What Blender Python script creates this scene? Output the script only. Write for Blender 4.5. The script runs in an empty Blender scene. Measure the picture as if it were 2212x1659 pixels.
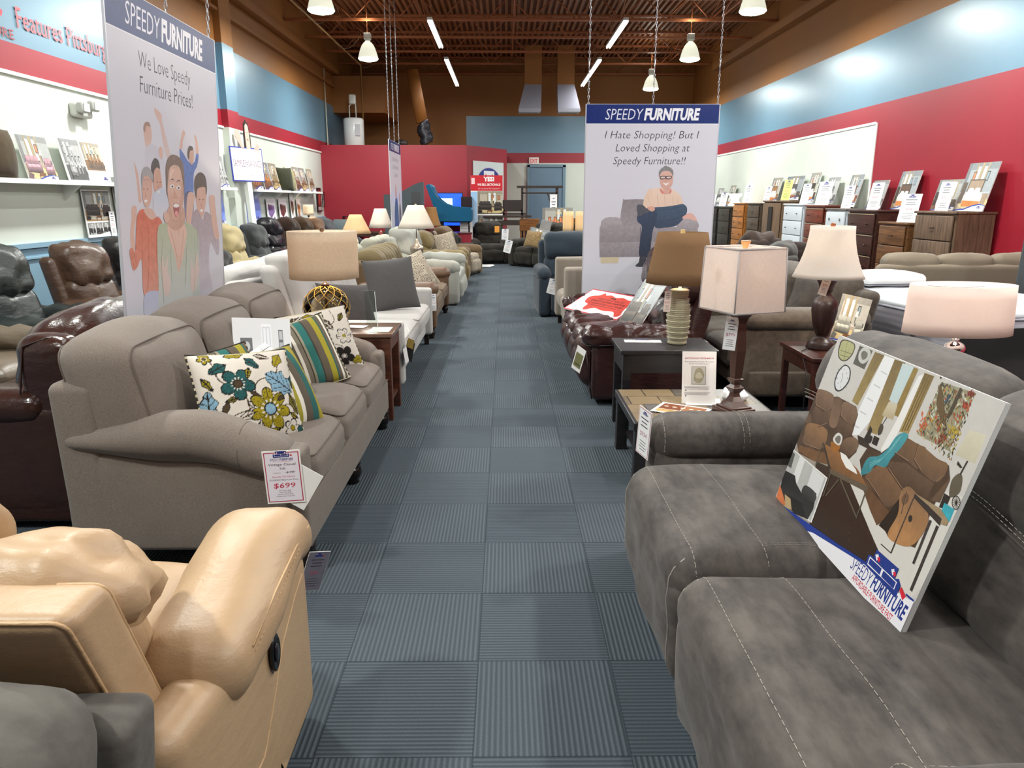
import bpy, math, random
from mathutils import Vector, Matrix, noise
PI = math.pi
# ---------------------------------------------------------------- camera, world, exposure
SC = bpy.context.scene
COL = SC.collection
W_, H_ = 2212, 1659
FPX = 1600.0; CAM_Z = 1.6
PITCH = math.atan((829.5 - 431) / FPX)
YAW = math.atan(14 / (FPX / math.cos(PITCH)))
cam_d = bpy.data.cameras.new('camera'); cam = bpy.data.objects.new('camera', cam_d); COL.objects.link(cam)
cam_d.sensor_fit = 'HORIZONTAL'; cam_d.sensor_width = 36.0; cam_d.lens = 36.0 * FPX / W_
cam_d.clip_start = 0.05; cam_d.clip_end = 100
cam.location = (0, 0, CAM_Z); cam.rotation_euler = (PI / 2 - PITCH, 0, -YAW)
SC.camera = cam
w = bpy.data.worlds.new('world'); SC.world = w; w.use_nodes = True
w.node_tree.nodes['Background'].inputs[0].default_value = (0.9, 0.95, 1, 1)
w.node_tree.nodes['Background'].inputs[1].default_value = 0.3
SC.view_settings.view_transform = 'Standard'; SC.view_settings.look = 'None'
SC.view_settings.gamma = 1; SC.view_settings.use_curve_mapping = False
SC.view_settings.exposure = 0.12
SC.cycles.max_bounces = 7; SC.cycles.diffuse_bounces = 4; SC.cycles.glossy_bounces = 3
SC.cycles.transmission_bounces = 5; SC.cycles.transparent_max_bounces = 6
SC.cycles.sample_clamp_indirect = 4; SC.cycles.sample_clamp_direct = 30
SC.cycles.use_denoising = True; SC.cycles.caustics_reflective = False; SC.cycles.caustics_refractive = False
HIGHBAY_W = 175.0; STRIP_W = 40.0

# ---------------------------------------------------------------- colour and materials
def lin(c):
    if isinstance(c, str): c = tuple(int(c[i:i + 2], 16) for i in (0, 2, 4))
    r = []
    for v in c[:3]:
        v = v / 255.0
        r.append(v / 12.92 if v <= .04045 else ((v + .055) / 1.055) ** 2.4)
    return (r[0], r[1], r[2], 1.0)
def mul(c, k): return tuple(max(0, min(255, v * k)) for v in (c if not isinstance(c, str) else tuple(int(c[i:i + 2], 16) for i in (0, 2, 4))))

MATS = {}
class NT:
    def __init__(s, name):
        s.m = bpy.data.materials.new(name); s.m.use_nodes = True; s.t = s.m.node_tree
        s.b = s.t.nodes['Principled BSDF']; s.out = s.t.nodes['Material Output']
    def n(s, typ, **k):
        x = s.t.nodes.new(typ)
        for a, v in k.items(): setattr(x, a, v)
        return x
    def l(s, a, b): s.t.links.new(a, b)
    def co(s, scale=(1, 1, 1), rot=(0, 0, 0), loc=(0, 0, 0)):
        tc = s.n('ShaderNodeTexCoord'); mp = s.n('ShaderNodeMapping')
        mp.inputs['Scale'].default_value = scale; mp.inputs['Rotation'].default_value = rot; mp.inputs['Location'].default_value = loc
        s.l(tc.outputs['Object'], mp.inputs[0]); return mp.outputs[0]
    def noise(s, v, scale, detail=3, rough=.5):
        x = s.n('ShaderNodeTexNoise'); s.l(v, x.inputs['Vector'])
        x.inputs['Scale'].default_value = scale; x.inputs['Detail'].default_value = detail; x.inputs['Roughness'].default_value = rough
        return x.outputs[0]
    def ramp(s, fac, stops, interp='LINEAR'):
        x = s.n('ShaderNodeValToRGB'); s.l(fac, x.inputs[0]); cr = x.color_ramp; cr.interpolation = interp
        while len(cr.elements) < len(stops): cr.elements.new(1)
        for e, (p, c) in zip(cr.elements, stops): e.position = p; e.color = c
        return x.outputs[0]
    def bump(s, h, st=.3, dist=.002, prev=None):
        x = s.n('ShaderNodeBump'); s.l(h, x.inputs['Height']); x.inputs['Strength'].default_value = st; x.inputs['Distance'].default_value = dist
        if prev is not None: s.l(prev, x.inputs['Normal'])
        return x.outputs[0]
    def math(s, op, a, b=None):
        x = s.n('ShaderNodeMath', operation=op)
        for i, v in enumerate((a, b)):
            if v is None: continue
            if isinstance(v, (int, float)): x.inputs[i].default_value = v
            else: s.l(v, x.inputs[i])
        return x.outputs[0]
    def mix(s, f, a, b, blend='MIX'):
        x = s.n('ShaderNodeMix', data_type='RGBA', blend_type=blend)
        for i, v in ((0, f), (6, a), (7, b)):
            if isinstance(v, (int, float, tuple)): x.inputs[i].default_value = v
            else: s.l(v, x.inputs[i])
        return x.outputs[2]
    def sep(s, v):
        x = s.n('ShaderNodeSeparateXYZ'); s.l(v, x.inputs[0]); return x.outputs

def plain(c, rough=.5, metal=0, spec=.5, key=None):
    k = ('plain', tuple(c), rough, metal, spec)
    if k in MATS: return MATS[k]
    t = NT('paint'); t.b.inputs['Base Color'].default_value = lin(c)
    t.b.inputs['Roughness'].default_value = rough; t.b.inputs['Metallic'].default_value = metal
    t.b.inputs['Specular IOR Level'].default_value = spec
    MATS[k] = t.m; return t.m
def wallpaint(c, rough=.5):
    k = ('wall', tuple(c), rough)
    if k in MATS: return MATS[k]
    t = NT('wall_paint'); v = t.co()
    n1 = t.noise(v, .8, 4); cc = t.mix(n1, lin(mul(c, .95)), lin(mul(c, 1.05))); t.l(cc, t.b.inputs['Base Color'])
    t.b.inputs['Roughness'].default_value = rough
    t.l(t.bump(t.noise(v, 160, 2), .12, .001), t.b.inputs['Normal'])
    MATS[k] = t.m; return t.m
def fabric(c, weave=650, var=.12, rough=.9, bump=.5, big=.08):
    k = ('fab', tuple(c), weave, var, bump)
    if k in MATS: return MATS[k]
    t = NT('woven_fabric'); v = t.co()
    fine = t.noise(t.co((1, 1, 1)), weave * .45, 2, .7); soft = t.noise(v, 5, 3)
    a = t.mix(fine, lin(mul(c, 1 - var * 1.6)), lin(mul(c, 1 + var * 1.4)))
    b = t.mix(soft, lin(mul((255, 255, 255), 1 - big)), (1, 1, 1, 1)); cc = t.mix(1.0, a, b, 'MULTIPLY'); t.l(cc, t.b.inputs['Base Color'])
    t.b.inputs['Roughness'].default_value = rough; t.b.inputs['Specular IOR Level'].default_value = .2
    t.b.inputs['Sheen Weight'].default_value = .15
    nb = t.bump(fine, bump, .0012); nb = t.bump(t.noise(v, 14, 3), .25, .01, nb); t.l(nb, t.b.inputs['Normal'])
    MATS[k] = t.m; return t.m
def leather(c, rough=.38, c2=None, crease=.45, var=.1):
    k = ('lea', tuple(c), rough, crease)
    if k in MATS: return MATS[k]
    t = NT('leather'); v = t.co()
    big = t.noise(v, 3.5, 4, .6)
    cc = t.mix(big, lin(c2 if c2 else mul(c, 1 - var)), lin(mul(c, 1 + var))); t.l(cc, t.b.inputs['Base Color'])
    t.b.inputs['Roughness'].default_value = rough; t.b.inputs['Specular IOR Level'].default_value = .5
    vo = t.n('ShaderNodeTexVoronoi'); t.l(v, vo.inputs['Vector']); vo.inputs['Scale'].default_value = 260
    nb = t.bump(vo.outputs[0], .18, .0008); nb = t.bump(t.noise(t.co((1, 1, 2.2)), 11, 4, .6), crease, .014, nb)
    t.l(nb, t.b.inputs['Normal']); MATS[k] = t.m; return t.m
def suede(c, c2, rough=.75, crease=.3):
    k = ('sue', tuple(c))
    if k in MATS: return MATS[k]
    t = NT('suede'); v = t.co()
    n1 = t.noise(v, 4.5, 6, .62); n2 = t.noise(t.co((1, 3, 3)), 9, 5, .6)
    f = t.math('ADD', t.math('MULTIPLY', n1, .6), t.math('MULTIPLY', n2, .4))
    cc = t.ramp(f, [(.36, lin(c2)), (.62, lin(c))]); t.l(cc, t.b.inputs['Base Color'])
    t.b.inputs['Roughness'].default_value = rough; t.b.inputs['Specular IOR Level'].default_value = .25
    t.b.inputs['Sheen Weight'].default_value = .12
    nb = t.bump(t.noise(v, 420, 2), .25, .001); nb = t.bump(t.noise(v, 9, 3), crease, .012, nb); t.l(nb, t.b.inputs['Normal'])
    MATS[k] = t.m; return t.m
def wood(c, rough=.4, axis=0, var=.28, scale=1.0):
    k = ('wood', tuple(c), rough, axis)
    if k in MATS: return MATS[k]
    t = NT('wood'); s = [14, 14, 14]; s[axis] = 1.2; v = t.co(tuple(x * scale for x in s))
    n1 = t.noise(v, 2.2, 5, .65); cc = t.ramp(n1, [(.3, lin(mul(c, 1 - var))), (.7, lin(mul(c, 1 + var)))]); t.l(cc, t.b.inputs['Base Color'])
    t.b.inputs['Roughness'].default_value = rough; t.l(t.bump(n1, .15, .002), t.b.inputs['Normal'])
    MATS[k] = t.m; return t.m
def emit(c, st, key=''):
    k = ('emit', tuple(c), st)
    if k in MATS: return MATS[k]
    t = NT('glowing'); t.b.inputs['Base Color'].default_value = lin(c)
    t.b.inputs['Emission Color'].default_value = lin(c); t.b.inputs['Emission Strength'].default_value = st
    MATS[k] = t.m; return t.m
def shade_mat(c, trans=.55, weave=900, var=.1):
    k = ('shade', tuple(c), trans, var)
    if k in MATS: return MATS[k]
    t = NT('lamp_shade_cloth'); v = t.co()
    f = t.noise(t.co((1, 1, .12)), weave * .35, 2, .6); g = t.noise(t.co((.12, .12, 1)), weave * .35, 2, .6)
    cc = t.mix(t.math('MULTIPLY', t.math('ADD', f, g), .5), lin(mul(c, 1 - var * 2)), lin(mul(c, 1 + var)))
    d = t.n('ShaderNodeBsdfDiffuse'); tr = t.n('ShaderNodeBsdfTranslucent'); mx = t.n('ShaderNodeMixShader')
    t.l(cc, d.inputs[0]); t.l(cc, tr.inputs[0]); mx.inputs[0].default_value = trans
    t.l(d.outputs[0], mx.inputs[1]); t.l(tr.outputs[0], mx.inputs[2]); t.l(mx.outputs[0], t.out.inputs[0])
    MATS[k] = t.m; return t.m
def glass(c=(240, 245, 245), rough=.02, mixt=.9):
    k = ('glass', tuple(c), rough, mixt)
    if k in MATS: return MATS[k]
    t = NT('clear_glass'); tp = t.n('ShaderNodeBsdfTransparent'); tp.inputs[0].default_value = lin(c)
    g = t.n('ShaderNodeBsdfGlossy'); g.inputs['Roughness'].default_value = rough
    fr = t.n('ShaderNodeFresnel'); fr.inputs[0].default_value = 1.45
    mx = t.n('ShaderNodeMixShader'); t.l(t.math('ADD', fr.outputs[0], 1 - mixt - .04), mx.inputs[0]); t.l(tp.outputs[0], mx.inputs[1]); t.l(g.outputs[0], mx.inputs[2]); t.l(mx.outputs[0], t.out.inputs[0])
    MATS[k] = t.m; return t.m
def colattr(rough=.35, spec=.4, name='printed_sheet', bump=0):
    k = ('colattr', rough, spec, bump)
    if k in MATS: return MATS[k]
    t = NT(name); a = t.n('ShaderNodeAttribute'); a.attribute_name = 'Col'
    lum = t.n('ShaderNodeRGBToBW'); t.l(a.outputs['Color'], lum.inputs[0]); k = t.n('ShaderNodeMapRange'); t.l(lum.outputs[0], k.inputs[0])
    for i, v in ((1, .30), (2, .62), (3, .75), (4, 0.0)): k.inputs[i].default_value = v
    n1 = t.noise(t.co(), 26, 8, .7); vv = t.math('ADD', .42, t.math('MULTIPLY', n1, 1.16)); cb = t.n('ShaderNodeCombineXYZ')
    for i in range(3): t.l(vv, cb.inputs[i])
    t.l(t.mix(k.outputs[0], a.outputs['Color'], t.mix(1.0, a.outputs['Color'], cb.outputs[0], 'MULTIPLY')), t.b.inputs['Base Color']); t.b.inputs['Roughness'].default_value = rough; t.b.inputs['Specular IOR Level'].default_value = spec
    if bump: t.l(t.bump(t.noise(t.co(), 380, 2), bump, .001), t.b.inputs['Normal'])
    MATS[k] = t.m; return t.m

# ---------------------------------------------------------------- mesh collector
class MB:
    def __init__(s): s.v = []; s.f = []; s.m = []; s.sm = []; s.c = None
    def add(s, vs, fs, mat=0, smooth=True, M=None):
        o = len(s.v)
        s.v += [tuple(M @ Vector(p)) if M is not None else tuple(p) for p in vs]
        s.f += [tuple(i + o for i in f) for f in fs]; s.m += [mat] * len(fs); s.sm += [smooth] * len(fs); return s
    def box(s, c, d, mat=0, M=None, smooth=False):
        x, y, z = c; a, b, e = d[0] / 2, d[1] / 2, d[2] / 2
        vs = [(x + i * a, y + j * b, z + k * e) for i in (-1, 1) for j in (-1, 1) for k in (-1, 1)]
        fs = [(0, 1, 3, 2), (4, 6, 7, 5), (0, 4, 5, 1), (2, 3, 7, 6), (0, 2, 6, 4), (1, 5, 7, 3)]
        return s.add(vs, fs, mat, smooth, M)
    def rbox(s, c, d, r=.01, mat=0, M=None, k=2): return s.soft(c, d, r, mat=mat, M=M, k=k, m=1)
    def soft(s, c, d, r=.05, puff=(0, 0, 0), k=3, m=7, mat=0, M=None, f=None, wr=0, wf=6, seed=0):
        h = [x / 2 for x in d]; r = min(r, min(h) * .98)
        ax = []
        for i in range(3):
            core = h[i] - r
            off = [r * math.tan(PI / 4 * (1 - j / k)) for j in range(k)]
            pos = [-core - o for o in off] + [-core + 2 * core * j / m for j in range(m + 1)] + [core + o for o in reversed(off)]
            ax.append(pos)
        n = [len(a) - 1 for a in ax]; idx = {}; vs = []
        def vid(i, j, l):
            key = (i, j, l)
            if key in idx: return idx[key]
            p = [ax[0][i], ax[1][j], ax[2][l]]; q = [max(-(h[a] - r), min(h[a] - r, p[a])) for a in range(3)]
            dd = [p[a] - q[a] for a in range(3)]; L = math.sqrt(sum(x * x for x in dd)) or 1
            nn = [x / L for x in dd]; p = [q[a] + nn[a] * r for a in range(3)]
            u = [p[a] / h[a] for a in range(3)]
            for a in range(3):
                if puff[a]:
                    b, e = (a + 1) % 3, (a + 2) % 3
                    p[a] += puff[a] * u[a] * max(0, 1 - u[b] ** 2) * max(0, 1 - u[e] ** 2)
            if wr:
                g = noise.noise(Vector((p[0] * wf + seed * 7.3, p[1] * wf, p[2] * wf))) * wr
                p = [p[a] + nn[a] * g for a in range(3)]
            p = (p[0] + c[0], p[1] + c[1], p[2] + c[2])
            if f: p = f(*p)
            idx[key] = len(vs); vs.append(tuple(p)); return idx[key]
        fs = []
        for i in range(n[0]):
            for j in range(n[1]):
                fs.append((vid(i, j, 0), vid(i, j + 1, 0), vid(i + 1, j + 1, 0), vid(i + 1, j, 0)))
                fs.append((vid(i, j, n[2]), vid(i + 1, j, n[2]), vid(i + 1, j + 1, n[2]), vid(i, j + 1, n[2])))
        for i in range(n[0]):
            for l in range(n[2]):
                fs.append((vid(i, 0, l), vid(i + 1, 0, l), vid(i + 1, 0, l + 1), vid(i, 0, l + 1)))
                fs.append((vid(i, n[1], l), vid(i, n[1], l + 1), vid(i + 1, n[1], l + 1), vid(i + 1, n[1], l)))
        for j in range(n[1]):
            for l in range(n[2]):
                fs.append((vid(0, j, l), vid(0, j, l + 1), vid(0, j + 1, l + 1), vid(0, j + 1, l)))
                fs.append((vid(n[0], j, l), vid(n[0], j + 1, l), vid(n[0], j + 1, l + 1), vid(n[0], j, l + 1)))
        return s.add(vs, fs, mat, True, M)
    def drape(s, pts, off=.0012, d=(0, 0, -1), reach=.4):
        from mathutils.bvhtree import BVHTree
        if not getattr(s, '_bvh', None): s._bvh = BVHTree.FromPolygons([Vector(v) for v in s.v], s.f)
        dv = Vector(d).normalized(); out = []
        for p in pts:
            h = s._bvh.ray_cast(Vector(p) - dv * reach, dv, reach * 2.5)
            if h[0] is not None: out.append(tuple(h[0] - dv * off))
        return out
    def lathe(s, prof, c=(0, 0, 0), n=24, mat=0, M=None, smooth=True, sq=None):
        vs = []; fs = []; L = len(prof)
        for (r, z) in prof:
            for i in range(n):
                a = 2 * PI * i / n + (PI / n if sq else 0)
                vs.append((c[0] + r * math.cos(a) * (sq or 1), c[1] + r * math.sin(a) * (sq or 1), c[2] + z))
        for k in range(L - 1):
            for i in range(n):
                j = (i + 1) % n; fs.append((k * n + i, k * n + j, (k + 1) * n + j, (k + 1) * n + i))
        if prof[0][0] > 1e-5: fs.append(tuple(reversed(range(n))))
        if prof[-1][0] > 1e-5: fs.append(tuple((L - 1) * n + i for i in range(n)))
        return s.add(vs, fs, mat, smooth, M)
    def shell(s, prof, c=(0, 0, 0), n=40, t=.002, mat=0, M=None, ex=1, ey=1, lobes=0, la=0, smooth=True, a0=0):
        # open ring wall with thickness
        vs = []; fs = []; pr = prof + [(r - t, z) for (r, z) in reversed(prof)]; L = len(pr)
        for (r, z) in pr:
            for i in range(n):
                a = 2 * PI * i / n + a0; rr = r * (1 + la * abs(math.cos(lobes * a / 2)) if lobes else 1)
                vs.append((c[0] + rr * ex * math.cos(a), c[1] + rr * ey * math.sin(a), c[2] + z))
        for k in range(L):
            k2 = (k + 1) % L
            for i in range(n):
                j = (i + 1) % n; fs.append((k * n + i, k * n + j, k2 * n + j, k2 * n + i))
        return s.add(vs, fs, mat, smooth, M)
    def tube(s, pts, r, n=8, mat=0, M=None, closed=False):
        P = [Vector(p) for p in pts]; L = len(P); vs = []; fs = []
        up = Vector((0, 0, 1)); prev = None
        for i, p in enumerate(P):
            a = P[(i - 1) % L] if (closed or i > 0) else p; b = P[(i + 1) % L] if (closed or i < L - 1) else p
            t = (b - a).normalized() if (b - a).length > 1e-9 else Vector((0, 0, 1))
            if prev is None:
                x = t.cross(up) if abs(t.dot(up)) < .95 else t.cross(Vector((1, 0, 0)))
            else: x = prev - t * prev.dot(t)
            x.normalize(); prev = x; y = t.cross(x); rr = r[i] if isinstance(r, (list, tuple)) else r
            for k in range(n):
                an = 2 * PI * k / n; vs.append(tuple(p + x * math.cos(an) * rr + y * math.sin(an) * rr))
        for i in range(L if closed else L - 1):
            i2 = (i + 1) % L
            for k in range(n):
                k2 = (k + 1) % n; fs.append((i * n + k, i * n + k2, i2 * n + k2, i2 * n + k))
        if not closed: fs.append(tuple(reversed(range(n)))); fs.append(tuple((L - 1) * n + k for k in range(n)))
        return s.add(vs, fs, mat, True, M)
    def prism(s, poly, y0, y1, mat=0, M=None, smooth=False):
        # poly in (x,z), extruded along y
        n = len(poly); vs = [(x, y0, z) for x, z in poly] + [(x, y1, z) for x, z in poly]
        fs = [tuple(range(n)), tuple(reversed(range(n, 2 * n)))] + [(i, i + n, (i + 1) % n + n, (i + 1) % n) for i in range(n)]
        return s.add(vs, fs, mat, smooth, M)
    def stitch(s, pts, r=.0013, dash=.011, gap=.006, mat=0, M=None):
        P = [Vector(p) for p in pts]; d = 0; on = True; acc = 0
        for a, b in zip(P[:-1], P[1:]):
            L = (b - a).length
            if L < 1e-6: continue
            t = 0.0
            while t < L:
                e = min(L, t + dash); s.tube([a + (b - a) * (t / L), a + (b - a) * (e / L)], r, 4, mat, M); t += dash + gap
        return s
    def build(s, name, mats, parent=None, loc=None, rot=None):
        me = bpy.data.meshes.new(name); me.from_pydata(s.v, [], s.f)
        if not isinstance(mats, (list, tuple)): mats = [mats]
        for m in mats: me.materials.append(m)
        me.polygons.foreach_set('material_index', s.m); me.polygons.foreach_set('use_smooth', s.sm)
        me.update()
        if not s._ok(me): pass
        o = bpy.data.objects.new(name, me); COL.objects.link(o)
        if parent is not None: o.parent = parent
        if loc is not None: o.location = loc
        if rot is not None: o.rotation_euler = rot
        return o
    def _ok(s, me):
        import bmesh
        bm = bmesh.new(); bm.from_mesh(me); bmesh.ops.recalc_face_normals(bm, faces=bm.faces); bm.to_mesh(me); bm.free(); return True

def seam(c, d, r, puff=(0, 0, 0), f=None, axis=1, side=1, n=10, off=.0015):
    """welt line running round the edge of a soft box, on the face pair across `axis`"""
    h = [x / 2 for x in d]; r = min(r, min(h) * .98); a, b = [i for i in range(3) if i != axis]; q = r / math.sqrt(2); pts = []
    ca, cb = h[a] - r, h[b] - r; path = []
    for (sa, sb, t0) in ((1, 1, 0), (-1, 1, PI / 2), (-1, -1, PI), (1, -1, 3 * PI / 2)):
        for k in range(5): t = t0 + PI / 2 * k / 4; path.append((sa * ca + (q + off) * math.cos(t), sb * cb + (q + off) * math.sin(t)))
        na, nb = {0: (-ca, cb), 1: (-ca, -cb), 2: (ca, -cb), 3: (ca, cb)}[int(round(t0 / (PI / 2)))]; x0, y0 = path[-1]
        x1, y1 = (na + (q + off) * math.cos(t0 + PI / 2), nb + (q + off) * math.sin(t0 + PI / 2))
        for k in range(1, n): path.append((x0 + (x1 - x0) * k / n, y0 + (y1 - y0) * k / n))
    for x, y in path:
        p = [0, 0, 0]; p[a] = x; p[b] = y; p[axis] = side * (h[axis] - r + q + off); u = [max(-1, min(1, p[i] / h[i])) for i in range(3)]
        for i in range(3):
            if puff[i]: e, g = (i + 1) % 3, (i + 2) % 3; p[i] += puff[i] * u[i] * max(0, 1 - u[e] ** 2) * max(0, 1 - u[g] ** 2)
        p = (p[0] + c[0], p[1] + c[1], p[2] + c[2]); pts.append(f(*p) if f else p)
    return pts
def tag(o, label, cat, group=None, kind=None):
    o['label'] = label; o['category'] = cat
    if group: o['group'] = group
    if kind: o['kind'] = kind
    return o
def thing(name, label, cat, loc=(0, 0, 0), rz=0, group=None, rot=None):
    o = bpy.data.objects.new(name, None); COL.objects.link(o); o.empty_display_size = .1
    o.location = loc; o.rotation_euler = rot if rot else (0, 0, rz); return tag(o, label, cat, group)
def struct(o): o['kind'] = 'structure'; return o
def dup(root, loc=None, rz=None, label=None, rot=None, name=None):
    r = root.copy(); COL.objects.link(r)
    if loc is not None: r.location = loc
    if rz is not None: r.rotation_euler = (0, 0, rz)
    if rot is not None: r.rotation_euler = rot
    if label: r['label'] = label
    for ch in list(root.children):
        c = ch.copy(); COL.objects.link(c); c.parent = r
        for g in ch.children:
            d = g.copy(); COL.objects.link(d); d.parent = c
    return r
def light(kind, name, parent, loc, energy, color=(1, 1, 1), size=.2, rot=None, sy=None, radius=.04):
    d = bpy.data.lights.new(name, kind); d.energy = energy; d.color = color
    if kind == 'AREA':
        d.size = size
        if sy: d.shape = 'RECTANGLE'; d.size_y = sy
        else: d.shape = 'DISK'
    else: d.shadow_soft_size = radius
    o = bpy.data.objects.new(name, d); COL.objects.link(o); o.parent = parent; o.location = loc
    if rot: o.rotation_euler = rot
    return o

# ---------------------------------------------------------------- measuring: photograph pixel -> place in the room
def ray(x, y):
    a = x - 1106.0; b = 829.5 - y
    f = FPX * math.cos(PITCH) + b * math.sin(PITCH); u = -FPX * math.sin(PITCH) + b * math.cos(PITCH)
    return Vector((a * math.cos(YAW) + f * math.sin(YAW), f * math.cos(YAW) - a * math.sin(YAW), u))
def onZ(x, y, z): r = ray(x, y); return Vector((0, 0, CAM_Z)) + r * ((z - CAM_Z) / r.z)
def onX(x, y, X): r = ray(x, y); return Vector((0, 0, CAM_Z)) + r * (X / r.x)
def onY(x, y, Y): r = ray(x, y); return Vector((0, 0, CAM_Z)) + r * (Y / r.y)
def tracer(M):
    """pixel -> (x, z) in the plane y = 0 of the frame M"""
    Mi = M.inverted(); o = Mi @ Vector((0, 0, CAM_Z))
    R = Mi.to_3x3()
    def f(x, y):
        d = R @ ray(x, y); k = -o.y / d.y; p = o + d * k; return (p.x, p.z)
    return f

# ---------------------------------------------------------------- flat printed sheets (posters, signs, tags): the print is really flat
_TXT = {}
def text_polys(s, bold=0, shear=0):
    k = (s, bold, shear)
    if k in _TXT: return _TXT[k]
    cu = bpy.data.curves.new('t', 'FONT'); cu.body = s; cu.size = 1; cu.offset = bold; cu.shear = shear; cu.resolution_u = 2
    o = bpy.data.objects.new('t', cu); COL.objects.link(o)
    dg = bpy.context.evaluated_depsgraph_get(); me = bpy.data.meshes.new_from_object(o.evaluated_get(dg))
    vs = [(v.co.x, v.co.y) for v in me.vertices]; fs = [tuple(p.vertices) for p in me.polygons]
    bpy.data.objects.remove(o); bpy.data.curves.remove(cu); bpy.data.meshes.remove(me)
    if vs:
        x0 = min(v[0] for v in vs); x1 = max(v[0] for v in vs)
    else: x0 = 0; x1 = 1
    _TXT[k] = (vs, fs, x0, x1); return _TXT[k]
class Print:
    """x right, z up, seen from -y; every poly a thin ink layer in front of the last"""
    def __init__(s, step=.00006): s.v = []; s.f = []; s.c = []; s.bb = []; s.step = step; s.map = None; s.wash = None
    def raw(s, pts, faces, cols):
        if not pts: return
        a, b, c, d = min(p[0] for p in pts), max(p[0] for p in pts), min(p[1] for p in pts), max(p[1] for p in pts); lay_ = 1
        for (e, f, g, h, l) in s.bb:
            if l >= lay_ and e < b and f > a and g < d and h > c: lay_ = l + 1
        s.bb.append((a, b, c, d, lay_)); yy = -s.step * lay_
        o = len(s.v); s.v += [(p[0], yy, p[1]) for p in pts]
        for f in faces: s.f.append(tuple(i + o for i in f)); s.c.append([cols[i] if isinstance(cols, list) else cols for i in f])
    def poly(s, pts, col, col2=None):
        """col at the top, col2 (if any) at the bottom"""
        if s.map: pts = [s.map(*p) for p in pts]
        if s.wash:
            wc, wk = s.wash; col = tuple(col[i] * (1 - wk) + wc[i] * wk for i in range(3)); col2 = tuple(col2[i] * (1 - wk) + wc[i] * wk for i in range(3)) if col2 is not None else None
        c = lin(col)
        if col2 is None: s.raw(pts, [tuple(range(len(pts)))], c)
        else:
            c2 = lin(col2); zs = [p[1] for p in pts]; a, b = min(zs), max(zs)
            s.raw(pts, [tuple(range(len(pts)))], [tuple(c2[k] + (c[k] - c2[k]) * (p[1] - a) / (b - a or 1) for k in range(4)) for p in pts])
        return s
    def rect(s, x0, z0, x1, z1, col, col2=None): return s.poly([(x0, z0), (x1, z0), (x1, z1), (x0, z1)], col, col2)
    def curve(s, pts, col, col2=None, n=5):
        """closed smooth (Catmull-Rom) outline"""
        L = len(pts); out = []
        for i in range(L):
            p0, p1, p2, p3 = pts[i - 1], pts[i], pts[(i + 1) % L], pts[(i + 2) % L]
            for j in range(n):
                t = j / n
                out.append(tuple(.5 * (2 * p1[a] + (p2[a] - p0[a]) * t + (2 * p0[a] - 5 * p1[a] + 4 * p2[a] - p3[a]) * t * t + (3 * p1[a] - p0[a] - 3 * p2[a] + p3[a]) * t ** 3) for a in (0, 1)))
        return s.poly(out, col, col2)
    def ell(s, x, z, a, b, col, rot=0, n=24, col2=None):
        c, d = math.cos(rot), math.sin(rot)
        return s.poly([(x + a * math.cos(t) * c - b * math.sin(t) * d, z + a * math.cos(t) * d + b * math.sin(t) * c) for t in [2 * PI * i / n for i in range(n)]], col, col2)
    def line(s, pts, wd, col):
        if s.map: pts = [s.map(*p) for p in pts]
        mp, s.map = s.map, None
        for (x0, z0), (x1, z1) in zip(pts[:-1], pts[1:]):
            L = math.hypot(x1 - x0, z1 - z0) or 1; nx, nz = -(z1 - z0) / L * wd / 2, (x1 - x0) / L * wd / 2
            s.poly([(x0 + nx, z0 + nz), (x0 - nx, z0 - nz), (x1 - nx, z1 - nz), (x1 + nx, z1 + nz)], col)
        s.map = mp
    def text(s, t, x, z, h, col, bold=0, shear=0, width=None, align='C'):
        """h = cap height; width = forced width"""
        vs, fs, x0, x1 = text_polys(t, bold, shear); k = h / .72; kx = (width / (x1 - x0)) if width else k
        wd = (x1 - x0) * kx; ox = x - (wd / 2 if align == 'C' else 0)
        s.raw([(ox + (a - x0) * kx, z + b * k) for a, b in vs], fs, lin(col)); return s
    def build(s, name, parent, loc=(0, 0, 0), rot=None, rough=.35, spec=.4):
        me = bpy.data.meshes.new(name); me.from_pydata(s.v, [], s.f)
        at = me.color_attributes.new('Col', 'FLOAT_COLOR', 'CORNER'); d = [x for f in s.c for c in f for x in c]
        at.data.foreach_set('color', d); me.materials.append(colattr(rough, spec)); me.update()
        o = bpy.data.objects.new(name, me); COL.objects.link(o); o.parent = parent; o.location = loc
        if rot: o.rotation_euler = rot
        return o

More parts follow.
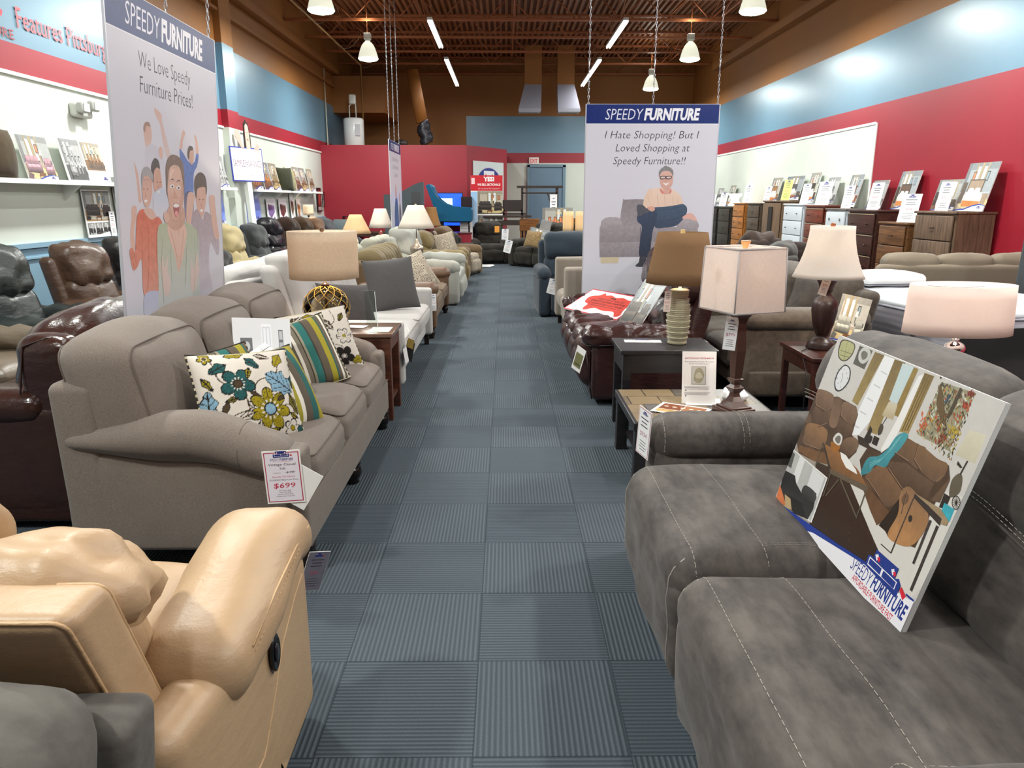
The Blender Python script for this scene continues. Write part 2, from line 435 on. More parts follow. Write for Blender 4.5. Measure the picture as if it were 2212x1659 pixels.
NAVY = (25, 45, 120); RED = (200, 40, 60); WHITE = (236, 236, 238)
def logo(p, x, z, w, text=True, dark=NAVY):
    """sofa emblem with the shop's name beneath; w = total width"""
    u = w / 10.0
    p.rect(x - 3.4 * u, z, x - 2.9 * u, z + 1.5 * u, dark); p.rect(x + 2.9 * u, z, x + 3.4 * u, z + 1.5 * u, dark)
    p.rect(x - 3.4 * u, z, x + 3.4 * u, z + .45 * u, dark); p.rect(x - 2.3 * u, z + 1.5 * u, x + 2.3 * u, z + 2.7 * u, dark)
    p.rect(x - 2.7 * u, z + .62 * u, x - .1 * u, z + 1.35 * u, dark); p.rect(x + .1 * u, z + .62 * u, x + 2.7 * u, z + 1.35 * u, dark)
    for k in (-1.7, 1.7):
        p.poly([(x + k * u - .4 * u, z + 1.6 * u), (x + k * u, z + 1.5 * u), (x + k * u + .35 * u, z + 2.1 * u), (x + k * u, z + 2.4 * u)], WHITE)
        p.poly([(x + k * u * .85 - .2 * u, z + 1.5 * u), (x + k * u * .85 + .2 * u, z + 1.5 * u), (x + k * u * .85 + .2 * u, z + 2 * u), (x + k * u * .85 - .2 * u, z + 2 * u)], RED)
    p.poly([(x + 3.6 * u, z + .6 * u), (x + 4.4 * u, z + .2 * u), (x + 4.7 * u, z + .8 * u), (x + 3.9 * u, z + 1.2 * u)], RED)
    if text:
        p.text('SPEEDY', x - 4.9 * u, z - 1.5 * u, 1.15 * u, dark, -.005, .2, 3.9 * u, 'L')
        p.text('FURNITURE', x - .8 * u, z - 1.5 * u, 1.15 * u, dark, .025, .2, 5.7 * u, 'L')
        p.rect(x - 3.8 * u, z - 1.95 * u, x + 3.8 * u, z - 1.85 * u, RED)
# ================================================================ THE HALL
XL, XR, YB, YF, ZC = -5.0, 6.2, 26.0, -5.0, 6.1
BLUE = (100, 134, 155); REDW = (146, 28, 44); WALLW = (202, 208, 199); BROWN = (144, 93, 41); WAIN = (132, 164, 184)
mBlue, mRed, mWhite, mBrown = wallpaint(BLUE, .32), wallpaint(REDW, .42), wallpaint(WALLW, .6), wallpaint(BROWN, .6)
mWain = wallpaint(WAIN, .45)
# carpet tiles: quarter-turned ribbed squares
def carpet():
    t = NT('carpet_tiles'); tc = t.n('ShaderNodeTexCoord'); X, Y, Z = t.sep(tc.outputs['Object'])
    P = .47
    u = t.math('DIVIDE', t.math('SUBTRACT', X, -.1), P); v = t.math('DIVIDE', t.math('SUBTRACT', Y, 2.80), P)
    iu, iv = t.math('FLOOR', u), t.math('FLOOR', v)
    ch = t.math('PINGPONG', t.math('ADD', iu, iv), 1.0)
    fu, fv = t.math('SUBTRACT', u, iu), t.math('SUBTRACT', v, iv)
    cz = t.n('ShaderNodeCombineXYZ'); t.l(iu, cz.inputs[0]); t.l(iv, cz.inputs[1])
    wn = t.n('ShaderNodeTexWhiteNoise', noise_dimensions='2D'); t.l(cz.outputs[0], wn.inputs['Vector'])
    sel = t.n('ShaderNodeMix'); t.l(ch, sel.inputs[0]); t.l(fu, sel.inputs[2]); t.l(fv, sel.inputs[3])
    rib = t.math('SINE', t.math('MULTIPLY', sel.outputs[0], 2 * PI * 27))
    rib01 = t.math('ADD', t.math('MULTIPLY', rib, .5), .5)
    nz = t.noise(t.co(), 160, 3, .7); nb = t.noise(t.co(), 1.3, 3)
    base = t.mix(ch, lin((94, 104, 112)), lin((88, 98, 107)))  # alternate tile tones put the turned ribs' light and dark sheen into colour
    base = t.mix(t.math('MULTIPLY', wn.outputs[0], .30), base, lin((106, 116, 122)))
    base = t.mix(t.math('MULTIPLY', nz, .7), base, lin((54, 62, 70)))
    base = t.mix(t.math('MULTIPLY', t.math('SUBTRACT', 1.0, rib01), .55), base, lin((34, 40, 48)))
    e1 = t.math('PINGPONG', fu, .5); e2 = t.math('PINGPONG', fv, .5)
    edge = t.math('LESS_THAN', t.math('MINIMUM', e1, e2), .006)
    base = t.mix(t.math('MULTIPLY', edge, .55), base, lin((30, 38, 50)))
    base = t.mix(t.math('MULTIPLY', nb, .18), base, lin((78, 86, 88)))
    t.l(base, t.b.inputs['Base Color']); t.b.inputs['Roughness'].default_value = .93; t.b.inputs['Specular IOR Level'].default_value = .15
    h = t.math('ADD', rib01, t.math('MULTIPLY', nz, .7)); t.l(t.bump(h, .75, .004), t.b.inputs['Normal'])
    return t.m
m = MB(); m.add([(XL, YF, 0), (XR, YF, 0), (XR, YB, 0), (XL, YB, 0)], [(0, 1, 2, 3)], smooth=False)
m.box(((XL + XR) / 2, (YF + YB) / 2, -.06), (XR - XL + .4, YB - YF + .4, .11))
struct(m.build('floor', carpet()))

def wall_panels(name, quads, mats, extra=None):
    m = MB()
    for q, k in quads: m.add(q, [(0, 1, 2, 3)], k, False)
    if extra: extra(m)
    return struct(m.build(name, mats))
ZW, ZR, ZB = 2.84, 3.14, 4.23
def qx(X, y0, y1, z0, z1): return [(X, y0, z0), (X, y1, z0), (X, y1, z1), (X, y0, z1)]
def qy(Y, x0, x1, z0, z1): return [(x0, Y, z0), (x1, Y, z0), (x1, Y, z1), (x0, Y, z1)]
lm = [mWhite, mRed, mBlue, mBrown, mWain]
def exl(m): m.box((XL - .11, (YF + YB) / 2, ZC / 2), (.2, YB - YF + .2, ZC + .3), 3)
wall_panels('wall_left', [(qx(XL, YF, YB, 1.12, ZW), 0), (qx(XL, YF, YB, ZW, ZR), 1), (qx(XL, YF, YB, ZR, ZB), 2), (qx(XL, YF, YB, ZB, ZC), 3), (qx(XL, YF, YB, 0, 1.12), 4)], lm, exl)
def exr(m):
    m.box((XR + .11, (YF + YB) / 2, ZC / 2), (.2, YB - YF + .2, ZC + .3), 3)
wall_panels('wall_right', [(qx(XR, 12.98, YB, 0, ZW), 0), (qx(XR, YF, 12.98, 0, ZR), 1), (qx(XR, 12.98, YB, ZW, ZR), 1), (qx(XR, YF, YB, ZR, ZB), 2), (qx(XR, YF, YB, ZB, ZC), 3)], lm, exr)
def exb(m): m.box(((XL + XR) / 2, YB + .11, ZC / 2), (XR - XL + .6, .2, ZC + .3), 3)
wall_panels('wall_back', [(qy(YB, XL, XR, 0, ZW - .05), 0), (qy(YB, XL, XR, ZW - .05, ZR - .02), 1), (qy(YB, -1.3, XR, ZR - .02, 4.28), 2), (qy(YB, XL, -1.3, ZR - .02, 4.28), 3), (qy(YB, XL, XR, 4.28, ZC), 3)], lm, exb)
wall_panels('wall_front', [(qy(YF, XL, XR, 0, ZW), 0), (qy(YF, XL, XR, ZW, ZR), 1), (qy(YF, XL, XR, ZR, ZB), 0), (qy(YF, XL, XR, ZB, ZC), 3)], [plain((34, 38, 46), .15), mRed, mBlue, mBrown, mWain],
            lambda m: m.box(((XL + XR) / 2, YF - .11, ZC / 2), (XR - XL + .6, .2, ZC + .3), 3))
# white edging around the white field of the right wall, chair rail on the left wall
mTrim = plain((232, 234, 228), .5)
m = MB(); m.box((XR - .008, 12.97, ZW / 2), (.016, .05, ZW)); m.box((XR - .008, 19.5, ZW), (.016, 13.0, .04)); struct(m.build('trim_1', mTrim))
m = MB(); m.box((XL + .015, 14, ZW), (.03, 16, .035)); struct(m.build('trim_2', mTrim))
m = MB(); m.box((XL + .02, (YF + YB) / 2, 1.13), (.04, YB - YF, .05)); m.box((XL + .012, (YF + YB) / 2, 1.0), (.024, YB - YF, .02))
for k in range(16): m.box((XL + .012, -3 + k * 1.5, .5), (.024, .07, 1.0))
struct(m.build('trim_3', mWain))
m = MB(); m.box((XL + .012, (YF + YB) / 2, .06), (.024, YB - YF, .12)); struct(m.build('baseboard_left', plain((60, 66, 74))))
m = MB(); m.box((XR - .012, (YF + YB) / 2, .06), (.024, YB - YF, .12)); struct(m.build('baseboard_right', plain((60, 66, 74))))
# pilaster on the left wall
m = MB()
for z0, z1, k in ((0, 1.12, 4), (1.12, ZW, 0), (ZW, ZR, 1), (ZR, ZB, 2), (ZB, ZC, 3)): m.box((XL + .06, 14.1, (z0 + z1) / 2), (.12, .55, z1 - z0), k)
struct(m.build('wall_left_pilaster', lm))
m = MB(); m.box((XL + .1, 10.0, 5.15), (.2, 26, .14)); m.box((XL + .05, 10, 4.75), (.1, 26, .05)); struct(m.build('beam_left', mBrown))
m = MB(); m.box((XR - .1, 10.0, 5.3), (.2, 26, .16)); struct(m.build('beam_right', mBrown))

# steel roof deck
mDeck = wallpaint((138, 86, 50), .55); mSteel = plain((158, 90, 50), .5)
m = MB(); n = int((XR - XL) / .15); vs = []; fs = []; k = 0
for i in range(n + 1):
    x = XL + i * .15
    for dx, z in ((0, ZC + .05), (.035, ZC + .05), (.05, ZC - .03), (.11, ZC - .03), (.125, ZC + .05)):
        vs += [(min(x + dx, XR), YF, z), (min(x + dx, XR), YB, z)]; k += 1
for i in range(k - 1): fs.append((2 * i, 2 * i + 1, 2 * i + 3, 2 * i + 2))
m.add(vs, fs, 0, False); m.box(((XL + XR) / 2, (YF + YB) / 2, ZC + .15), (XR - XL + .4, YB - YF + .4, .1))
struct(m.build('ceiling', mDeck))
# open-web joists
def joist():
    m = MB(); y = 0; zt, zb = ZC - .06, 5.55; x0, x1 = XL + .02, XR - .02
    for z in (zt, zb):
        m.box(((x0 + x1) / 2, -.03, z), (x1 - x0, .045, .045)); m.box(((x0 + x1) / 2, .03, z), (x1 - x0, .045, .045))
    nn = 22; st = (x1 - x0) / nn
    for i in range(nn):
        a = (x0 + i * st, 0, zb if i % 2 else zt); b = (x0 + (i + 1) * st, 0, zt if i % 2 else zb)
        m.tube([a, b], .014, 6)
    return m.build('ceiling_joist', mSteel)
J = struct(joist()); J.location.y = 25.75
for k in range(1, 15):
    j = J.copy(); COL.objects.link(j); j.location.y = 25.75 - 1.87 * k
m = MB()
for x in (-3.9, -1.9, .2, 2.6, 4.9):
    m.tube([(x, YF, 5.6), (x, YB, 5.6)], .012, 5); m.tube([(x + .05, YF, 6.02), (x + .05, YB, 6.02)], .012, 5)
    for k in range(14):
        y = 25.75 - 1.87 * k; m.tube([(x, y, 5.6), (x, y - 1.87, 6.02)], .009, 5); m.tube([(x, y, 6.02), (x, y - 1.87, 5.6)], .009, 5)
struct(m.build('ceiling_bridging', mSteel))
# a sprinkler pipe and conduits under the roof
o = MB(); o.tube([(-4.1, YF, 5.3), (-4.1, 22.6, 5.3), (-4.1, 22.6, 3.4)], .022, 8); tag(o.build('sprinkler_pipe', plain((150, 112, 60), .5)), 'tan pipe running under the roof along the left wall', 'pipe')
o = MB()
for k in range(7):
    y = 6 + k * 2.6; pts = [(-4.1 + .7 * t, y, 5.3 - 1.1 * t * (1 - t) - .0 + .1 * t) for t in [i / 8 for i in range(9)]]
    o.tube(pts, .006, 5)
tag(o.build('cable_loops', plain((120, 100, 70), .6)), 'thin cables sagging in loops off the pipe under the roof', 'cable')
o = MB(); o.tube([(XL + .05, 21.7, 5.2), (XL + .05, 21.7, 1.2)], .018, 6); tag(o.build('wall_conduit', plain((190, 190, 170))), 'pale conduit running down the blue stripe in the far left corner', 'conduit')
# pendant bell lamps (high bay)
def bay_profile(): return [(.055, .36), (.09, .33), (.13, .28), (.17, .2), (.2, .1), (.222, .02), (.225, 0)]
def highbay(loc, label):
    t = thing('pendant_bay_lamp', label, 'ceiling lamp', loc, group='bell shaped bay lamps hanging from the roof')
    m = MB(); m.shell(list(reversed(bay_profile())), t=.004, n=32); m.lathe([(.0, .375), (.056, .37), (.056, .355), (0, .35)], n=20)
    m.build('reflector', emitbell, t)
    m = MB(); m.lathe([(.225, 0), (.226, -.01), (.2, -.035), (.1, -.06), (0, -.065)], n=32); m.build('lens', emitlens, t)
    m = MB(); m.rbox((0, 0, .46), (.16, .14, .14), .02); m.rbox((0, 0, .385), (.1, .1, .04), .01); m.build('ballast', plain((205, 205, 195), .4), t)
    m = MB(); m.tube([(0, 0, .53), (0, 0, 1.36)], .01, 6); m.build('hanger', mSteel, t)
    light('AREA', 'bay_light', t, (0, 0, -.085), HIGHBAY_W, (.97, 1.0, .95), .4)
    light('POINT', 'bay_uplight', t, (0, 0, .75), HIGHBAY_W * .10, (1.0, .97, .85), radius=.15)
    return t
def _em(c, s, name):
    t = NT(name); t.b.inputs['Base Color'].default_value = lin(c); t.b.inputs['Emission Color'].default_value = lin(c)
    t.b.inputs['Roughness'].default_value = .3; t.b.inputs['Emission Strength'].default_value = s; return t.m
emitbell = _em((226, 228, 208), .8, 'ribbed_reflector_glow'); emitlens = _em((236, 255, 218), 14, 'lit_lens')
BX = [(-3.12, 'left'), (4.22, 'right')]
for X_, side in BX:
    ys = [(18.2, 'second in'), (13.75, 'first in'), (9.3, 'overhead in'), (4.9, 'overhead near in'), (.4, 'above the camera in')]
    if side == 'right': ys = [(22.9, 'farthest in')] + ys
    for y, s in ys: highbay((X_, y, 4.72), 'white bell shaped bay lamp, %s the %s row under the roof' % (s, side))
# strip lights
def strip(x, y0, y1, nm):
    t = thing('strip_light', nm, 'strip light', (x, (y0 + y1) / 2, 4.93), group='bare strip lights along the aisle'); L = y1 - y0
    m = MB(); m.box((0, 0, .045), (.1, L, .05)); m.build('housing', plain((200, 200, 195), .4), t)
    m = MB()
    for dx in (-.03, .03): m.tube([(dx, -L / 2 + .03, 0), (dx, L / 2 - .03, 0)], .018, 10)
    m.build('tube', emitstrip, t)
    for dy in (-L * .4, L * .4): m = MB(); m.tube([(0, dy, .07), (0, dy, 1.13)], .004, 5); m.build('hanger', mSteel, t)
    light('AREA', 'strip_glow', t, (0, 0, -.03), STRIP_W, (1, .98, .96), .1, sy=L)
emitstrip = _em((255, 250, 250), 9, 'lit_tube')
for x, s in ((-1.45, 'left'), (2.33, 'right')):
    for (a, b, q) in ((19.6, 23.9, 'far end of'), (15.5, 18.1, 'middle of'), (11.2, 13.8, 'near part of'), (6.9, 9.5, 'overhead in'), (2.6, 5.2, 'near overhead in'), (-1.7, .9, 'above the camera in')):
        strip(x, a, b, 'bare white strip light, %s the %s row above the aisle' % (q, s))
# small bright ones at the far right end
# red partition room at the back left
XP, YP, ZP = -1.05, 21.0, 3.03
m = MB(); m.box(((XL + XP) / 2, YP + .06, ZP / 2), (XP - XL, .12, ZP)); struct(m.build('wall_partition', mRed))
m = MB(); A = Vector((XP, YP, 0)); B = Vector((.04, 22.9, 0)); d = (B - A).normalized(); nn = Vector((-d.y, d.x, 0)) * .12
vs = [A, B, B + nn, A + nn]; vs = [tuple(p) for p in vs] + [(p.x, p.y, ZP) for p in vs]
m.add(vs, [(0, 1, 5, 4), (1, 2, 6, 5), (2, 3, 7, 6), (3, 0, 4, 7), (4, 5, 6, 7)], 0, False); m.box((-.02, 24.45, ZP / 2), (.12, 3.1, ZP))
struct(m.build('wall_partition_angled', mRed))
m = MB(); m.box(((XL + XP) / 2 - .01, 23.56, ZP - .052), (XP - XL - .02, 4.86, .1)); struct(m.build('ceiling_partition_room', mBrown))
m = MB(); m.box((XL + .75, 24.4, 4.55), (1.5, 3.1, 1.0)); struct(m.build('wall_soffit', mBrown))
# door with frame at the back
t = bpy.data.objects.new('door_1', None); COL.objects.link(t); t.location = (1.38, YB, 0); struct(t)
m = MB(); m.box((0, -.02, 1.33), (1.1, .05, 2.66)); m.build('door_leaf', wallpaint((104, 130, 152), .45), t)
m = MB()
for s in (-1, 1): m.box((s * .6, -.04, 1.36), (.09, .1, 2.72))
m.box((0, -.04, 2.7), (1.29, .1, .09)); m.build('door_frame', wallpaint((108, 134, 150), .4), t)
m = MB(); m.tube([(.46, -.05, 1.05), (.46, -.1, 1.05), (.36, -.1, 1.05)], .012, 8); m.build('door_handle', plain((150, 150, 150), .3, 1), t)
t = thing('exit_sign', 'white sign with red EXIT letters above the blue back door', 'sign', (.955, YB - .06, 2.86))
m = MB(); m.rbox((0, 0, 0), (.33, .06, .22), .015); m.build('housing', plain((230, 228, 220), .4), t)
p = Print(.0006); p.rect(-.14, -.085, .14, .085, (240, 225, 220)); p.text('EXIT', 0, -.065, .13, (225, 20, 50), .02, 0, .24); p.build('lettering', t, (0, -.031, 0))
# supply ducts with flared grilles
def duct(x, lab, sg):
    t = thing('ceiling_duct', lab, 'duct', (x, 23.4, 0), group='pair of flared ducts near the back wall')
    m = MB(); m.box((0, 0, 5.35), (.5, .34, 1.2)); m.build('riser', mBrown, t)
    m = MB(); a = [(-.25, -.17), (.25, -.17), (.25, .17), (-.25, .17)]; b = [(-.33 + sg * .1, -.3), (.33 + sg * .1, -.3), (.33 + sg * .1, .17), (-.33 + sg * .1, .17)]
    vs = [(q[0], q[1], 4.88) for q in a] + [(q[0], q[1], 4.2) for q in b] + [(q[0], q[1], 4.12) for q in b]
    m.add(vs, [(i, (i + 1) % 4, (i + 1) % 4 + 4, i + 4) for i in range(4)] + [(i + 4, (i + 1) % 4 + 4, (i + 1) % 4 + 8, i + 8) for i in range(4)], 0, False)
    m.build('flared_boot', plain((150, 152, 164), .42, .4), t)
    m = MB(); m.box((sg * .1, -.065, 4.125), (.64, .45, .02))
    for k in range(9): m.box((sg * .1, -.27 + k * .05, 4.112), (.62, .008, .02))
    m.build('grille', plain((196, 198, 200), .4, .2), t)
duct(.82, 'silver flared duct mouth, the one further from the right banner', -1); duct(1.78, 'silver flared duct mouth, the one nearer the right banner', 1)
# water heater and flexible duct on the partition roof
t = thing('water_heater', 'white cylindrical water heater standing on the red room roof', 'water heater', onY(766, 312, 22.0).xy.to_tuple() + (ZP,))
m = MB(); m.lathe([(.26, 0), (.28, .02), (.28, .74), (.25, .78), (0, .8)], n=32); m.build('tank', plain((222, 224, 226), .25), t)
m = MB(); m.tube([(-.1, 0, .78), (-.1, 0, 1.1), (-.02, 0, 1.2)], .015, 6); m.tube([(.08, 0, .78), (.08, 0, 1.16)], .015, 6); m.rbox((0, 0, 1.28), (.18, .18, .26), .04); m.build('expansion_tank', plain((215, 216, 210), .3), t)
m = MB(); m.box((.15, -.26, .45), (.14, .05, .3)); m.build('rating_plate', plain((200, 200, 206), .4), t)
t = thing('flexible_duct', 'brown duct turning into black foil hose above the red room', 'duct', (0, 0, 0))
a = onY(890, 152, 22.4); b = onY(912, 265, 22.4); c = onY(924, 312, 22.4)
m = MB(); m.tube([a, b], .17, 16); m.build('rigid_duct', mBrown, t)
m = MB(); pts = [b + (c - b) * (i / 24) + Vector((.03 * math.sin(i * .5), 0, 0)) for i in range(25)]
m.tube(pts, [.17 + (.02 if i % 2 else 0) for i in range(25)], 16); m.build('foil_hose', plain((52, 52, 58), .3, .6), t)
t = MB(); t.tube([(-3.2, 22.3, ZP + .09), (-2.95, 22.1, ZP + .14), (-2.8, 22.1, ZP + .09)], .09, 12); tag(t.build('coiled_hose', plain((40, 34, 32), .5)), 'dark hose coil lying on the red room roof', 'hose')
# chains for banners
def chain(m, x, y, z0, z1, r=.0032):
    n = int((z1 - z0) / .034)
    for i in range(n):
        z = z0 + (i + .5) * (z1 - z0) / n; a = i % 2
        pts = [(x + (0 if a else .008 * math.cos(q)), y + (.008 * math.cos(q) if a else 0), z + .021 * math.sin(q)) for q in [2 * PI * j / 8 for j in range(8)]]
        m.tube(pts, r, 4, closed=True)
# wall: writing on the left wall in raised red letters
def wall_text(txt, y, z, h, wd, col, lab):
    p = Print(.0004); p.text(txt, 0, 0, h, col, .004, 0, wd, 'L'); o = p.build('wall_lettering', None, (XL + .012, y, z), (0, 0, PI / 2), .35)
    return tag(o, lab, 'lettering')
a = onX(30, 100, XL); b = onX(232, 133, XL)
wall_text('Features Pittsburgh', 8.28, 3.31, .21, 1.86, (186, 84, 96), 'large red words on the blue stripe of the left wall')
a = onX(-40, 75, XL); wall_text('FURNITURE', 7.28, 3.175, .095, .92, (150, 50, 60), 'small red word under a sofa emblem on the left wall')
p = Print(.0004); logo(p, 0, 0, .95, False, (170, 50, 60)); tag(p.build('wall_emblem', None, (XL + .013, 7.62, 3.34), (0, 0, PI / 2)), 'red sofa emblem painted high on the left wall', 'emblem')
# emergency light on the left wall
a = onX(165, 235, XL)
t = thing('emergency_light', 'grey twin-head emergency light on the white left wall', 'emergency light', (XL, a.y, a.z - .02), PI / 2)
m = MB(); m.rbox((0, -.05, 0), (.34, .1, .16), .03); m.build('housing', plain((190, 192, 186), .4), t)
for k in (-1, 1):
    m = MB(); m.rbox((k * .12, -.14, .04 + .02 * k), (.15, .09, .12), .03, M=None); m.build('lamp_head', plain((168, 170, 166), .35), t)
    m = MB(); m.box((k * .12, -.187, .04 + .02 * k), (.12, .006, .09)); m.build('lens', plain((205, 208, 205), .15), t)
# ================================================================ FURNITURE BUILDERS (front faces -y, width along x)
def sm(t): t = max(0, min(1, t)); return t * t * (3 - 2 * t)
def rotx(a): return Matrix.Rotation(a, 4, 'X')
def rotz(a): return Matrix.Rotation(a, 4, 'Z')
def roty(a): return Matrix.Rotation(a, 4, 'Y')
def T4(x, y, z): return Matrix.Translation((x, y, z))
mFoot = plain((38, 26, 22), .3); mBlack = plain((22, 21, 22), .35)
def bun_foot(r=.045, h=.12):
    return [(r * .55, 0), (r * .75, .006), (r * .62, h * .16), (r * .8, h * .26), (r * 1.05, h * .5), (r * .95, h * .72), (r * .7, h * .8), (r * .95, h * .86), (r, h)]
def seating(name, label, cat, loc, rz, w=1.0, d=.95, n=1, sh=.47, ah=.64, aw=.22, bh=1.02, mat=None, mat2=None, arm='pad', back='recliner',
            feet='none', lean=.16, group=None, bt=.26, tuft=0, skirt=.012, piping=None, wr=.008, seed=1, rows=2):
    t = thing(name, label, cat, loc, rz, group); iw = (w - 2 * aw) / n; fz = .12 if feet != 'none' else skirt
    m = MB(); m.soft((0, .03, (fz + sh * .72) / 2 + .0), (w - .04, d - .12, sh * .72 - fz), .03, m=4); m.build('base', mat, t)
    # seats
    for i in range(n):
        x = -w / 2 + aw + iw * (i + .5); m = MB()
        m.soft((x, -.09 - (0.0), sh - .09), (iw + .005, d - .24, .2), .075, (0, .01, .03), wr=wr, seed=seed + i)
        if back == 'recliner': m.soft((x, -d / 2 + .07, sh / 2 - .02), (iw, .16, sh - .16), .07, (0, .02, 0), wr=wr, seed=seed + 3 + i)
        o = m.build('seat_cushion', mat, t)
        if piping:
            m = MB(); y0 = -.09 - (d - .24) / 2; z = sh + .005
            m.tube([(x - iw / 2 + .02, .2, z - .02), (x - iw / 2 + .02, y0 + .06, z - .01), (x - iw / 2 + .05, y0 + .012, z - .02), (x + iw / 2 - .05, y0 + .012, z - .02), (x + iw / 2 - .02, y0 + .06, z - .01), (x + iw / 2 - .02, .2, z - .02)], .005, 6)
            m.build('piping', piping, o)
    # arms
    for s in (-1, 1):
        x = s * (w / 2 - aw / 2); m = MB()
        if arm == 'track': m.soft((x, .0, (fz + ah) / 2), (aw, d - .04, ah - fz), .035, (.01, 0, .01), m=5)
        elif arm == 'roll':
            m.soft((x, .0, (fz + ah - .1) / 2), (aw * .78, d - .06, ah - .1 - fz), .03, m=4)
            m.soft((x + s * .01, -.02, ah - .085), (aw, d - .06, .17), .083, (0, .01, 0), m=5)
        else:
            m.soft((x, .0, (fz + ah - .12) / 2), (aw * .86, d - .06, ah - .12 - fz), .05, (.015, 0, 0), m=5)
            m.soft((x, -.03, ah - .09), (aw * 1.06, d - .12, .19), .09, (.01, .02, .015), wr=wr * 1.6, wf=9, seed=seed + 9)
        m.build('arm', mat2 or mat, t)
    # back
    k = lean
    def f(x, y, z): return (x, y + (z - sh) * k, z - 0)
    if back != 'none':
        m = MB(); m.soft((0, d / 2 - .1, (fz + bh - .06) / 2), (w - aw * .9, .16, bh - .06 - fz), .06, m=5, f=f); m.build('back_frame', mat, t)
    for i in range(n):
        x = -w / 2 + aw + iw * (i + .5); bw = iw + (aw * .25 if back == 'recliner' else 0); m = MB(); yb = d / 2 - .2
        H = bh - sh + .02
        if back == 'recliner':
            if rows == 1: m.soft((x, yb, sh + H / 2), (bw, bt, H), .11, (0, .05, .02), f=f, wr=wr * 2, seed=seed + i)
            else:
                hs = [.5, .5] if rows == 2 else [.34, .33, .33]; z = sh - .03
                for q, hh in enumerate(hs):
                    hh *= H + .04; top = q == rows - 1
                    m.soft((x, yb - (.02 if top else 0), z + hh / 2), (bw, bt + (.04 if top else 0), hh + .05), .1, (0, .035, .015), f=f, wr=wr * 2, seed=seed + q + i * 5); z += hh
        elif back == 'channel':
            nc = max(4, int(bw / .16))
            for q in range(nc): m.soft((x - bw / 2 + bw * (q + .5) / nc, yb - .01, sh + H / 2 - .01), (bw / nc + .03, bt, H), .07, (0, .03, .03), f=f, wr=wr, seed=seed + q)
        elif back == 'cushion': m.soft((x, yb - .02, sh + H / 2), (bw - .01, bt, H + .02), .075, (.0, .07, .03), f=f, wr=wr * 2, seed=seed + i)
        elif back == 'tight': m.soft((x, yb + .03, sh + H / 2), (bw, bt * .8, H), .06, (0, .02, .01), f=f)
        o = m.build('back_cushion', mat2 or mat, t)
    if feet != 'none':
        for sx in (-1, 1):
            for y in (-d / 2 + .09, d / 2 - .09):
                m = MB()
                if feet == 'bun': m.lathe(bun_foot(), (sx * (w / 2 - .08), y, 0), 18)
                elif feet == 'block': m.box((sx * (w / 2 - .07), y, fz / 2), (.05, .05, fz))
                m.build('foot', mFoot, t)
    return t
def pillow(name, label, loc, rot, size, mat, th=.14, group=None, cat='pillow', pw=2.2, pipe=None, n=26, cols=None, sag=0, parent=None):
    """throw cushion: lies in its own xz plane, front toward -y, standing on z = 0"""
    w, h = size; m = MB(); vs = []; fs = []
    def P(i, j, s):
        u = -1 + 2 * i / n; v = -1 + 2 * j / n
        e = max(0, 1 - abs(u) ** pw) * max(0, 1 - abs(v) ** pw); y = s * th / 2 * e ** .55
        cu = 1 - .055 * (1 - v * v) * abs(u) ** 3; cv = 1 - .055 * (1 - u * u) * abs(v) ** 3
        return (u * w / 2 * cu + sag * (v * v) * .02, y + .004 * noise.noise(Vector((u * 4, v * 4, s))) * e, h / 2 + v * h / 2 * cv)
    for s in (-1, 1):
        o = len(vs)
        for j in range(n + 1):
            for i in range(n + 1): vs.append(P(i, j, s))
        for j in range(n):
            for i in range(n):
                a = o + j * (n + 1) + i; fs.append((a, a + 1, a + n + 2, a + n + 1) if s < 0 else (a, a + n + 1, a + n + 2, a + 1))
    m.add(vs, fs)
    me_cols = None
    if pipe:
        t = thing(name, label, cat, loc, group=group, rot=rot); o = m.build('cover', mat, t)
        e = [P(i, 0, 1) for i in range(n)] + [P(n, j, 1) for j in range(n)] + [P(n - i, n, 1) for i in range(n)] + [P(0, n - j, 1) for j in range(n)]
        q = MB(); q.tube(e, .005, 6, closed=True); q.build('piping', pipe, t)
    else:
        o = m.build(name, mat); o.location = loc; o.rotation_euler = rot; tag(o, label, cat, group); t = o
    if cols:
        me = o.data; at = me.color_attributes.new('Col', 'FLOAT_COLOR', 'POINT'); d = []
        for v in me.vertices: d += list(cols((v.co.x / w + .5), v.co.z / h))
        at.data.foreach_set('color', d)
    return t
def stripes(cols, axis=0, size=.5, name='striped'):
    t = NT(name); tc = t.n('ShaderNodeTexCoord'); s = t.sep(tc.outputs['Object'])
    f = t.math('FRACT', t.math('ADD', t.math('DIVIDE', s[axis], size), .5)); tot = sum(c[1] for c in cols); st = []; p = 0
    for c, wd in cols: st.append((p / tot, lin(c))); p += wd
    # ramps hold 32 stops
    t.l(t.ramp(f, st[:32], 'CONSTANT'), t.b.inputs['Base Color']); t.b.inputs['Roughness'].default_value = .9
    t.l(t.bump(t.noise(t.co(), 300, 2), .4, .001), t.b.inputs['Normal']); return t.m
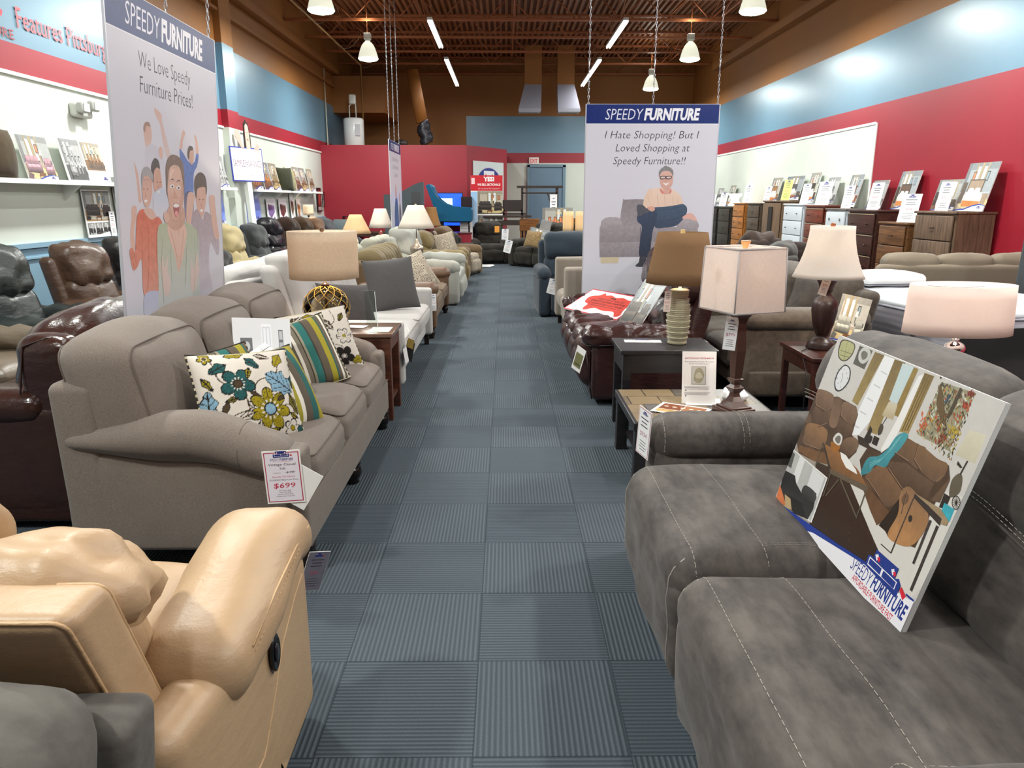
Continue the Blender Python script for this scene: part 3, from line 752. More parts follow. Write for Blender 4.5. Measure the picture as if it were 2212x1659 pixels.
# --------------------------------------------------- price cards
PAPER = plain((238, 236, 234), .5)
def card(name, label, loc, rot, w=.12, h=.19, border=(170, 50, 70), tint=WHITE, style=0, group='price cards', thick=.0015, cat='price card', price=None):
    """hanging or standing card; bottom edge at z = 0, faces -y"""
    t = thing(name, label, cat, loc, group=group, rot=rot)
    m = MB(); m.box((0, 0, h / 2), (w, thick, h)); m.build('sheet', PAPER, t)
    p = Print(.0002); b = w * .035
    p.rect(-w / 2 + b * .3, b * .3, w / 2 - b * .3, h - b * .3, tint)
    if border: p.rect(-w / 2 + b, b, w / 2 - b, h - b, border); p.rect(-w / 2 + b * 1.7, b * 1.7, w / 2 - b * 1.7, h - b * 1.7, tint)
    logo(p, 0, h * .87, w * .52, False)
    g = (60, 60, 66); rnd = random.Random(hash((round(loc[0], 3), round(loc[1], 3))) & 0xffff)
    for z, ww in ((.78, .6), (.70, .45), (.62, .55)): p.rect(-w * ww / 2, h * z, w * ww / 2, h * z + h * .022, g)
    p.text(price or '$' + str(rnd.randint(299, 999)), 0, h * .42, h * .095, (176, 90, 110), 0)
    for z in (.30, .24, .18, .12): ww = rnd.uniform(.4, .65); p.rect(-w * ww / 2, h * z, w * ww / 2, h * z + h * .014, g)
    p.build('printed_face', t, (0, -thick / 2 - .0002, 0)); return t
# --------------------------------------------------- photograph boards
def room_art(p, x0, z0, w, h, rnd, kind='sofa', pal=None, swoosh=True, gray=False):
    def g(c):
        if gray: v = sum(c) / 3; return (v, v, v)
        return c
    X = lambda u: x0 + u * w
    Z = lambda v: z0 + v * h
    wall = g(rnd.choice([(176, 174, 166), (160, 162, 160), (184, 174, 156), (150, 156, 160)])); fl = g(rnd.choice([(120, 90, 60), (165, 150, 130), (95, 80, 70), (150, 120, 80)]))
    p.rect(x0, z0, x0 + w, z0 + h, wall); p.poly([(X(0), Z(0)), (X(1), Z(0)), (X(1), Z(.34)), (X(0), Z(.40))], fl)
    p.rect(x0, Z(.86), x0 + w, z0 + h, mul(wall, .82)); p.poly([(X(0), Z(.36)), (X(.1), Z(.42)), (X(.1), Z(1)), (X(0), Z(1))], mul(wall, .72)); p.rect(x0, Z(.37), x0 + w, Z(.395), mul(wall, 1.15))
    k = rnd.uniform(.12, .5)
    for a in (k, k + .2):
        p.rect(X(a), Z(.46), X(a + .10), Z(.92), g((226, 230, 234))); p.rect(X(a - .04), Z(.36), X(a + .01), Z(1), g((150, 135, 105))); p.rect(X(a + .12), Z(.36), X(a + .165), Z(1), g((160, 145, 112)))
        for q in (.5, .65, .8): p.rect(X(a + .01), Z(q), X(a + .12), Z(q + .008), g((180, 185, 190)))
    for _ in range(2): a = rnd.uniform(.0, .85); p.rect(X(a), Z(.62), X(a + .1), Z(.82), g((70, 66, 60))); p.rect(X(a + .015), Z(.64), X(a + .085), Z(.8), g(rnd.choice([(170, 160, 140), (130, 150, 160), (190, 120, 80)])))
    p.curve([(X(.15), Z(.08)), (X(.9), Z(.05)), (X(.98), Z(.25)), (X(.3), Z(.28))], g(rnd.choice([(196, 176, 130), (90, 76, 66), (180, 172, 160)])))
    c = pal or rnd.choice([(86, 64, 50), (60, 56, 54), (130, 110, 90), (104, 60, 46), (150, 140, 128)]); c = g(c)
    dk, lt = mul(c, .6), mul(c, 1.35)
    if kind == 'bed':
        p.rect(X(.22), Z(.3), X(.72), Z(.66), dk); p.rect(X(.25), Z(.33), X(.69), Z(.63), c)
        p.curve([(X(.2), Z(.12)), (X(.78), Z(.1)), (X(.74), Z(.38)), (X(.24), Z(.4))], g((225, 222, 216)), g((170, 165, 160)))
        p.poly([(X(.2), Z(.1)), (X(.78), Z(.08)), (X(.79), Z(.2)), (X(.19), Z(.22))], g((190, 120, 60)) if not gray else (120, 120, 120))
        for a in (.28, .5): p.curve([(X(a), Z(.38)), (X(a + .16), Z(.38)), (X(a + .15), Z(.47)), (X(a + .01), Z(.47))], g((240, 240, 238)))
        p.rect(X(.8), Z(.16), X(.95), Z(.36), c); p.rect(X(.03), Z(.16), X(.17), Z(.6), dk)
    elif kind == 'dining':
        p.poly([(X(.2), Z(.34)), (X(.85), Z(.3)), (X(.9), Z(.42)), (X(.3), Z(.45))], lt); p.ell(X(.55), Z(.44), w * .04, h * .05, g((120, 140, 90))); p.line([(X(.55), Z(1)), (X(.55), Z(.8))], w * .01, dk); p.ell(X(.55), Z(.77), w * .09, h * .04, g((230, 210, 160)))
        for a in (.2, .38, .56, .74): p.rect(X(a), Z(.16), X(a + .09), Z(.32), c); p.rect(X(a), Z(.32), X(a + .09), Z(.6), dk); p.rect(X(a + .02), Z(.36), X(a + .07), Z(.56), lt)
        for a in (.25, .8): p.rect(X(a), Z(.1), X(a + .03), Z(.36), dk)
    else:
        def rr(a, b, e, f_, col, col2=None, r=.022, sk=0):
            q = []
            for (u, v, t0) in ((e - r, f_ - r, 0), (a + r, f_ - r, PI / 2), (a + r, b + r, PI), (e - r, b + r, 3 * PI / 2)):
                for j in range(4): t = t0 + PI / 2 * j / 3; uu = u + r * math.cos(t); vv = v + r * math.sin(t) * 1.2; q.append((X(uu), Z(vv + sk * (uu - a))))
            p.poly(q, col, col2)
        def couch(a, b, wd_, hh, n_, sk):
            rr(a, b, a + wd_, b + hh * .8, dk, mul(dk, .7), .02, sk)
            cw_ = (wd_ - .08) / n_
            for j in range(n_): rr(a + .04 + j * cw_, b + hh * .42, a + .035 + (j + 1) * cw_, b + hh, c, mul(c, .7), .02, sk); rr(a + .045 + j * cw_, b + hh * .72, a + .03 + (j + 1) * cw_, b + hh * .97, mul(c, 1.12), c, .015, sk)
            for j in range(n_): rr(a + .04 + j * cw_, b + hh * .3, a + .035 + (j + 1) * cw_, b + hh * .48, lt, c, .014, sk); rr(a + .04 + j * cw_, b + hh * .06, a + .035 + (j + 1) * cw_, b + hh * .31, mul(c, .85), mul(c, .5), .012, sk)
            for u in (a, a + wd_ - .05): rr(u, b + .0, u + .055, b + hh * .62, mul(c, 1.05), mul(dk, .8), .02, sk)
        couch(.05, .2, .5, .36, 3, -.06); couch(.66, .14, .3, .38, 1 if w < .4 else 2, .10)
        p.poly([(X(.0), Z(.06)), (X(.14), Z(.04)), (X(.2), Z(.15)), (X(.05), Z(.19))], dk)
        p.poly([(X(.36), Z(.12)), (X(.56), Z(.1)), (X(.62), Z(.18)), (X(.44), Z(.2))], g((110, 74, 44))); p.rect(X(.38), Z(.03), X(.4), Z(.12), dk); p.rect(X(.55), Z(.02), X(.57), Z(.11), dk)
        p.rect(X(.63), Z(.44), X(.66), Z(.58), dk); p.poly([(X(.6), Z(.58)), (X(.7), Z(.58)), (X(.68), Z(.7)), (X(.62), Z(.7))], g((238, 230, 210)))
    if swoosh:
        p.poly([(X(0), Z(0)), (X(1), Z(0)), (X(1), Z(.13)), (X(.8), Z(.15)), (X(.6), Z(.125)), (X(.35), Z(.05)), (X(0), Z(.03))], (30, 60, 150))
        p.poly([(X(0), Z(0)), (X(1), Z(0)), (X(1), Z(.115)), (X(.8), Z(.125)), (X(.6), Z(.095)), (X(.35), Z(.02)), (X(0), Z(0))], WHITE)
        logo(p, X(.82), Z(.055), w * .2, False)
FOAM = plain((232, 232, 230), .6)
def board(label, loc, rot, w, h, seed=1, kind='sofa', pal=None, t=.01, group='photo boards', gray=False, style='full', name='photo_board', blue=False):
    th = thing(name, label, 'photo board', loc, group=group, rot=rot); rnd = random.Random(seed)
    m = MB(); m.box((0, t / 2, h / 2), (w, t, h)); m.build('backing', FOAM, th); p = Print(.00025)
    if style == 'full': room_art(p, -w / 2, 0, w, h, rnd, kind, pal, gray=gray)
    elif style == 'pale':
        p.rect(-w / 2, 0, w / 2, h, (222, 222, 224)); p.rect(-w * .02, h * .3, w * .16, h * .92, (236, 237, 240)); p.rect(w * .0, h * .34, w * .14, h * .88, (206, 208, 214)); p.rect(w * .02, h * .36, w * .06, h * .86, (232, 234, 238)); p.rect(w * .08, h * .36, w * .12, h * .86, (232, 234, 238))
        p.rect(-w * .38, h * .42, -w * .18, h * .72, (90, 90, 94)); p.ell(-w * .28, h * .6, w * .06, h * .07, (190, 190, 194)); p.rect(w * .28, h * .5, w * .36, h * .84, (86, 86, 90)); p.rect(w * .29, h * .52, w * .35, h * .66, (170, 172, 176)); p.rect(w * .29, h * .7, w * .35, h * .82, (180, 182, 186))
        p.curve([(w * .02, h * .14), (w * .04, h * .36), (w * .24, h * .42), (w * .42, h * .34), (w * .44, h * .1), (w * .2, h * .05)], (112, 108, 106), (136, 132, 128)); [p.curve([(w * (.08 + k * .1), h * .2), (w * (.09 + k * .1), h * .34), (w * (.15 + k * .1), h * .34), (w * (.16 + k * .1), h * .2)], (176, 172, 166)) for k in range(3)]
        p.poly([(-w / 2, 0), (w / 2, 0), (w / 2, h * .06), (-w / 2, h * .1)], (204, 204, 208))
    elif style == 'double':
        p.rect(-w / 2, 0, w / 2, h, WHITE); room_art(p, -w * .47, h * .06, w * .44, h * .9, rnd, 'dining', pal, False, gray=True); room_art(p, .0, h * .3, w * .46, h * .64, rnd, 'dining', (120, 90, 66), False)
        room_art(p, -w * .4, h * .08, w * .14, h * .3, rnd, 'sofa', None, False, True); p.poly([(-w / 2, 0), (w / 2, 0), (w / 2, h * .1), (0, h * .06)], WHITE); logo(p, w * .38, h * .08, w * .16)
    elif style == 'split':
        p.rect(-w / 2, 0, w / 2, h, WHITE); room_art(p, -w * .48, h * .34, w * .96, h * .63, rnd, kind, pal, False)
        for a in (-.47, -.2, .07): room_art(p, w * a, h * .06, w * .25, h * .25, rnd, 'sofa', pal, False, True)
        p.poly([(-w / 2, 0), (w / 2, 0), (w / 2, h * .13), (0, h * .07)], WHITE); logo(p, w * .36, h * .07, w * .2)
    elif style == 'product':
        p.rect(-w / 2, 0, w / 2, h, (238, 238, 242)); c = pal or (150, 110, 170)
        p.poly([(-w * .38, h * .62), (w * .3, h * .56), (w * .34, h * .4), (-w * .1, h * .12), (-w * .36, h * .3)], c, mul(c, .75))
        for k in range(4): p.curve([(-w * .36 + k * w * .17, h * .52), (-w * .35 + k * w * .17, h * .74 - k * .01), (-w * .22 + k * w * .17, h * .74 - k * .01), (-w * .2 + k * w * .17, h * .5)], mul(c, .6 + .1 * k))
        p.poly([(-w / 2, 0), (w / 2, 0), (w / 2, h * .08), (0, h * .07)], (215, 215, 222)); logo(p, w * .25, h * .09, w * .26)
    elif style == 'blue':
        p.rect(-w / 2, 0, w / 2, h, (176, 186, 228), (120, 140, 215)); c = (112, 140, 226)
        for k in range(5): p.curve([(-w * .42 + k * w * .17, h * .5), (-w * .4 + k * w * .17, h * .8 - k * .012), (-w * .27 + k * w * .17, h * .8 - k * .012), (-w * .24 + k * w * .17, h * .5)], (150, 172, 236), (100, 126, 210))
        p.curve([(-w * .45, h * .2), (-w * .46, h * .62), (w * .4, h * .6), (w * .46, h * .3), (0, h * .08)], (140, 165, 238), (96, 120, 206))
        for k in range(4): p.line([(-w * .4 + k * w * .2, h * .56), (-w * .3 + k * w * .2, h * .2)], .003, (88, 110, 190))
        p.poly([(-w / 2, 0), (w / 2, 0), (w / 2, h * .12), (w * .1, h * .12), (-w * .2, h * .02)], (225, 228, 245)); logo(p, w * .28, h * .07, w * .26)
    p.build('printed_face', th, (0, -.0004, 0)); return th
# --------------------------------------------------- lamps
def bulb(t, z, e=9, c=(1, .80, .58)): light('POINT', 'bulb_light', t, (0, 0, z), e * 3.4, c, radius=.035)
def finial(t, z, mat, kind='ball'):
    m = MB()
    if kind == 'ball': m.tube([(0, 0, z), (0, 0, z + .02)], .004, 6); m.lathe([(0, 0), (.012, .003), (.018, .015), (.012, .027), (0, .03)], (0, 0, z + .015), 16)
    elif kind == 'block': m.box((0, 0, z + .02), (.025, .025, .045))
    else: m.lathe([(.012, 0), (.03, .045), (.03, .05)], (0, 0, z), 4, smooth=False)
    m.build('finial', mat, t)
def spider(t, z, r, mat):
    m = MB()
    for k in range(3): a = 2 * PI * k / 3 + .4; m.tube([(0, 0, z), (r * math.cos(a), r * math.sin(a), z)], .0016, 5)
    m.build('shade_spider', mat, t)
def table_lamp(label, loc, prof, shade, zs, hs, mshade, mbase, e=9, group=None, fin=None, ex=1, ey=1, rz=0, col=(1, .86, .70), lobes=0, la=0, name='table_lamp', body=None, n=28):
    t = thing(name, label, 'lamp', loc, rz, group)
    if body: body(t)
    else: m = MB(); m.lathe(prof, n=n); m.build('lamp_base', mbase, t)
    zb = prof[-1][1] if prof else zs
    m = MB(); m.tube([(0, 0, zb - .01), (0, 0, zs + hs * .35)], .006, 8); m.lathe([(.014, 0), (.016, .05), (.012, .06)], (0, 0, zs + hs * .25), 12); m.build('stem', plain((120, 96, 60), .35, .8), t)
    r0, r1 = shade; m = MB()
    if callable(r1): pr = [(r1(k / 12.0), zs + hs * k / 12.0) for k in range(13)]
    else: pr = [(r0 + (r1 - r0) * k / 4.0, zs + hs * k / 4.0) for k in range(5)]
    m.shell(pr, ex=ex, ey=ey, lobes=lobes, la=la); m.build('lamp_shade', mshade, t)
    spider(t, zs + hs * .93, pr[-1][0] * min(ex, ey), plain((120, 110, 90), .3, .9)); m = MB(); m.lathe([(0, 0), (.018, .004), (.03, .03), (.026, .055), (.0, .072)], (0, 0, zs + hs * .42), 14); m.build('bulb', emit((255, 214, 160), 6), t)
    bulb(t, zs + hs * .47, e, col)
    if fin: finial(t, zs + hs * .93, fin[1], fin[0])
    return t
# --------------------------------------------------- tables and chests
def end_table(label, loc, rz, w, d, h, mat, mtop=None, top=.03, leg=.045, apron=.09, shelf=.14, drawer=False, name='end_table', inset=.02, group=None, cat='table', line=None):
    t = thing(name, label, cat, loc, rz, group)
    m = MB(); m.rbox((0, 0, h - top / 2), (w, d, top), .006); m.build('table_top', mtop or mat, t)
    m = MB(); a = w - 2 * inset; b = d - 2 * inset
    for s in (-1, 1): m.box((0, s * (b / 2 - .012), h - top - apron / 2), (a - .02, .02, apron)); m.box((s * (a / 2 - .012), 0, h - top - apron / 2), (.02, b - .02, apron))
    m.build('apron', mat, t)
    for sx in (-1, 1):
        for sy in (-1, 1): m = MB(); m.rbox((sx * (a / 2 - leg / 2), sy * (b / 2 - leg / 2), (h - top) / 2), (leg, leg, h - top), .004); m.build('leg', mat, t)
    if shelf: m = MB(); m.box((0, 0, shelf), (a - .03, b - .03, .02)); m.build('shelf', mat, t)
    if drawer:
        m = MB(); m.box((0, -b / 2 - .006, h - top - apron / 2), (a - 2 * leg - .02, .02, apron - .02)); o = m.build('drawer', mat, t); m = MB(); m.lathe([(.004, 0), (.012, .012), (0, .02)], M=T4(0, -b / 2 - .016, h - top - apron / 2) @ rotx(PI / 2), n=10); m.build('knob', plain((150, 140, 120), .3, .9), o)
    return t
def chest(label, loc, rz, w, d, h, mat, rows=5, cols=1, knob=(60, 50, 44), name='chest_of_drawers', toph=.03, kstyle='knob', group='bedroom chests along the right wall', line=None, topmat=None):
    t = thing(name, label, 'chest', loc, rz, group)
    m = MB(); m.box((0, .01, (h - toph) / 2 + .03), (w, d - .02, h - toph - .06)); m.box((0, 0, .04), (w - .04, d - .05, .08)); m.build('carcass', mat, t)
    m = MB(); m.rbox((0, 0, h - toph / 2), (w + .03, d + .03, toph), .006); m.build('chest_top', topmat or mat, t)
    H = (h - toph - .12) / rows
    for r in range(rows):
        for c in range(cols):
            W = (w - .06) / cols; x = -w / 2 + .03 + W * (c + .5); z = .1 + H * (r + .5); m = MB()
            m.rbox((x, -d / 2 - .004, z), (W - .016, .022, H - .016), .005); o = m.build('drawer', mat, t)
            if line: q = MB(); q.box((x, -d / 2 - .017, z + H / 2 - .014), (W - .016, .006, .01)); q.build('trim_strip', line, o)
            q = MB(); ks = [-.28, .28] if (cols == 1 and kstyle != 'cup') else [0]
            for s in ks:
                if kstyle == 'knob': q.lathe([(.005, 0), (.006, .012), (.014, .02), (.008, .028), (0, .03)], M=T4(x + s * W, -d / 2 - .014, z) @ rotx(PI / 2), n=10)
                elif kstyle == 'ring': q.tube([(x + s * W + .02 * math.cos(a), -d / 2 - .022, z + .02 * math.sin(a)) for a in [2 * PI * i / 12 for i in range(12)]], .004, 5, closed=True)
                else: q.tube([(x + s * W - .05, -d / 2 - .014, z + .004), (x + s * W - .045, -d / 2 - .035, z), (x + s * W + .045, -d / 2 - .035, z), (x + s * W + .05, -d / 2 - .014, z + .004)], .006, 6)
            q.build('knob', plain(knob, .3, .8), o)
    return t
# ================================================================ LEFT OF THE AISLE
RZL = PI / 2      # front faces +x (the aisle)
RZR = -PI / 2     # front faces -x
mTaupe = fabric((116, 106, 98), var=.24); mTaupeP = fabric((102, 92, 84), var=.15)
# ---- taupe sofa, built in its own frame: centre (-1.36, 4.07)
SX, SY = -1.375, 4.06
def taupe_sofa():
    t = thing('sofa', 'taupe woven three seat sofa with floral and striped pillows beside the aisle', 'sofa', (SX, SY, 0), RZL)
    w, d = 2.26, 1.06; hw, hd = w / 2, d / 2
    m = MB(); m.soft((0, -.02, .25), (w - .1, d - .1, .26), .025, (0, .01, 0)); m.soft((0, -hd + .05, .24), (w - .03, .1, .24), .03, (0, .012, 0)); o = m.build('base', mTaupe, t)
    m = MB(); m.tube([(-hw + .05, -hd - .002, .355), (hw - .05, -hd - .002, .355)], .0045, 6); m.build('piping', mTaupeP, o)
    for i in range(3):
        iw = (w - .36) / 3; x = -hw + .18 + iw * (i + .5)
        def f(x_, y_, z_): return (x_, y_, z_ - .03 * sm((-y_ - .38) / .16))
        m = MB(); m.soft((x, -.115, .435), (iw - .004, .83, .19), .07, (.0, .015, .035), m=9, wr=.003, f=f, seed=i)
        o = m.build('seat_cushion', mTaupe, t); m = MB()
        for sd in (-1, 1): m.tube(seam((x, -.115, .435), (iw - .004, .83, .19), .07, (.0, .015, .035), f, 2, sd, 12), .0052, 6, closed=True)
        m.build('piping', mTaupeP, o)
    # back frame with ears
    def f(x, y, z): return (x, y + (z - .4) * .03, z - .0)
    m = MB(); m.soft((0, .40, .495), (w - .02, .2, .75), .045, m=6, f=f); m.build('back_frame', mTaupe, t)
    for i in range(3):
        iw = (w - .06) / 3; x = -hw + .03 + iw * (i + .5)
        def f(x_, y_, z_): return (x_, y_ + (z_ - .5) * .22, z_)
        C_, D_, R_, P_ = (x, .215, .765), (iw - .006, .34, .52), .095, (.018, .05, .055)
        m = MB(); m.soft(C_, D_, R_, P_, m=11, f=f, wr=.006, wf=5, seed=4 + i)
        o = m.build('back_cushion', mTaupe, t); m = MB()
        for sd in (-1, 1): m.tube(seam(C_, D_, R_, P_, f, 1, sd, 12, .0005), .0052, 6, closed=True)
        m.build('piping', mTaupeP, o); continue
        for yy in (.115, .335):
            pts = []
            for s in range(25):
                a = s / 24.0; u = -1 + 2 * a
                ex = .62 * 1; px = x + (iw / 2 - .012) * max(-1, min(1, u * 1.6)); pz = .99 if abs(u) < .6 else .99 - (abs(u) - .6) / .4 * .47
                pz -= .03 * (abs(max(-1, min(1, u * 1.6)))) ** 6
                pts.append(f(px, yy, pz))
            m.tube(pts, .0048, 6)
        m.build('piping', mTaupeP, o)
    for s in (-1, 1):
        m = MB(); x = s * (hw - .1)
        m.soft((x, -.01, .345), (.17, d - .05, .45), .03, (.008, 0, 0), m=6)
        def f(x_, y_, z_):
            k = sm((-y_ - .06) / .42); g = 1 - .55 * sm((y_ - .05) / .42); return (x + s * .012 + (x_ - x - s * .012) * (.6 + .4 * g), y_, .615 + (z_ - .615) * g - .10 * k - .0 * sm((y_ - .1) / .4))
        m.soft((x + s * .012, .01, .625), (.23, d - .09, .19), .088, (.02, 0, .012), m=10, f=f, wr=.006, seed=11 + s)
        m.soft((x, -.44, .43), (.2, .14, .3), .065, (.01, .012, 0), m=5)
        o = m.build('arm', mTaupe, t); ma = m; m = MB()
        cp = [(.47, .585), (.36, .572), (.22, .550), (.08, .533), (-.08, .528), (-.2, .520), (-.3, .492), (-.38, .455), (-.45, .42)]
        m.tube(ma.drape([(x, cp[i][0] + (cp[i + 1][0] - cp[i][0]) * j / 4, cp[i][1] + (cp[i + 1][1] - cp[i][1]) * j / 4) for i in range(8) for j in range(4)], -.001, (-s, 0, 0)), .004, 6)
        m.tube(ma.drape([(x, -.27, .50 + .012 * j) for j in range(9)], -.001, (-s, 0, 0)) + ma.drape([(x + s * (.09 - .02 * j), -.27, .6) for j in range(9)], -.001), .003, 6)
        m.build('arm_seam', mTaupeP, o)
    for sx in (-1, 0, 1):
        for y in (-.44, .42):
            if sx == 0 and y > 0: continue
            m = MB(); m.lathe(bun_foot(.055, .13), (sx * (hw - .08), y - .04 * (y < 0), 0), 20); m.build('foot', plain((22, 18, 17), .18), t)
    return t
taupe_sofa()
# ---- floral cushion colouring
CRM, TEAL, MUST, OLIV, BRN, SKY, DK = lin((208, 200, 189)), lin((38, 84, 84)), lin((150, 134, 30)), lin((110, 100, 40)), lin((74, 60, 44)), lin((124, 158, 178)), lin((36, 32, 30))
def petal_field(items):
    def f(u, v):
        c = CRM
        for it in items:
            k = it[0]; du, dv = u - it[1], v - it[2]
            if k == 'flower':
                _, _, _, R, n, col, cen, r2, ph = it; r = math.hypot(du, dv); a = math.atan2(dv, du) + ph
                env = R * (.55 + .45 * abs(math.cos(n * a / 2)) ** .7)
                if r < env:
                    edge = env - r < .014 or abs(math.cos(n * a / 2)) < .14
                    c = DK if edge else col
                    if abs(math.sin(a * n * 3)) < .16 and r > r2: c = DK
                if r < r2: c = cen if r < r2 * .8 else DK
                if r2 < r < r2 * 1.5 and math.cos(a * 12) > .35: c = CRM
            elif k == 'leaf':
                _, _, _, L, Wd, ang, col, vein = it; x = du * math.cos(ang) + dv * math.sin(ang); y = -du * math.sin(ang) + dv * math.cos(ang)
                if abs(x) < L:
                    b = Wd * (1 - (x / L) ** 2) * (1 + .18 * math.sin(x * 60))
                    if abs(y) < b:
                        c = col
                        if b - abs(y) < .009: c = DK
                        elif vein and (abs(y) < .006 or abs(math.sin((x - abs(y)) * 46)) < .2 and abs(y) > .006): c = vein
            elif k == 'vine':
                _, _, _, L, amp, ang, wd = it; x = du * math.cos(ang) + dv * math.sin(ang); y = -du * math.sin(ang) + dv * math.cos(ang)
                if abs(x) < L and abs(y - amp * math.sin(x * 14)) < wd: c = BRN
        return c
    return f
FLOR1 = petal_field([('vine', .5, .5, .5, .05, .8, .006), ('vine', .3, .6, .4, .04, 2.1, .006), ('vine', .7, .3, .3, .05, .2, .005), ('leaf', .22, .8, .1, .055, .4, TEAL, DK), ('leaf', .55, .83, .09, .05, 2.2, TEAL, DK),
    ('leaf', .78, .60, .17, .12, 2.5, SKY, DK), ('leaf', .08, .45, .15, .07, 1.5, SKY, DK), ('flower', .36, .62, .17, 5, TEAL, BRN, .045, .3), ('flower', .62, .34, .22, 7, MUST, SKY, .065, .2), ('leaf', .42, .94, .11, .04, .1, MUST, OLIV),
    ('leaf', .2, .38, .12, .03, 1.1, BRN, None), ('leaf', .38, .3, .09, .04, .3, CRM, BRN), ('leaf', .83, .85, .1, .05, .9, MUST, OLIV), ('leaf', .9, .38, .12, .05, 1.9, OLIV, DK), ('flower', .84, .14, .1, 5, CRM, MUST, .03, 0), ('leaf', .6, .1, .12, .05, .5, MUST, DK),
    ('leaf', .1, .16, .1, .05, .8, OLIV, DK), ('flower', .3, .12, .11, 6, SKY, TEAL, .03, 0), ('leaf', .95, .1, .09, .06, 1.2, TEAL, DK), ('leaf', .1, .66, .09, .03, 2.0, MUST, DK), ('leaf', .5, .5, .07, .02, 2.6, BRN, None), ('leaf', .48, .72, .07, .03, 1.2, MUST, DK), ('leaf', .68, .9, .08, .04, 2.8, BRN, CRM), ('leaf', .27, .47, .06, .03, .2, OLIV, DK), ('leaf', .5, .18, .07, .03, 1.4, BRN, CRM), ('leaf', .95, .62, .08, .04, 1.4, TEAL, DK), ('leaf', .75, .44, .05, .025, .5, BRN, None), ('flower', .14, .93, .07, 5, MUST, BRN, .02, .5), ('leaf', .44, .4, .05, .022, 2.1, BRN, CRM), ('leaf', .88, .26, .06, .03, 2.6, MUST, DK)])
FLOR2 = petal_field([('vine', .5, .5, .5, .06, 1.0, .006), ('vine', .6, .4, .4, .04, 2.4, .005), ('leaf', .2, .85, .13, .06, .5, BRN, CRM), ('leaf', .1, .7, .12, .05, 2.4, DK, CRM), ('leaf', .62, .72, .12, .05, 2.0, BRN, CRM), ('leaf', .5, .5, .11, .07, 2.6, TEAL, DK),
    ('flower', .8, .5, .13, 6, CRM, MUST, .03, 0), ('leaf', .4, .9, .09, .04, .1, MUST, OLIV), ('flower', .72, .2, .16, 5, DK, CRM, .03, .4), ('leaf', .92, .12, .1, .06, .3, MUST, OLIV), ('leaf', .3, .3, .13, .06, 1.0, SKY, DK), ('leaf', .85, .8, .09, .04, .9, OLIV, DK), ('leaf', .55, .25, .1, .04, 2.7, MUST, DK)])
mFlor = colattr(.9, .15, 'printed_cotton', .3)
ST = [((92, 82, 68), 5), ((60, 54, 44), 1), ((158, 140, 36), 5), ((40, 74, 66), 1.4), ((226, 220, 206), 1.6), ((96, 88, 72), 2.2), ((226, 220, 206), 1.6), ((120, 112, 96), 2.4), ((60, 54, 44), .6), ((148, 142, 120), 1.4), ((40, 108, 102), 4.2), ((60, 54, 44), .8), ((92, 82, 68), 4), ((160, 148, 40), 3.4), ((46, 92, 86), 1), ((98, 88, 76), 2), ((226, 220, 206), 1.3), ((96, 88, 72), 1.6), ((210, 204, 190), 1), ((100, 94, 80), 1.4)]
mStripe = stripes(ST, 0, .47, 'striped_cotton')
ST2 = [((34, 92, 88), 5), ((60, 54, 44), .8), ((150, 138, 36), 2), ((84, 72, 60), 5), ((160, 150, 44), 3), ((226, 220, 206), 1.5), ((92, 82, 68), 3), ((34, 92, 88), 3), ((150, 138, 36), 3), ((110, 100, 84), 3)]
mStripe2 = stripes(ST2, 0, .5, 'teal_striped_cotton')
mCord = stripes([((40, 36, 32), 1), ((190, 180, 150), .7)], 2, .03, 'twisted_cord')
def euler(M): return M.to_euler()
def lay(facing, leanback, spin=0):
    """front direction given as angle of the front normal about z, then leaned back, then spun in its own plane"""
    return (Matrix.Rotation(facing + PI / 2, 4, 'Z') @ Matrix.Rotation(-leanback, 4, 'X') @ Matrix.Rotation(spin, 4, 'Y')).to_euler()
# facing angle: 0 = +x ; -pi/2 = towards the camera
pillow('throw_pillow', 'cream pillow with teal and mustard flowers slumped over the near arm of the taupe sofa', (-1.12, 3.20, .50), lay(-.80, .50, .08), (.47, .47), mFlor, .19, cols=FLOR1, n=120, pipe=mCord, group='throw pillows on the taupe sofa')
pillow('throw_pillow', 'folded pillow with teal, brown and mustard stripes behind the floral pillow', (-1.02, 3.46, .49), lay(-.50, .50, -.02), (.42, .44), mStripe2, .2, n=30, pipe=mCord, group='throw pillows on the taupe sofa')
pillow('throw_pillow', 'small striped pillow leaning below the white picture on the taupe sofa', (-1.33, 3.58, .55), lay(-.8, .50, -.12), (.36, .36), mStripe, .15, n=26, pipe=mCord, group='throw pillows on the taupe sofa')
pillow('throw_pillow', 'upright pillow with broad brown, mustard and teal stripes on the taupe sofa', (-1.12, 4.28, .50), lay(-.95, .46, -.20), (.45, .44), mStripe, .17, n=34, pipe=mCord, group='throw pillows on the taupe sofa')
pillow('throw_pillow', 'cream pillow with dark leaves at the far end of the taupe sofa', (-1.13, 4.68, .50), lay(-.95, .45, -.1), (.48, .44), mFlor, .15, cols=FLOR2, n=100, pipe=mCord, group='throw pillows on the taupe sofa')
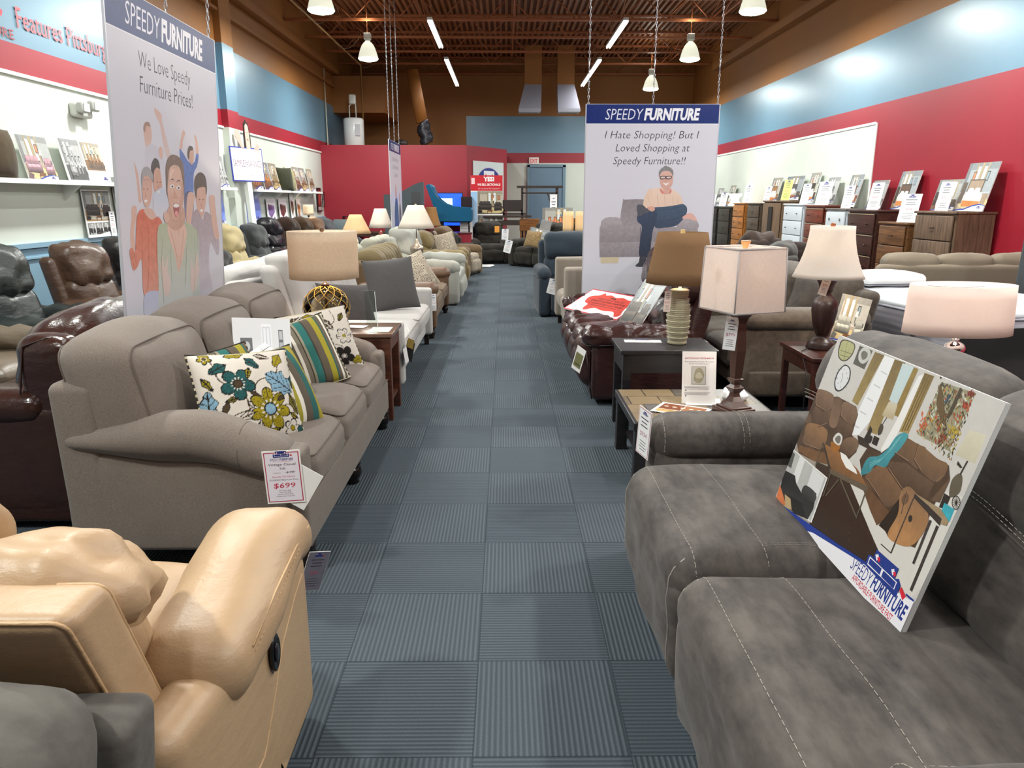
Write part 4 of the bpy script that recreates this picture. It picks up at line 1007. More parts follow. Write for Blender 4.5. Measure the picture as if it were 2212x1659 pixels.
# a photo board and a fabric sample book resting on it
bd = board('white board with a pale room photo standing on the taupe sofa', (-1.30, 3.90, .60), lay(-.98, .40, .12), .31, .40, 5, 'sofa', (150, 145, 135), .008, group='boards resting on sofas', style='pale')
t = thing('sample_sheet', 'sheet of grey lined fabric samples between two striped pillows', 'paper sheet', (-1.15, 3.83, .56), rot=lay(-.85, .75, -.45))
m = MB()
def f(x, y, z): return (x, y + .5 * (z - .2) ** 2 - .02, z)
m.soft((0, 0, .17), (.3, .006, .34), .0028, m=12, f=f); m.build('sheet', PAPER, t)
m = MB()
for k in range(6): m.tube([f(-.145 + .0 * j, -.006, .03 + k * .055 + .0 * j) if j == 0 else f(-.145 + .29 * j / 6, -.0052, .03 + k * .055) for j in range(7)], .0012, 4)
for k in range(3): m.tube([f(-.1 + k * .1, -.0052, .02 + .31 * j / 8) for j in range(9)], .0006, 4)
m.build('ruled_lines', plain((60, 60, 66)), t)
# price card on the front of the sofa arm (readable)
Fc = Matrix.Translation((-.905, 2.855, .385)) @ rotz(.02) @ rotx(-.04) @ roty(-.055)
t = thing('price_card', 'white price card with red border reading $699 on the taupe sofa arm', 'price card', (0, 0, 0)); t.matrix_world = Fc
cw, ch = .155, .225
m = MB(); m.box((0, .001, ch / 2), (cw, .002, ch)); m.build('sheet', PAPER, t)
m = MB(); m.box((.0, .005, .09), (.15, .002, .17), M=T4(0, 0, .0) @ roty(.6)); m.build('second_sheet', PAPER, t)
p = Print(.0002); p.rect(-cw * .46, ch * .03, cw * .46, ch * .97, (176, 52, 82)); p.rect(-cw * .435, ch * .046, cw * .435, ch * .954, (232, 226, 236))
logo(p, 0, ch * .875, cw * .62, True)
K = (40, 36, 44)
p.text('Vintage Casual', 0, ch * .72, ch * .047, K, .004, .12, cw * .72); p.text('Sofa', 0, ch * .645, ch * .047, K, .004, .12); p.text('Compare at:', -cw * .16, ch * .575, ch * .02, K, 0, .1); p.text('$1747', cw * .2, ch * .57, ch * .04, K, .004, .1)
p.rect(cw * .06, ch * .585, cw * .34, ch * .589, K)
p.text('Speedy Furniture', 0, ch * .495, ch * .034, (196, 84, 110), 0, .15, cw * .6); p.text('GUARANTEED Low Price', 0, ch * .435, ch * .03, K, 0, .1, cw * .76)
p.text('$699', 0, ch * .295, ch * .095, (190, 42, 74), .006, .1, cw * .58)
for i, s in enumerate(('64" Loveseat $689', 'Chair & Half $489', 'Ottoman 40"x24" $219', 'Armless Accent Chair $319')): p.text(s, 0, ch * (.235 - i * .036), ch * .021, K, 0, .2)
p.build('printed_face', t, (0, -.0003, 0))

# ---- end table with the glass globe lamp
mCherry = wood((84, 48, 34), .35, 1); mSlate = wood((120, 112, 96), .3)
end_table('cherry wood end table with glass top under the globe lamp', (-1.12, 5.53, 0), RZL, .50, .60, .66, mCherry, plain((118, 92, 78), .12), leg=.06, apron=.1, name='end_table', group='end tables left of the aisle')
t = thing('paper_notice', 'pale green notice lying on the cherry end table', 'paper sheet', (-.93, 5.45, .661)); m = MB(); m.box((0, 0, .001), (.15, .2, .002)); m.build('sheet', plain((196, 220, 206)), t)
p = Print(.0003); [p.rect(-.05, -.07 + k * .02, .05, -.066 + k * .02, (150, 160, 160)) for k in range(8)]; p.build('printed_face', t, (0, 0, .003), (-PI / 2, 0, 0))
card('price_sheet', 'long white sheet lying flat behind the green notice on the cherry table', (-1.06, 5.56, .664), (-PI / 2, 0, 1.4), .11, .26)
t = thing('acrylic_sign_holder', 'clear leaning acrylic sign holder on the cherry end table', 'sign holder', (-1.0, 5.5, .662), rot=(-.35, 0, .3))
m = MB(); m.box((0, 0, .15), (.08, .003, .28)); m.build('pane', glass((240, 246, 244), .02, .95), t); m = MB(); m.box((.04, 0, .14), (.004, .005, .28)); m.build('edge', plain((190, 196, 200), .2), t)
mGold = plain((190, 150, 50), .4, .2)
def globe(t):
    m = MB(); R = .165
    m.lathe([(.05, .01), (.09, .02)] + [(R * math.sin(a) * 1.0, .165 + -R * .95 * math.cos(a)) for a in [.6 + (PI - .85) * i / 18 for i in range(19)]] + [(.035, .325)], n=36); m.build('glass_globe', glass((238, 232, 214), .02, .93), t)
    m = MB(); n = 11
    for s in (-1, 1):
        for k in range(n):
            pts = []
            for i in range(25):
                a = .28 + (PI - .45) * i / 24; ph = 2 * PI * k / n + s * (i / 24.0) * PI * .85 + .03 * math.sin(i * 1.2 * s)
                r = R * 1.035 * math.sin(a); pts.append((r * math.cos(ph), r * math.sin(ph), .165 - R * .98 * math.cos(a)))
            m.tube(pts, .0021, 5)
    m.build('rope_net', mGold, t)
    m = MB(); m.lathe([(.07, 0), (.075, .012), (.03, .02)], n=24); m.tube([(0, 0, .02), (0, 0, .36)], .009, 8); m.lathe([(.03, .32), (.034, .335), (.012, .35)], n=16); m.build('base_fitting', plain((66, 44, 34), .3, .4), t)
table_lamp('large oatmeal drum lamp on a glass globe wrapped in golden net', (-1.325, 5.46, .66), [(.02, .35)], (.248, .248), .385, .335, shade_mat((216, 202, 184), .45), None, 12, body=globe, fin=('ball', plain((90, 66, 52), .1, .5)))
# ---- white sofa
mIvory = fabric((184, 180, 177), weave=500, var=.06); mIvP = fabric((160, 152, 146), var=.05)
seating('sofa', 'ivory sofa with pillowy seats and track arms holding charcoal pillows', 'sofa', (-1.33, 7.13, 0), RZL, 2.5, 1.04, 2, .47, .64, .15, 1.15, mIvory, arm='track', back='tight', feet='block', lean=.26, piping=mIvP)
mChar = fabric((84, 82, 82), var=.15)
pillow('throw_pillow', 'large square charcoal pillow standing on the ivory sofa', (-1.12, 7.55, .50), lay(-1.1, .30, -.06), (.54, .54), mChar, .16, group='charcoal pillows on the ivory sofa')
pillow('throw_pillow', 'dark charcoal pillow leaning by the lamp on the ivory sofa', (-1.32, 6.35, .50), lay(-.85, .6, .12), (.50, .46), fabric((66, 61, 60)), .18, group='charcoal pillows on the ivory sofa')
t = thing('fabric_tag', 'black hang tag with gold label and white slip on the ivory sofa arm', 'hang tag', (-.785, 5.93, .40), rot=(0, 0, 1.15))
m = MB(); m.box((0, 0, 0), (.12, .004, .16), M=roty(.4)); m.build('black_card', plain((24, 22, 22), .3), t)
m = MB(); m.box((-.015, -.006, .06), (.1, .003, .075), M=roty(.4)); m.build('gold_label', plain((150, 126, 60), .4, .3), t)
m = MB(); m.box((-.075, -.009, 0), (.055, .002, .13), M=roty(-.25)); m.build('white_slip', PAPER, t)
m = MB(); m.tube([(0, 0, .08), (.01, 0, .14), (0, .01, .2)], .0015, 5); m.build('string', PAPER, t)
# ivory sofa standing back to back behind it
seating('sofa', 'ivory sofa standing back to back behind the first ivory sofa', 'sofa', (-2.75, 7.2, 0), RZR, 2.3, .98, 2, .46, .66, .2, 1.0, mIvory, arm='track', back='cushion', feet='none', lean=.2, piping=mIvP)
# ---- brown fabric sofa
mTan = fabric((104, 84, 62), var=.16); mBrnL = leather((98, 72, 52), .5)
seating('sofa', 'brown sofa with rolled arms and olive tan channelled back cushions', 'sofa', (-1.29, 9.7, 0), RZL, 2.2, 1.0, 2, .46, .66, .26, .93, mTan, mat2=mBrnL, arm='roll', back='none', feet='bun', lean=.22, piping=mTan, rows=1)
t = COL.objects[-1].parent
mOl = fabric((108, 94, 66), var=.14)
for i in range(2):
    m = MB(); x = -.42 + i * .84
    for q in range(4): m.soft((x - .3 + q * .2, .25, .72), (.23, .32, .56), .09, (0, .03, .02), f=lambda a, b, c: (a, b + (c - .46) * .22, c), wr=.02, seed=q + i * 7)
    m.build('back_cushion', mOl, t)
m = MB(); m.soft((0, .42, .5), (1.9, .16, .8), .06); m.build('back_frame', mTan, t)
def medallion():
    t = NT('medallion_cloth'); v = t.co((6.5, 6.5, 6.5)); vo = t.n('ShaderNodeTexVoronoi', feature='F1'); t.l(v, vo.inputs['Vector']); vo.inputs['Randomness'].default_value = .25
    d = vo.outputs['Distance']; r = t.math('SINE', t.math('MULTIPLY', d, 17.0)); nz = t.noise(t.co(), 90, 2)
    f = t.math('ADD', r, t.math('MULTIPLY', t.math('SUBTRACT', nz, .5), 2.0))
    t.l(t.ramp(f, [(.4, lin((176, 164, 146))), (.55, lin((72, 60, 52)))], 'CONSTANT'), t.b.inputs['Base Color']); t.b.inputs['Roughness'].default_value = .9; return t.m
mMed = medallion()
pillow('throw_pillow', 'cream pillow with brown ring medallions on the brown sofa', (-1.0, 9.25, .50), lay(-1.05, .5, -.35), (.50, .50), mMed, .16, group='pillows on the brown sofa')
pillow('throw_pillow', 'plain bronze pillow half behind the medallion pillow', (-1.22, 9.15, .50), lay(-.9, .65, .2), (.48, .42), leather((92, 72, 48), .45), .17, group='pillows on the brown sofa')
board('small photo board lying against the brown sofa back', (-1.38, 9.6, .60), lay(-.8, .5, .1), .34, .3, 31, 'sofa', t=.006, group='boards resting on sofas')
card('hang_tag', 'white tag hanging at the near arm of the brown sofa', (-.84, 8.585, .34), (0, 0, .3), .07, .2)
# end table + silver lamp + further lamps
end_table('dark end table under the silver based lamp', (-1.33, 11.1, 0), RZL, .5, .5, .58, wood((60, 42, 34)), name='end_table', group='end tables left of the aisle')
mShW = shade_mat((244, 238, 230), .55, var=.02)
table_lamp('white empire shade lamp on a brushed silver urn base', (-1.31, 11.1, .59), [(.07, 0), (.075, .01), (.05, .03), (.06, .1), (.1, .3), (.095, .34), (.04, .37), (.02, .42), (.015, .45)], (.27, .115), .60, .33, mShW, plain((160, 150, 138), .3, .7), 14, group='white empire lamps', fin=('ball', plain((200, 190, 170), .3, .5)))
seating('recliner_loveseat', 'pale grey plush reclining loveseat beyond the brown sofa', 'loveseat', (-1.22, 12.42, 0), RZL, 1.95, 1.05, 2, .47, .68, .28, 1.1, fabric((160, 160, 152), var=.1), arm='pad', back='recliner', lean=.24, wr=.02)
end_table('dark side table between the pale grey and camel loveseats', (-1.35, 13.75, 0), RZL, .5, .5, .58, wood((60, 42, 34)), name='end_table', group='end tables left of the aisle')
table_lamp('white lamp with a dark red jar base among the far sofas', (-2.42, 14.7, .62), [(.06, 0), (.07, .01), (.05, .03), (.1, .1), (.12, .2), (.08, .3), (.03, .36), (.015, .40)], (.235, .11), .45, .36, mShW, plain((80, 30, 28), .2), 13, group='white empire lamps')
end_table('low side table under the red jar lamp', (-2.42, 14.7, 0), RZL, .5, .5, .62, wood((70, 50, 40)), name='end_table', group='end tables left of the aisle')
table_lamp('cream empire lamp nearest the laptop desk', (-2.27, 11.5, .66), [(.07, 0), (.08, .012), (.03, .03), (.05, .12), (.03, .3), (.015, .36)], (.225, .09), .44, .28, shade_mat((240, 216, 178), .5, var=.02), plain((180, 170, 150), .3, .3), 12, group='white empire lamps')
end_table('side table under the cream empire lamp', (-2.27, 11.5, 0), RZL, .5, .5, .66, wood((80, 56, 42)), name='end_table', group='end tables left of the aisle')
table_lamp('tan bell lamp on a turned dark post beside the blue chair', (-1.5, 15.4, .62), [(.08, 0), (.085, .012), (.04, .04), (.055, .08), (.03, .12), (.05, .18), (.025, .24), (.045, .3), (.02, .36), (.012, .44)], (.20, lambda a: .20 - .1 * (a ** .6)), .46, .37, shade_mat((176, 140, 96), .4), plain((52, 30, 26), .25), 7)
end_table('small table under the tan bell lamp', (-1.5, 15.4, 0), RZL, .45, .45, .62, wood((50, 34, 30)), name='end_table', group='end tables left of the aisle')
seating('recliner_loveseat', 'camel and olive recliner with a patterned pillow, past the pale grey loveseat', 'recliner', (-1.22, 14.62, 0), RZL, 1.15, 1.0, 1, .46, .66, .28, .95, fabric((118, 98, 66)), mat2=fabric((128, 112, 78)), arm='pad', back='recliner', wr=.02, lean=.2)
pillow('throw_pillow', 'patterned pillow on the camel recliner', (-1.1, 14.75, .5), lay(-1.1, .4, -.2), (.5, .5), mMed, .15)
# second row behind (between the aisle row and the wall)
seating('sofa', 'pale seafoam tufted sofa behind the cream empire lamp', 'sofa', (-2.55, 9.9, 0), RZR, 2.2, .98, 3, .46, .64, .2, .96, fabric((176, 176, 162)), arm='roll', back='channel', lean=.2, wr=.02)
seating('sofa', 'cream and grey channel back sofa behind the brown sofa', 'sofa', (-2.6, 13.1, 0), RZR, 2.1, .98, 3, .46, .64, .2, .94, fabric((168, 166, 152)), arm='roll', back='channel', lean=.2, wr=.02)
seating('armchair', 'brown armchair with medallion fabric beside the tan bell lamp', 'armchair', (-1.05, 16.45, 0), RZL - .3, .95, .9, 1, .45, .62, .2, 1.0, mMed, mat2=mTan, back='recliner', rows=1, wr=.01)

# ---- brown leather sofa turned to the wall
mOx = leather((54, 31, 24), .22, (32, 18, 15), .35, .2)
def oxblood():
    t = thing('sofa', 'glossy oxblood leather sofa turned towards the left wall', 'sofa', (-2.56, 4.55, 0), RZR)
    w, d = 2.3, 1.02
    m = MB(); m.soft((0, 0, .27), (w - .04, d - .06, .46), .03); m.build('base', mOx, t)
    m = MB(); m.soft((0, d / 2 - .075, .49), (w - .3, .13, .86), .022, m=8); m.soft((0, d / 2 - .08, .905), (w - .26, .16, .05), .02, m=6); m.build('back_frame', mOx, t)
    for i in range(2):
        x = -.5 + i * 1.0
        m = MB(); m.soft((x, -.1, .43), (.98, .8, .2), .07, (0, .01, .03), wr=.012); m.build('seat_cushion', mOx, t)
        m = MB(); m.soft((x, d / 2 - .27, .79), (1.0, .34, .46), .13, (0, .06, .045), m=9, f=lambda a, b, c: (a, b + (c - .5) * .22, c), wr=.035, wf=5, seed=i); m.build('back_cushion', mOx, t)
    for s in (-1, 1):
        x = s * (w / 2 - .12)
        m = MB(); m.soft((x, -.02, .36), (.2, d - .08, .56), .05, (.01, 0, .0), m=6); m.soft((x, -.06, .63), (.25, d - .2, .16), .075, (.01, 0, .01), wr=.012)
        m.soft((x, d / 2 - .16, .62), (.17, .28, .68), .06, (.0, 0, .02), f=lambda a, b, c: (a, b - .12 * sm((.6 - c) / .5) + .02, c), m=6, wr=.01); o = m.build('arm', mOx, t)
        m = MB(); m.tube([(x + s * .09, d / 2 - .3, .2), (x + s * .092, d / 2 - .28, .6), (x + s * .085, d / 2 - .22, .93), (x + s * .05, d / 2 - .12, .965), (x + s * .01, d / 2 - .02, .94)], .005, 6); m.build('arm_seam', plain((40, 18, 15), .4), o)
    return t
oxblood()

# ---- cream leather reclining loveseat in the near left corner, seen from behind
mCream = leather((182, 153, 119), .44, (168, 138, 106), .22, .04); mCrP = leather((190, 156, 116), .45)
def cream():
    t = thing('recliner_loveseat', 'cream leather recliner with an oval black button on its side', 'recliner', (-1.25, 1.62, 0), PI)
    # local: x -> -x world, front (-y) -> +y world. outer side towards the aisle is local -x
    hw = .645
    m = MB(); m.soft((0, -.05, .27), (1.1, .72, .4), .04); m.build('base', mCream, t)
    m = MB(); m.soft((0, -.16, .44), (.80, .62, .2), .08, (0, .02, .03), wr=.01); m.build('seat_cushion', mCream, t)
    for s in (-1, 1):
        def side(x_, y_, z_): return (x_ + s * (-.03) * sm((y_ - .1) / .4), y_ - .16 * sm((.32 - z_) / .35) * (1 if y_ > 0 else 0), z_ + .0)
        x = s * (hw - .075); m = MB()
        m.soft((x, -.02, .315), (.14, .88, .56), .055, (.012, 0, .0), m=9, f=side)
        def pad(x_, y_, z_): return (x_ + s * .012, y_, z_ + .085 * sm((-y_ + .12) / .42) - .03 * sm((-y_ - .3) / .15))
        m.soft((x - s * .035, -.12, .575), (.25, .66, .17), .08, (.02, .01, .03), m=11, f=pad, wr=.012, wf=7)
        o = m.build('arm', mCream, t); ms_ = m; m = MB()
        xo = x + s * .078
        pts = [(xo - s * .012, .25, .60), (xo + s * .006, .12, .61), (xo + s * .01, -.05, .655), (xo + s * .01, -.22, .69), (xo + s * .004, -.36, .685), (xo - s * .01, -.44, .62), (xo - s * .012, -.46, .5)]
        if s < 0:
            q1 = ms_.drape([(0, a_, b_) for _, a_, b_ in pts[1:-1]], 0, (1, 0, 0), 1.2); m.tube(q1, .0032, 6)
            m.stitch(ms_.drape([(0, a_, b_ - .012) for _, a_, b_ in pts[1:-1]], .0005, (1, 0, 0), 1.2), .0012)
        pts = [(xo - s * .002, .33, .37), (xo - s * .001, .25, .30), (xo, .16, .262), (xo + s * .003, .06, .262), (xo + s * .005, -.03, .34), (xo + s * .006, -.14, .44), (xo + s * .004, -.3, .5), (xo - s * .004, -.43, .53)]
        if s < 0:
            m.tube(ms_.drape([(0, pts[i][1] + (pts[i + 1][1] - pts[i][1]) * j / 3, pts[i][2] + (pts[i + 1][2] - pts[i][2]) * j / 3) for i in range(7) for j in range(3)], 0, (1, 0, 0), 1.2), .003, 6); m.build('arm_seam', mCrP, o)
        if s < 0:
            M = T4(xo + s * .006, -.06, .475) @ roty(-PI / 2 * 1) @ Matrix.Diagonal((1, .62, 1, 1))
            m = MB(); m.lathe([(.05, 0), (.052, .006), (.044, .009), (.036, .005), (0, .006)], n=28, M=M); o2 = m.build('recline_button', plain((22, 22, 24), .3), t)
            m = MB(); m.lathe([(.026, .006), (.024, .011), (0, .012)], n=24, M=M); m.build('button_cap', plain((34, 34, 38), .25), o2)
    # leaned back: outer shell and cushions
    K = .42
    def bk(x_, y_, z_): return (x_ * (1 - .16 * sm((.55 - z_) / .4) * 0), y_ + (z_ - .42) * K, z_)
    m = MB(); m.soft((-.005, .235, .62), (1.03, .15, .60), .035, (0, .01, 0), m=8, f=bk); o = m.build('back_shell', mCream, t)
    m = MB()
    for sd in (-1, 1): m.tube(seam((-.005, .235, .62), (1.03, .15, .60), .035, (0, .01, 0), bk, 1, sd, 10, .0), .0042, 6, closed=True)
    m.build('piping', mCrP, o)
    m = MB()
    def bc(x_, y_, z_): return (x_, y_ + (z_ - .42) * (K - .02) - .02, z_)
    m.soft((.0, .09, .60), (.92, .2, .42), .09, (0, .05, 0), m=8, f=bc, wr=.02); m.build('lumbar_cushion', mCream, t)
    for (x, w_, dz, nm, sd, yy) in ((-.325, .36, -.02, 'side_wing', 2, .10), (.12, .60, .12, 'head_cushion', 5, .05)):
        m = MB(); m.soft((x, yy, .825 + dz / 2), (w_, .30, .25 + dz), .115, (.01, .05, .03), m=13, f=bc, wr=.05, wf=9, seed=sd); m.build(nm, mCream, t)
    return t
cream()
card('hang_tag', 'grey card hanging at the front of the cream recliner', (-.625, 2.12, .40), (.1, .35, .9), .085, .13, border=None, tint=(110, 108, 122))
# ---- grey suede recliner right in the bottom left corner
mGreyS = suede((104, 100, 94), (74, 71, 67))
def greychair():
    t = thing('recliner', 'grey suede recliner back in the bottom left corner', 'recliner', (-1.12, .83, 0), PI)
    m = MB(); m.soft((0, -.05, .26), (.95, .6, .42), .05); m.build('base', mGreyS, t)
    for s in (-1, 1): m = MB(); m.soft((s * .40, -.12, .28), (.16, .58, .44), .07, (0, 0, .02)); m.build('arm', mGreyS, t)
    def bk(x_, y_, z_): return (x_, y_ - .14 + (z_ - .42) * -.22, z_)
    m = MB(); m.soft((0, -.1, .49), (.96, .12, .48), .03, m=7, f=bk); m.build('back_shell', mGreyS, t)
    for (x, w_, sd) in ((-.24, .42, 1), (.25, .42, 2)):
        G_ = ((x, .04, .645), (w_, .22, .34), .1, (.01, .04, .03)); m = MB(); m.soft(*G_, m=9, f=bk, wr=.012, wf=7, seed=sd); o = m.build('head_cushion', mGreyS, t)
        m = MB(); m.tube(seam(*G_, bk, 1, 1, 10, .003), .004, 6, closed=True); m.build('piping', plain((62, 59, 56), .8), o)
    return t
greychair()

# ---- recliners along the left wall (facing the aisle)
def rec(lab, x, y, col, kind='leather', w=.98, bh=1.1, rz=RZL, rough=.35, mat2=None, cat='recliner', rows=2, wr=.025, n=1, group='recliners along the left wall', ah=.64, d=.98, lean=.22, aw=.2, sh=.47):
    m = leather(col, rough, var=.12) if kind == 'leather' else fabric(col)
    return seating('recliner' if n == 1 else 'reclining_loveseat', lab, cat, (x, y, 0), rz, w, d, n, sh, ah, aw, bh, m, mat2=mat2, arm='pad', back='recliner', rows=rows, wr=wr, group=group, lean=lean)
rec('black leather recliner with a plump rounded back by the left wall', -4.02, 6.45, (30, 36, 36), rough=.3, bh=1.17)
rec('dark brown leather recliner beside the black one', -3.92, 7.62, (72, 52, 40), rough=.32, bh=1.12)
rec('olive brown leather recliner at the left picture edge', -3.85, 5.25, (96, 84, 70), rough=.4, bh=.98, rz=RZL - .1)
rec('black recliner partly hidden behind the crowd banner', -4.0, 8.75, (34, 30, 30), bh=1.12)
rec('charcoal recliner with white tag, right of the crowd banner', -3.5, 9.9, (44, 40, 38), 'fabric', bh=.92)
rec('pale beige recliner, first right of the crowd banner', -4.15, 11.0, (176, 168, 144), 'fabric', bh=1.2)
rec('yellowish beige recliner with a separate head pillow', -4.1, 12.25, (170, 156, 118), 'fabric', bh=1.14)
rec('slate grey recliner with a smooth wide back', -4.1, 13.5, (62, 64, 66), 'fabric', bh=1.12)
rec('shiny black puffy recliner', -4.2, 14.85, (34, 32, 36), rough=.25, bh=1.18, rows=3)
rec('dark chocolate recliner, the nearer of two', -4.2, 16.1, (58, 42, 34), 'fabric', bh=1.16, rows=3)
rec('chocolate brown recliner next to the tan one', -4.2, 17.2, (74, 56, 40), 'fabric', bh=1.14, rows=3)
rec('tan brown recliner near the far left corner', -4.2, 18.3, (110, 82, 62), 'fabric', bh=1.12)
rec('blue grey recliner, last in the wall row', -4.2, 19.35, (78, 80, 84), 'fabric', bh=1.08)
card('sample_card', 'pair of fabric sample cards on the dark brown wall recliner', (-3.72, 7.72, .66), lay(0, .3), .12, .1, border=None)
card('hang_tag', 'white tag on the charcoal recliner', (-3.06, 9.35, .55), lay(-.8, .1, .15), .07, .24)
end_table('low table with white leaflets between recliners', (-3.1, 8.3, 0), 0, .6, .6, .5, wood((70, 54, 44)), name='end_table', group='end tables left of the aisle')
for i, (dx, dy, r) in enumerate(((-.12, -.1, .2), (.1, .08, -.4))): card('leaflet', ('first', 'second')[i] + ' white leaflet lying on the low table between recliners', (-3.1 + dx, 8.25 + dy, .503), (-PI / 2, 0, r), .16, .22, border=None)
# ---- shelves on the left wall
def wallshelf(y0, y1, z, lab, d=.26):
    t = thing('wall_shelf', lab, 'shelf', (XL, (y0 + y1) / 2, z), PI / 2, 'white wall shelves'); L = y1 - y0
    m = MB(); m.box((0, -d / 2, -.012), (L, d, .024)); m.box((0, -d + .008, .005), (L, .012, .035)); m.build('shelf_board', mTrim, t)
    n = max(2, int(L / 1.2))
    for k in range(n):
        m = MB(); x = -L / 2 + L * (k + .5) / n; m.add([(x - .012, 0, -.024), (x - .012, -d * .8, -.024), (x - .012, 0, -.2), (x + .012, 0, -.024), (x + .012, -d * .8, -.024), (x + .012, 0, -.2)], [(0, 1, 2), (3, 5, 4), (0, 3, 4, 1), (1, 4, 5, 2), (0, 2, 5, 3)], 0, False); m.build('bracket', mTrim, t)
wallshelf(5.2, 13.6, 1.78, 'long white shelf of pictures on the near left wall'); wallshelf(14.5, 19.9, 1.77, 'white shelf of dining room pictures beyond the pilaster')
def wboard(y, z, w, h, lab, seed, kind='dining', style='full', pal=None, lean=.2, gray=False, x=.2):
    return board(lab, (XL + x, y, z), lay(0, lean), w, h, seed, kind, pal, style=style, gray=gray, group='photo boards along the left wall')
zs = 1.784
wboard(8.05, zs, .5, .46, 'pinkish room photo board on the near shelf, next to the brown cushion', 3, 'sofa', 'full', (170, 130, 140))
wboard(8.95, zs, .88, .50, 'wide board with two dining set photos on the near shelf', 4, 'dining', 'double')
wboard(10.35, zs, .5, .46, 'board on the near shelf partly behind the crowd banner', 6, 'dining')
wboard(11.6, zs, .5, .46, 'photo board hidden mostly by the crowd banner', 7, 'dining')
wboard(13.1, zs, .6, .55, 'grey dining photo board left of the savings sign', 8, 'dining', gray=True)
for k, (y, lab) in enumerate(((14.95, 'dining photo board directly right of the savings sign'), (15.65, 'brown room photo board, second right of the savings sign'), (16.2, 'pale dining photo board left of the moss cushions'), (17.95, 'photo board directly right of the moss cushions'), (18.5, 'slanted dark photo board near the shelf end'), (19.2, 'last photo board at the end of the far shelf'))):
    wboard(y, zs, .52 if k else .6, .56, lab, 11 + k, 'dining', pal=[(180, 110, 60), (150, 100, 60), (120, 100, 70), (90, 60, 50), (100, 80, 66), (80, 64, 54)][k])
pillow('cushion', 'brown quilted cushion on the near left shelf', (XL + .2, 7.35, zs), lay(0, .12, .1), (.5, .5), fabric((74, 60, 40)), .24)
pillow('cushion', 'dark moss cushion, left of the pair on the far shelf', (XL + .18, 16.85, zs), lay(-.5, .12, 0), (.5, .5), fabric((52, 52, 34)), .18, group='moss cushions on the shelf')
pillow('cushion', 'light patterned moss cushion, right of the pair on the far shelf', (XL + .2, 17.2, zs), lay(-.1, .14, .1), (.5, .5), fabric((120, 116, 84), var=.5, weave=120), .2, group='moss cushions on the shelf')
# boards on the chair rail ledge
zl = 1.157
wboard(9.3, zl, .62, .56, 'split board of sofa photos on the chair rail, left of the crowd banner', 21, 'sofa', 'split', (60, 52, 50), .05, x=.06)
wboard(10.1, zl, .74, .72, 'large dark sectional photo board on the chair rail', 22, 'sofa', 'full', (40, 40, 46), .05, x=.06)
wboard(13.1, zl, .7, .66, 'blue tinted sofa board left of the pilaster', 23, style='blue', lean=.05, x=.06)
wboard(14.75 + .2, zl, .95, .62, 'big glowing blue tinted sectional board right of the pilaster', 24, style='blue', lean=.05, x=.06)
wboard(16.15, zl, .6, .46, 'white board with a lilac recliner sofa', 25, style='product', pal=(150, 124, 190), lean=.05, x=.06)
wboard(17.0, zl, .6, .46, 'white board with a maroon recliner sofa', 26, style='product', pal=(110, 52, 56), lean=.05, x=.06)
wboard(17.75, zl, .3, .56, 'narrow board with two dark chairs', 27, style='product', pal=(90, 48, 44), lean=.05, x=.06)
wboard(18.3, zl, .34, .46, 'narrow board with a small tan chair photo', 28, style='product', pal=(200, 150, 100), lean=.05, x=.06)
card('price_card', 'tall white card at the split board on the chair rail', (XL + .075, 9.55, zl), lay(0, .02), .13, .3, border=None)
# wall lamp table corner lamp
table_lamp('rectangular white lamp on a dark forked base in the far left corner', (-4.42, 18.25, 1.0), [(.07, 0), (.07, .02), (.03, .04), (.02, .2), (.035, .24), (.012, .26)], (.19, .18), .24, .24, shade_mat((250, 240, 222), .55, var=.02), plain((40, 28, 24), .4), 12, ex=1.1, ey=.6, rz=PI / 2)
end_table('tall narrow stand under the corner lamp', (-4.72, 18.25, 0), RZL, .4, .3, .99, wood((50, 36, 30)), name='end_table', group='end tables left of the aisle')
for o in list(COL.objects):
    if o.get('label') == 'rectangular white lamp on a dark forked base in the far left corner': o.location = (-4.72, 18.25, 1.0)
# framed pictures in the corner
t = thing('framed_picture', 'dark framed red picture in the far left corner', 'picture', (XL + .02, 20.4, 1.32), PI / 2)
m = MB(); m.box((0, -.01, .27), (.42, .02, .62)); m.build('frame', plain((24, 18, 18), .3), t); p = Print(.0004); p.rect(-.17, .1, .17, .53, (110, 40, 44)); p.rect(-.17, -.0, .17, .09, (180, 175, 170)); p.curve([(-.12, .2), (-.05, .45), (.08, .48), (.12, .3), (0, .15)], (170, 70, 60)); p.build('picture_print', t, (0, -.021, 0))
t = thing('framed_picture', 'slim black rack frame right beside the red picture', 'picture', (XL + .03, 20.78, 1.4), PI / 2)
m = MB(); m.tube([(-.1, -.02, 0), (.1, -.02, 0), (.1, -.02, .4), (-.1, -.02, .4)], .012, 6, closed=True); m.tube([(-.1, -.02, .2), (.1, -.02, .2)], .01, 6); m.build('frame', plain((24, 18, 18), .3), t)
